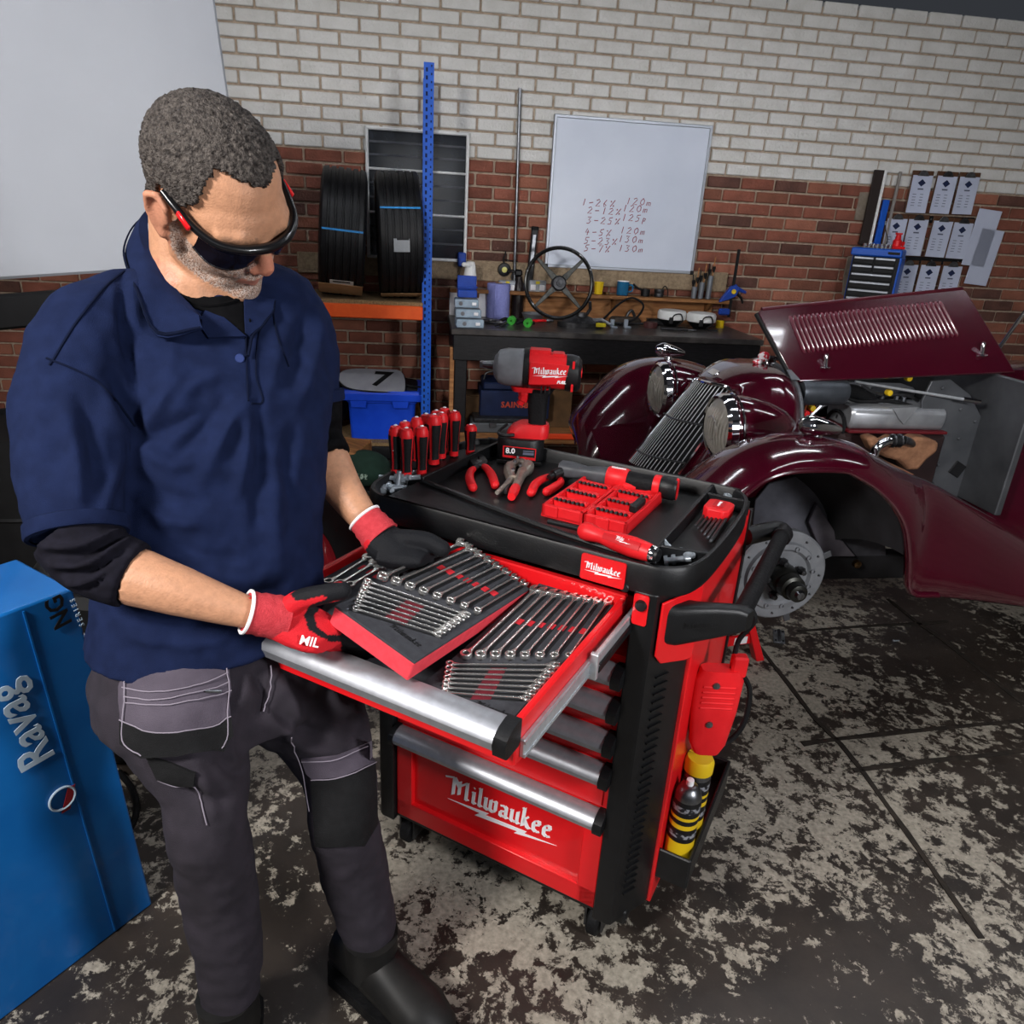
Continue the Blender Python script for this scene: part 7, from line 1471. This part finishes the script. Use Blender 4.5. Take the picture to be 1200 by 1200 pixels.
# boots
BOOT = pm('black_boot', '161616', '1e1d1c', 14, rough=.5)
for ank, yaw in ((ankR, -15), (ankL, -55)):
    fx_ = Vector((math.sin(R(-yaw)), -math.cos(R(yaw)), 0)); sx_ = Vector((-fx_.y, fx_.x, 0)); b0_ = Vector((ank.x, ank.y, FLOOR)); mb = MB()
    mb.loft([[b0_+fx_*(x)+sx_*(w_*math.cos(t))+Vector((0, 0, .03+h2*(.5+.5*math.sin(t)))) for t in np.linspace(0, 2*PI, 15)[:-1]] for x, w_, h2 in ((-.12, .03, .08), (-.10, .055, .15), (0, .06, .17), (.08, .062, .13), (.18, .068, .10), (.24, .05, .075), (.265, .02, .04))]); mb.tube([b0_+Vector((0, 0, .1)), ank+Vector((0, 0, .08))], [.066, .068], 16)
    bo_ = mp('boot', mb, BOOT); mp('sole', MB().loft([[b0_+fx_*x+sx_*(s_*w_)+Vector((0, 0, z)) for s_, z in ((-1, 0.0), (1, 0.0), (1, .035), (-1, .035))] for x, w_ in ((-.13, .035), (-.1, .06), (.0, .06), (.1, .066), (.19, .072), (.25, .055), (.275, .025))]), RUB, parent=bo_)
# ---- safety glasses
GF = pm('glasses_frame', '101012', rough=.3, coat=.3); GL = pm('smoked_lens', '120e12', '1a1418', 4, rough=.12, spec=.5)
bar = [(8.4, -.6, 4.3), (8.3, 2.5, 3.9), (7.6, 5.4, 3.2), (6.4, 7.9, 2.9), (4.2, 9.7, 2.9), (2.0, 10.6, 3.0), (0, 10.9, 3.0)]
bar = bar+[(-x, y, z) for x, y, z in bar[::-1][1:]]
gpts = spline([Vector(p) for p in bar], 5); gl = mp('safety_glasses', MB().tube(gpts, [.48+.24*math.sin(PI*i/(len(gpts)-1))**2 for i in range(len(gpts))], 8).tf(HM), GF, label='black wraparound safety glasses')
for s_ in (-1, 1):
    top_ = spline([Vector((s_*x, y, z)) for x, y, z in ((7.5, 5.6, 3.0), (6.3, 7.9, 2.6), (4.2, 9.6, 2.5), (2.2, 10.4, 2.5), (.9, 10.6, 2.4))], 4); rows = []
    for k in range(6):
        f_ = k/5; rows.append([p+Vector((s_*.1*f_, -.5*f_*f_, -(4.1*math.sin(PI*min(1, (i/(len(top_)-1))*.8+.2))**.6)*f_)) for i, p in enumerate(top_)])
    mp('lens', MB().sheet(rows, .14 if s_ > 0 else -.14).tf(HM), GL, parent=gl); mp('lower_rim', MB().tube(rows[-1], .2, 6).tf(HM), GF, parent=gl)
    mp('red_temple_tip', MB().box((s_*8.55, 3.7, 3.65), (.5, 2.6, .9), b=.2, rot=Matrix.Rotation(R(-12), 3, 'X')).tf(HM), RED, parent=gl, label='red temple badge')
mp('nose_bridge', MB().tube([(1.1, 10.3, 2.2), (1.0, 10.1, 1.0)], .2, 6).tube([(-1.1, 10.3, 2.2), (-1.0, 10.1, 1.0)], .2, 6).tf(HM), GF, parent=gl)
# ---- gloves
GRD = pm('red_knit', 'c2242e', 'cc2c36', 90, rough=.9, bump=.3, bscale=500); GBK = pm('black_nitrile', '1c1d22', '232429', 60, rough=.65, bump=.3, bscale=500); CUF = pm('red_rib_knit', 'b8343c', 'c43e46', 90, rough=.95, bump=.4, bscale=400)
def finger(mb, pts, r): P = spline([at(*p) for p in pts], 4); n = len(P); mb.tube(P, [r*(1.06-.22*i/(n-1)) for i in range(n)], 10); mb.ell(P[-1], (r*.84,)*3, nu=10, nv=8); mb.ell(P[0], (r*1.05,)*3, nu=10, nv=8)
def glove(mb, voxel, black, nm, lab):
    me = remesh(mb, voxel, 4, .5); V, N = getv(me); P = projv(V); c_ = np.zeros((len(V), 4)); c_[:] = lin('c81e28'); k = black(V, N, P); c_[k] = lin('131418')
    me.attributes.new('Col', 'FLOAT_COLOR', 'POINT').data.foreach_set('color', c_.ravel()); return mp(nm, me, attr_mat(nm+'_fabric', None, spec=.2, rough=.7, bump=.35, bscale=420, nscale=120, namt=.15), lab)
# right hand: palm under the tray edge, thumb on top
g = MB()
g.loft([[at(u, v, Z)+Vector((0, 0, a)) * 1.0 + Vector((b_*.55, b_*.8, 0)) for a, b_ in [(h2*math.sin(t), d2*math.cos(t)) for t in np.linspace(0, 2*PI, 17)[:-1]]] for u, v, Z, h2, d2 in ((292, 717, 1.30, .03, .036), (320, 722, 1.325, .034, .042), (338, 727, 1.338, .036, .052), (358, 736, 1.342, .033, .056), (378, 746, 1.345, .024, .054), (390, 752, 1.348, .016, .045))])
finger(g, [(336, 714, 1.325), (352, 703, 1.315), (376, 697, 1.305), (401, 692, 1.31)], .0205)
finger(g, [(370, 736, 1.345), (390, 743, 1.365), (412, 751, 1.39), (430, 757, 1.41)], .0165)
finger(g, [(374, 744, 1.36), (394, 751, 1.385), (416, 758, 1.41), (436, 763, 1.43)], .0165)
finger(g, [(372, 750, 1.375), (392, 756, 1.40), (412, 762, 1.425), (428, 766, 1.44)], .0155); finger(g, [(366, 753, 1.39), (384, 758, 1.41), (400, 763, 1.43), (412, 767, 1.445)], .0135)
blackR = [(331, 709), (341, 697), (352, 690), (375, 684), (412, 682), (418, 700), (404, 704), (388, 706), (372, 712), (364, 720), (366, 732), (378, 742), (396, 748), (430, 752), (470, 780), (430, 800), (405, 757), (380, 756), (364, 745), (355, 728), (360, 712), (374, 703), (383, 700), (360, 701), (345, 706)]
def bR(V, N, P):
    k = inpoly(P, [(340, 696), (352, 688), (376, 683), (414, 682), (418, 700), (407, 703), (392, 704), (376, 711), (368, 722), (372, 735), (384, 744), (410, 752), (460, 770), (460, 790), (420, 766), (400, 753), (378, 748), (362, 738), (356, 722), (362, 710), (384, 701), (378, 698), (358, 703), (346, 704)]); return k | ((P[:, 0] > 384) & (P[:, 1] > 744) & (P[:, 1] < 752)) | ((P[:, 0] > 400))
gv = glove(g, .003, bR, 'work_glove', 'red and black work glove under the foam tray')
def cuff(J, i, f0, f1, r0, r1, nm='glove_cuff', parent=None):
    a, b_ = at(*J[0]), at(*J[1]); d_ = (b_-a).normalized(); L = (b_-a).length; mb = MB()
    pr = []
    n = 9
    for k in range(n): f_ = k/(n-1); pr.append((r0+(r1-r0)*f_+.0012*math.sin(k*2.4), L*f_))
    mb.lathe([(r0-.008, 0)]+pr+[(r1-.01, L)], o=a, ax=d_, seg=28, cap=False); c_ = mp(nm, mb, CUF, parent=parent)
    mp('white_cuff_edge', MB().torus(a, d_, r0+.0005, .0035, 28, 6), WHT, parent=parent); return c_
cuff([(289, 717, 1.299), (334, 725, 1.335)], 0, 0, 1, .037, .041, parent=gv)
hg = hit(bvh(bpy.data.meshes['work_glove']) if False else bt, 300, 715)
p_ = at(366, 757, 1.30); mp('brand_lettering', text_mb('MIL', .024, .0016, .0002, .15, frame(at(362, 752, 1.298), at(380, 756, 1.295)-at(345, 749, 1.301), Vector((0, .35, 1)))), WHT, parent=gv)
# left hand: gripping the far long edge, thumb on top
g = MB()
g.loft([[at(u, v, Z)+Vector((.25*a_, -.35*a_, a_*.9))+Vector((.75*b_, .55*b_, 0)) for a_, b_ in [(h2*math.sin(t), d2*math.cos(t)) for t in np.linspace(0, 2*PI, 17)[:-1]]] for u, v, Z, h2, d2 in ((431, 612, 1.60, .032, .036), (445, 628, 1.595, .036, .046), (458, 640, 1.59, .04, .058), (470, 649, 1.585, .036, .06), (478, 657, 1.58, .026, .054))])
finger(g, [(458, 632, 1.585), (478, 632, 1.58), (500, 634, 1.58), (518, 643, 1.575)], .0225); g.loft([[at(u, v, 1.59)+Vector((.02*math.cos(t), .05*math.cos(t), r_*math.sin(t))) for t in np.linspace(0, 2*PI, 13)[:-1]] for u, v, r_ in ((455, 645, .03), (475, 649, .03), (494, 650, .026), (506, 650, .016))])
finger(g, [(480, 642, 1.61), (492, 648, 1.63), (500, 656, 1.64), (502, 664, 1.635)], .0175); finger(g, [(472, 648, 1.595), (482, 655, 1.61), (488, 663, 1.62), (489, 670, 1.615)], .018); finger(g, [(462, 650, 1.58), (470, 658, 1.59), (475, 666, 1.60), (475, 673, 1.595)], .0175); finger(g, [(450, 648, 1.57), (456, 657, 1.57), (460, 665, 1.575), (460, 672, 1.57)], .0155)
gl2 = glove(g, .003, lambda V, N, P: (P[:, 0]+P[:, 1]*.55) > 795-18+6, 'work_glove_left', 'black palmed work glove gripping the far edge of the tray'); gl2.name = 'work_glove'
cuff([(427, 607, 1.602), (447, 630, 1.595)], 0, 0, 1, .037, .044, parent=gl2)
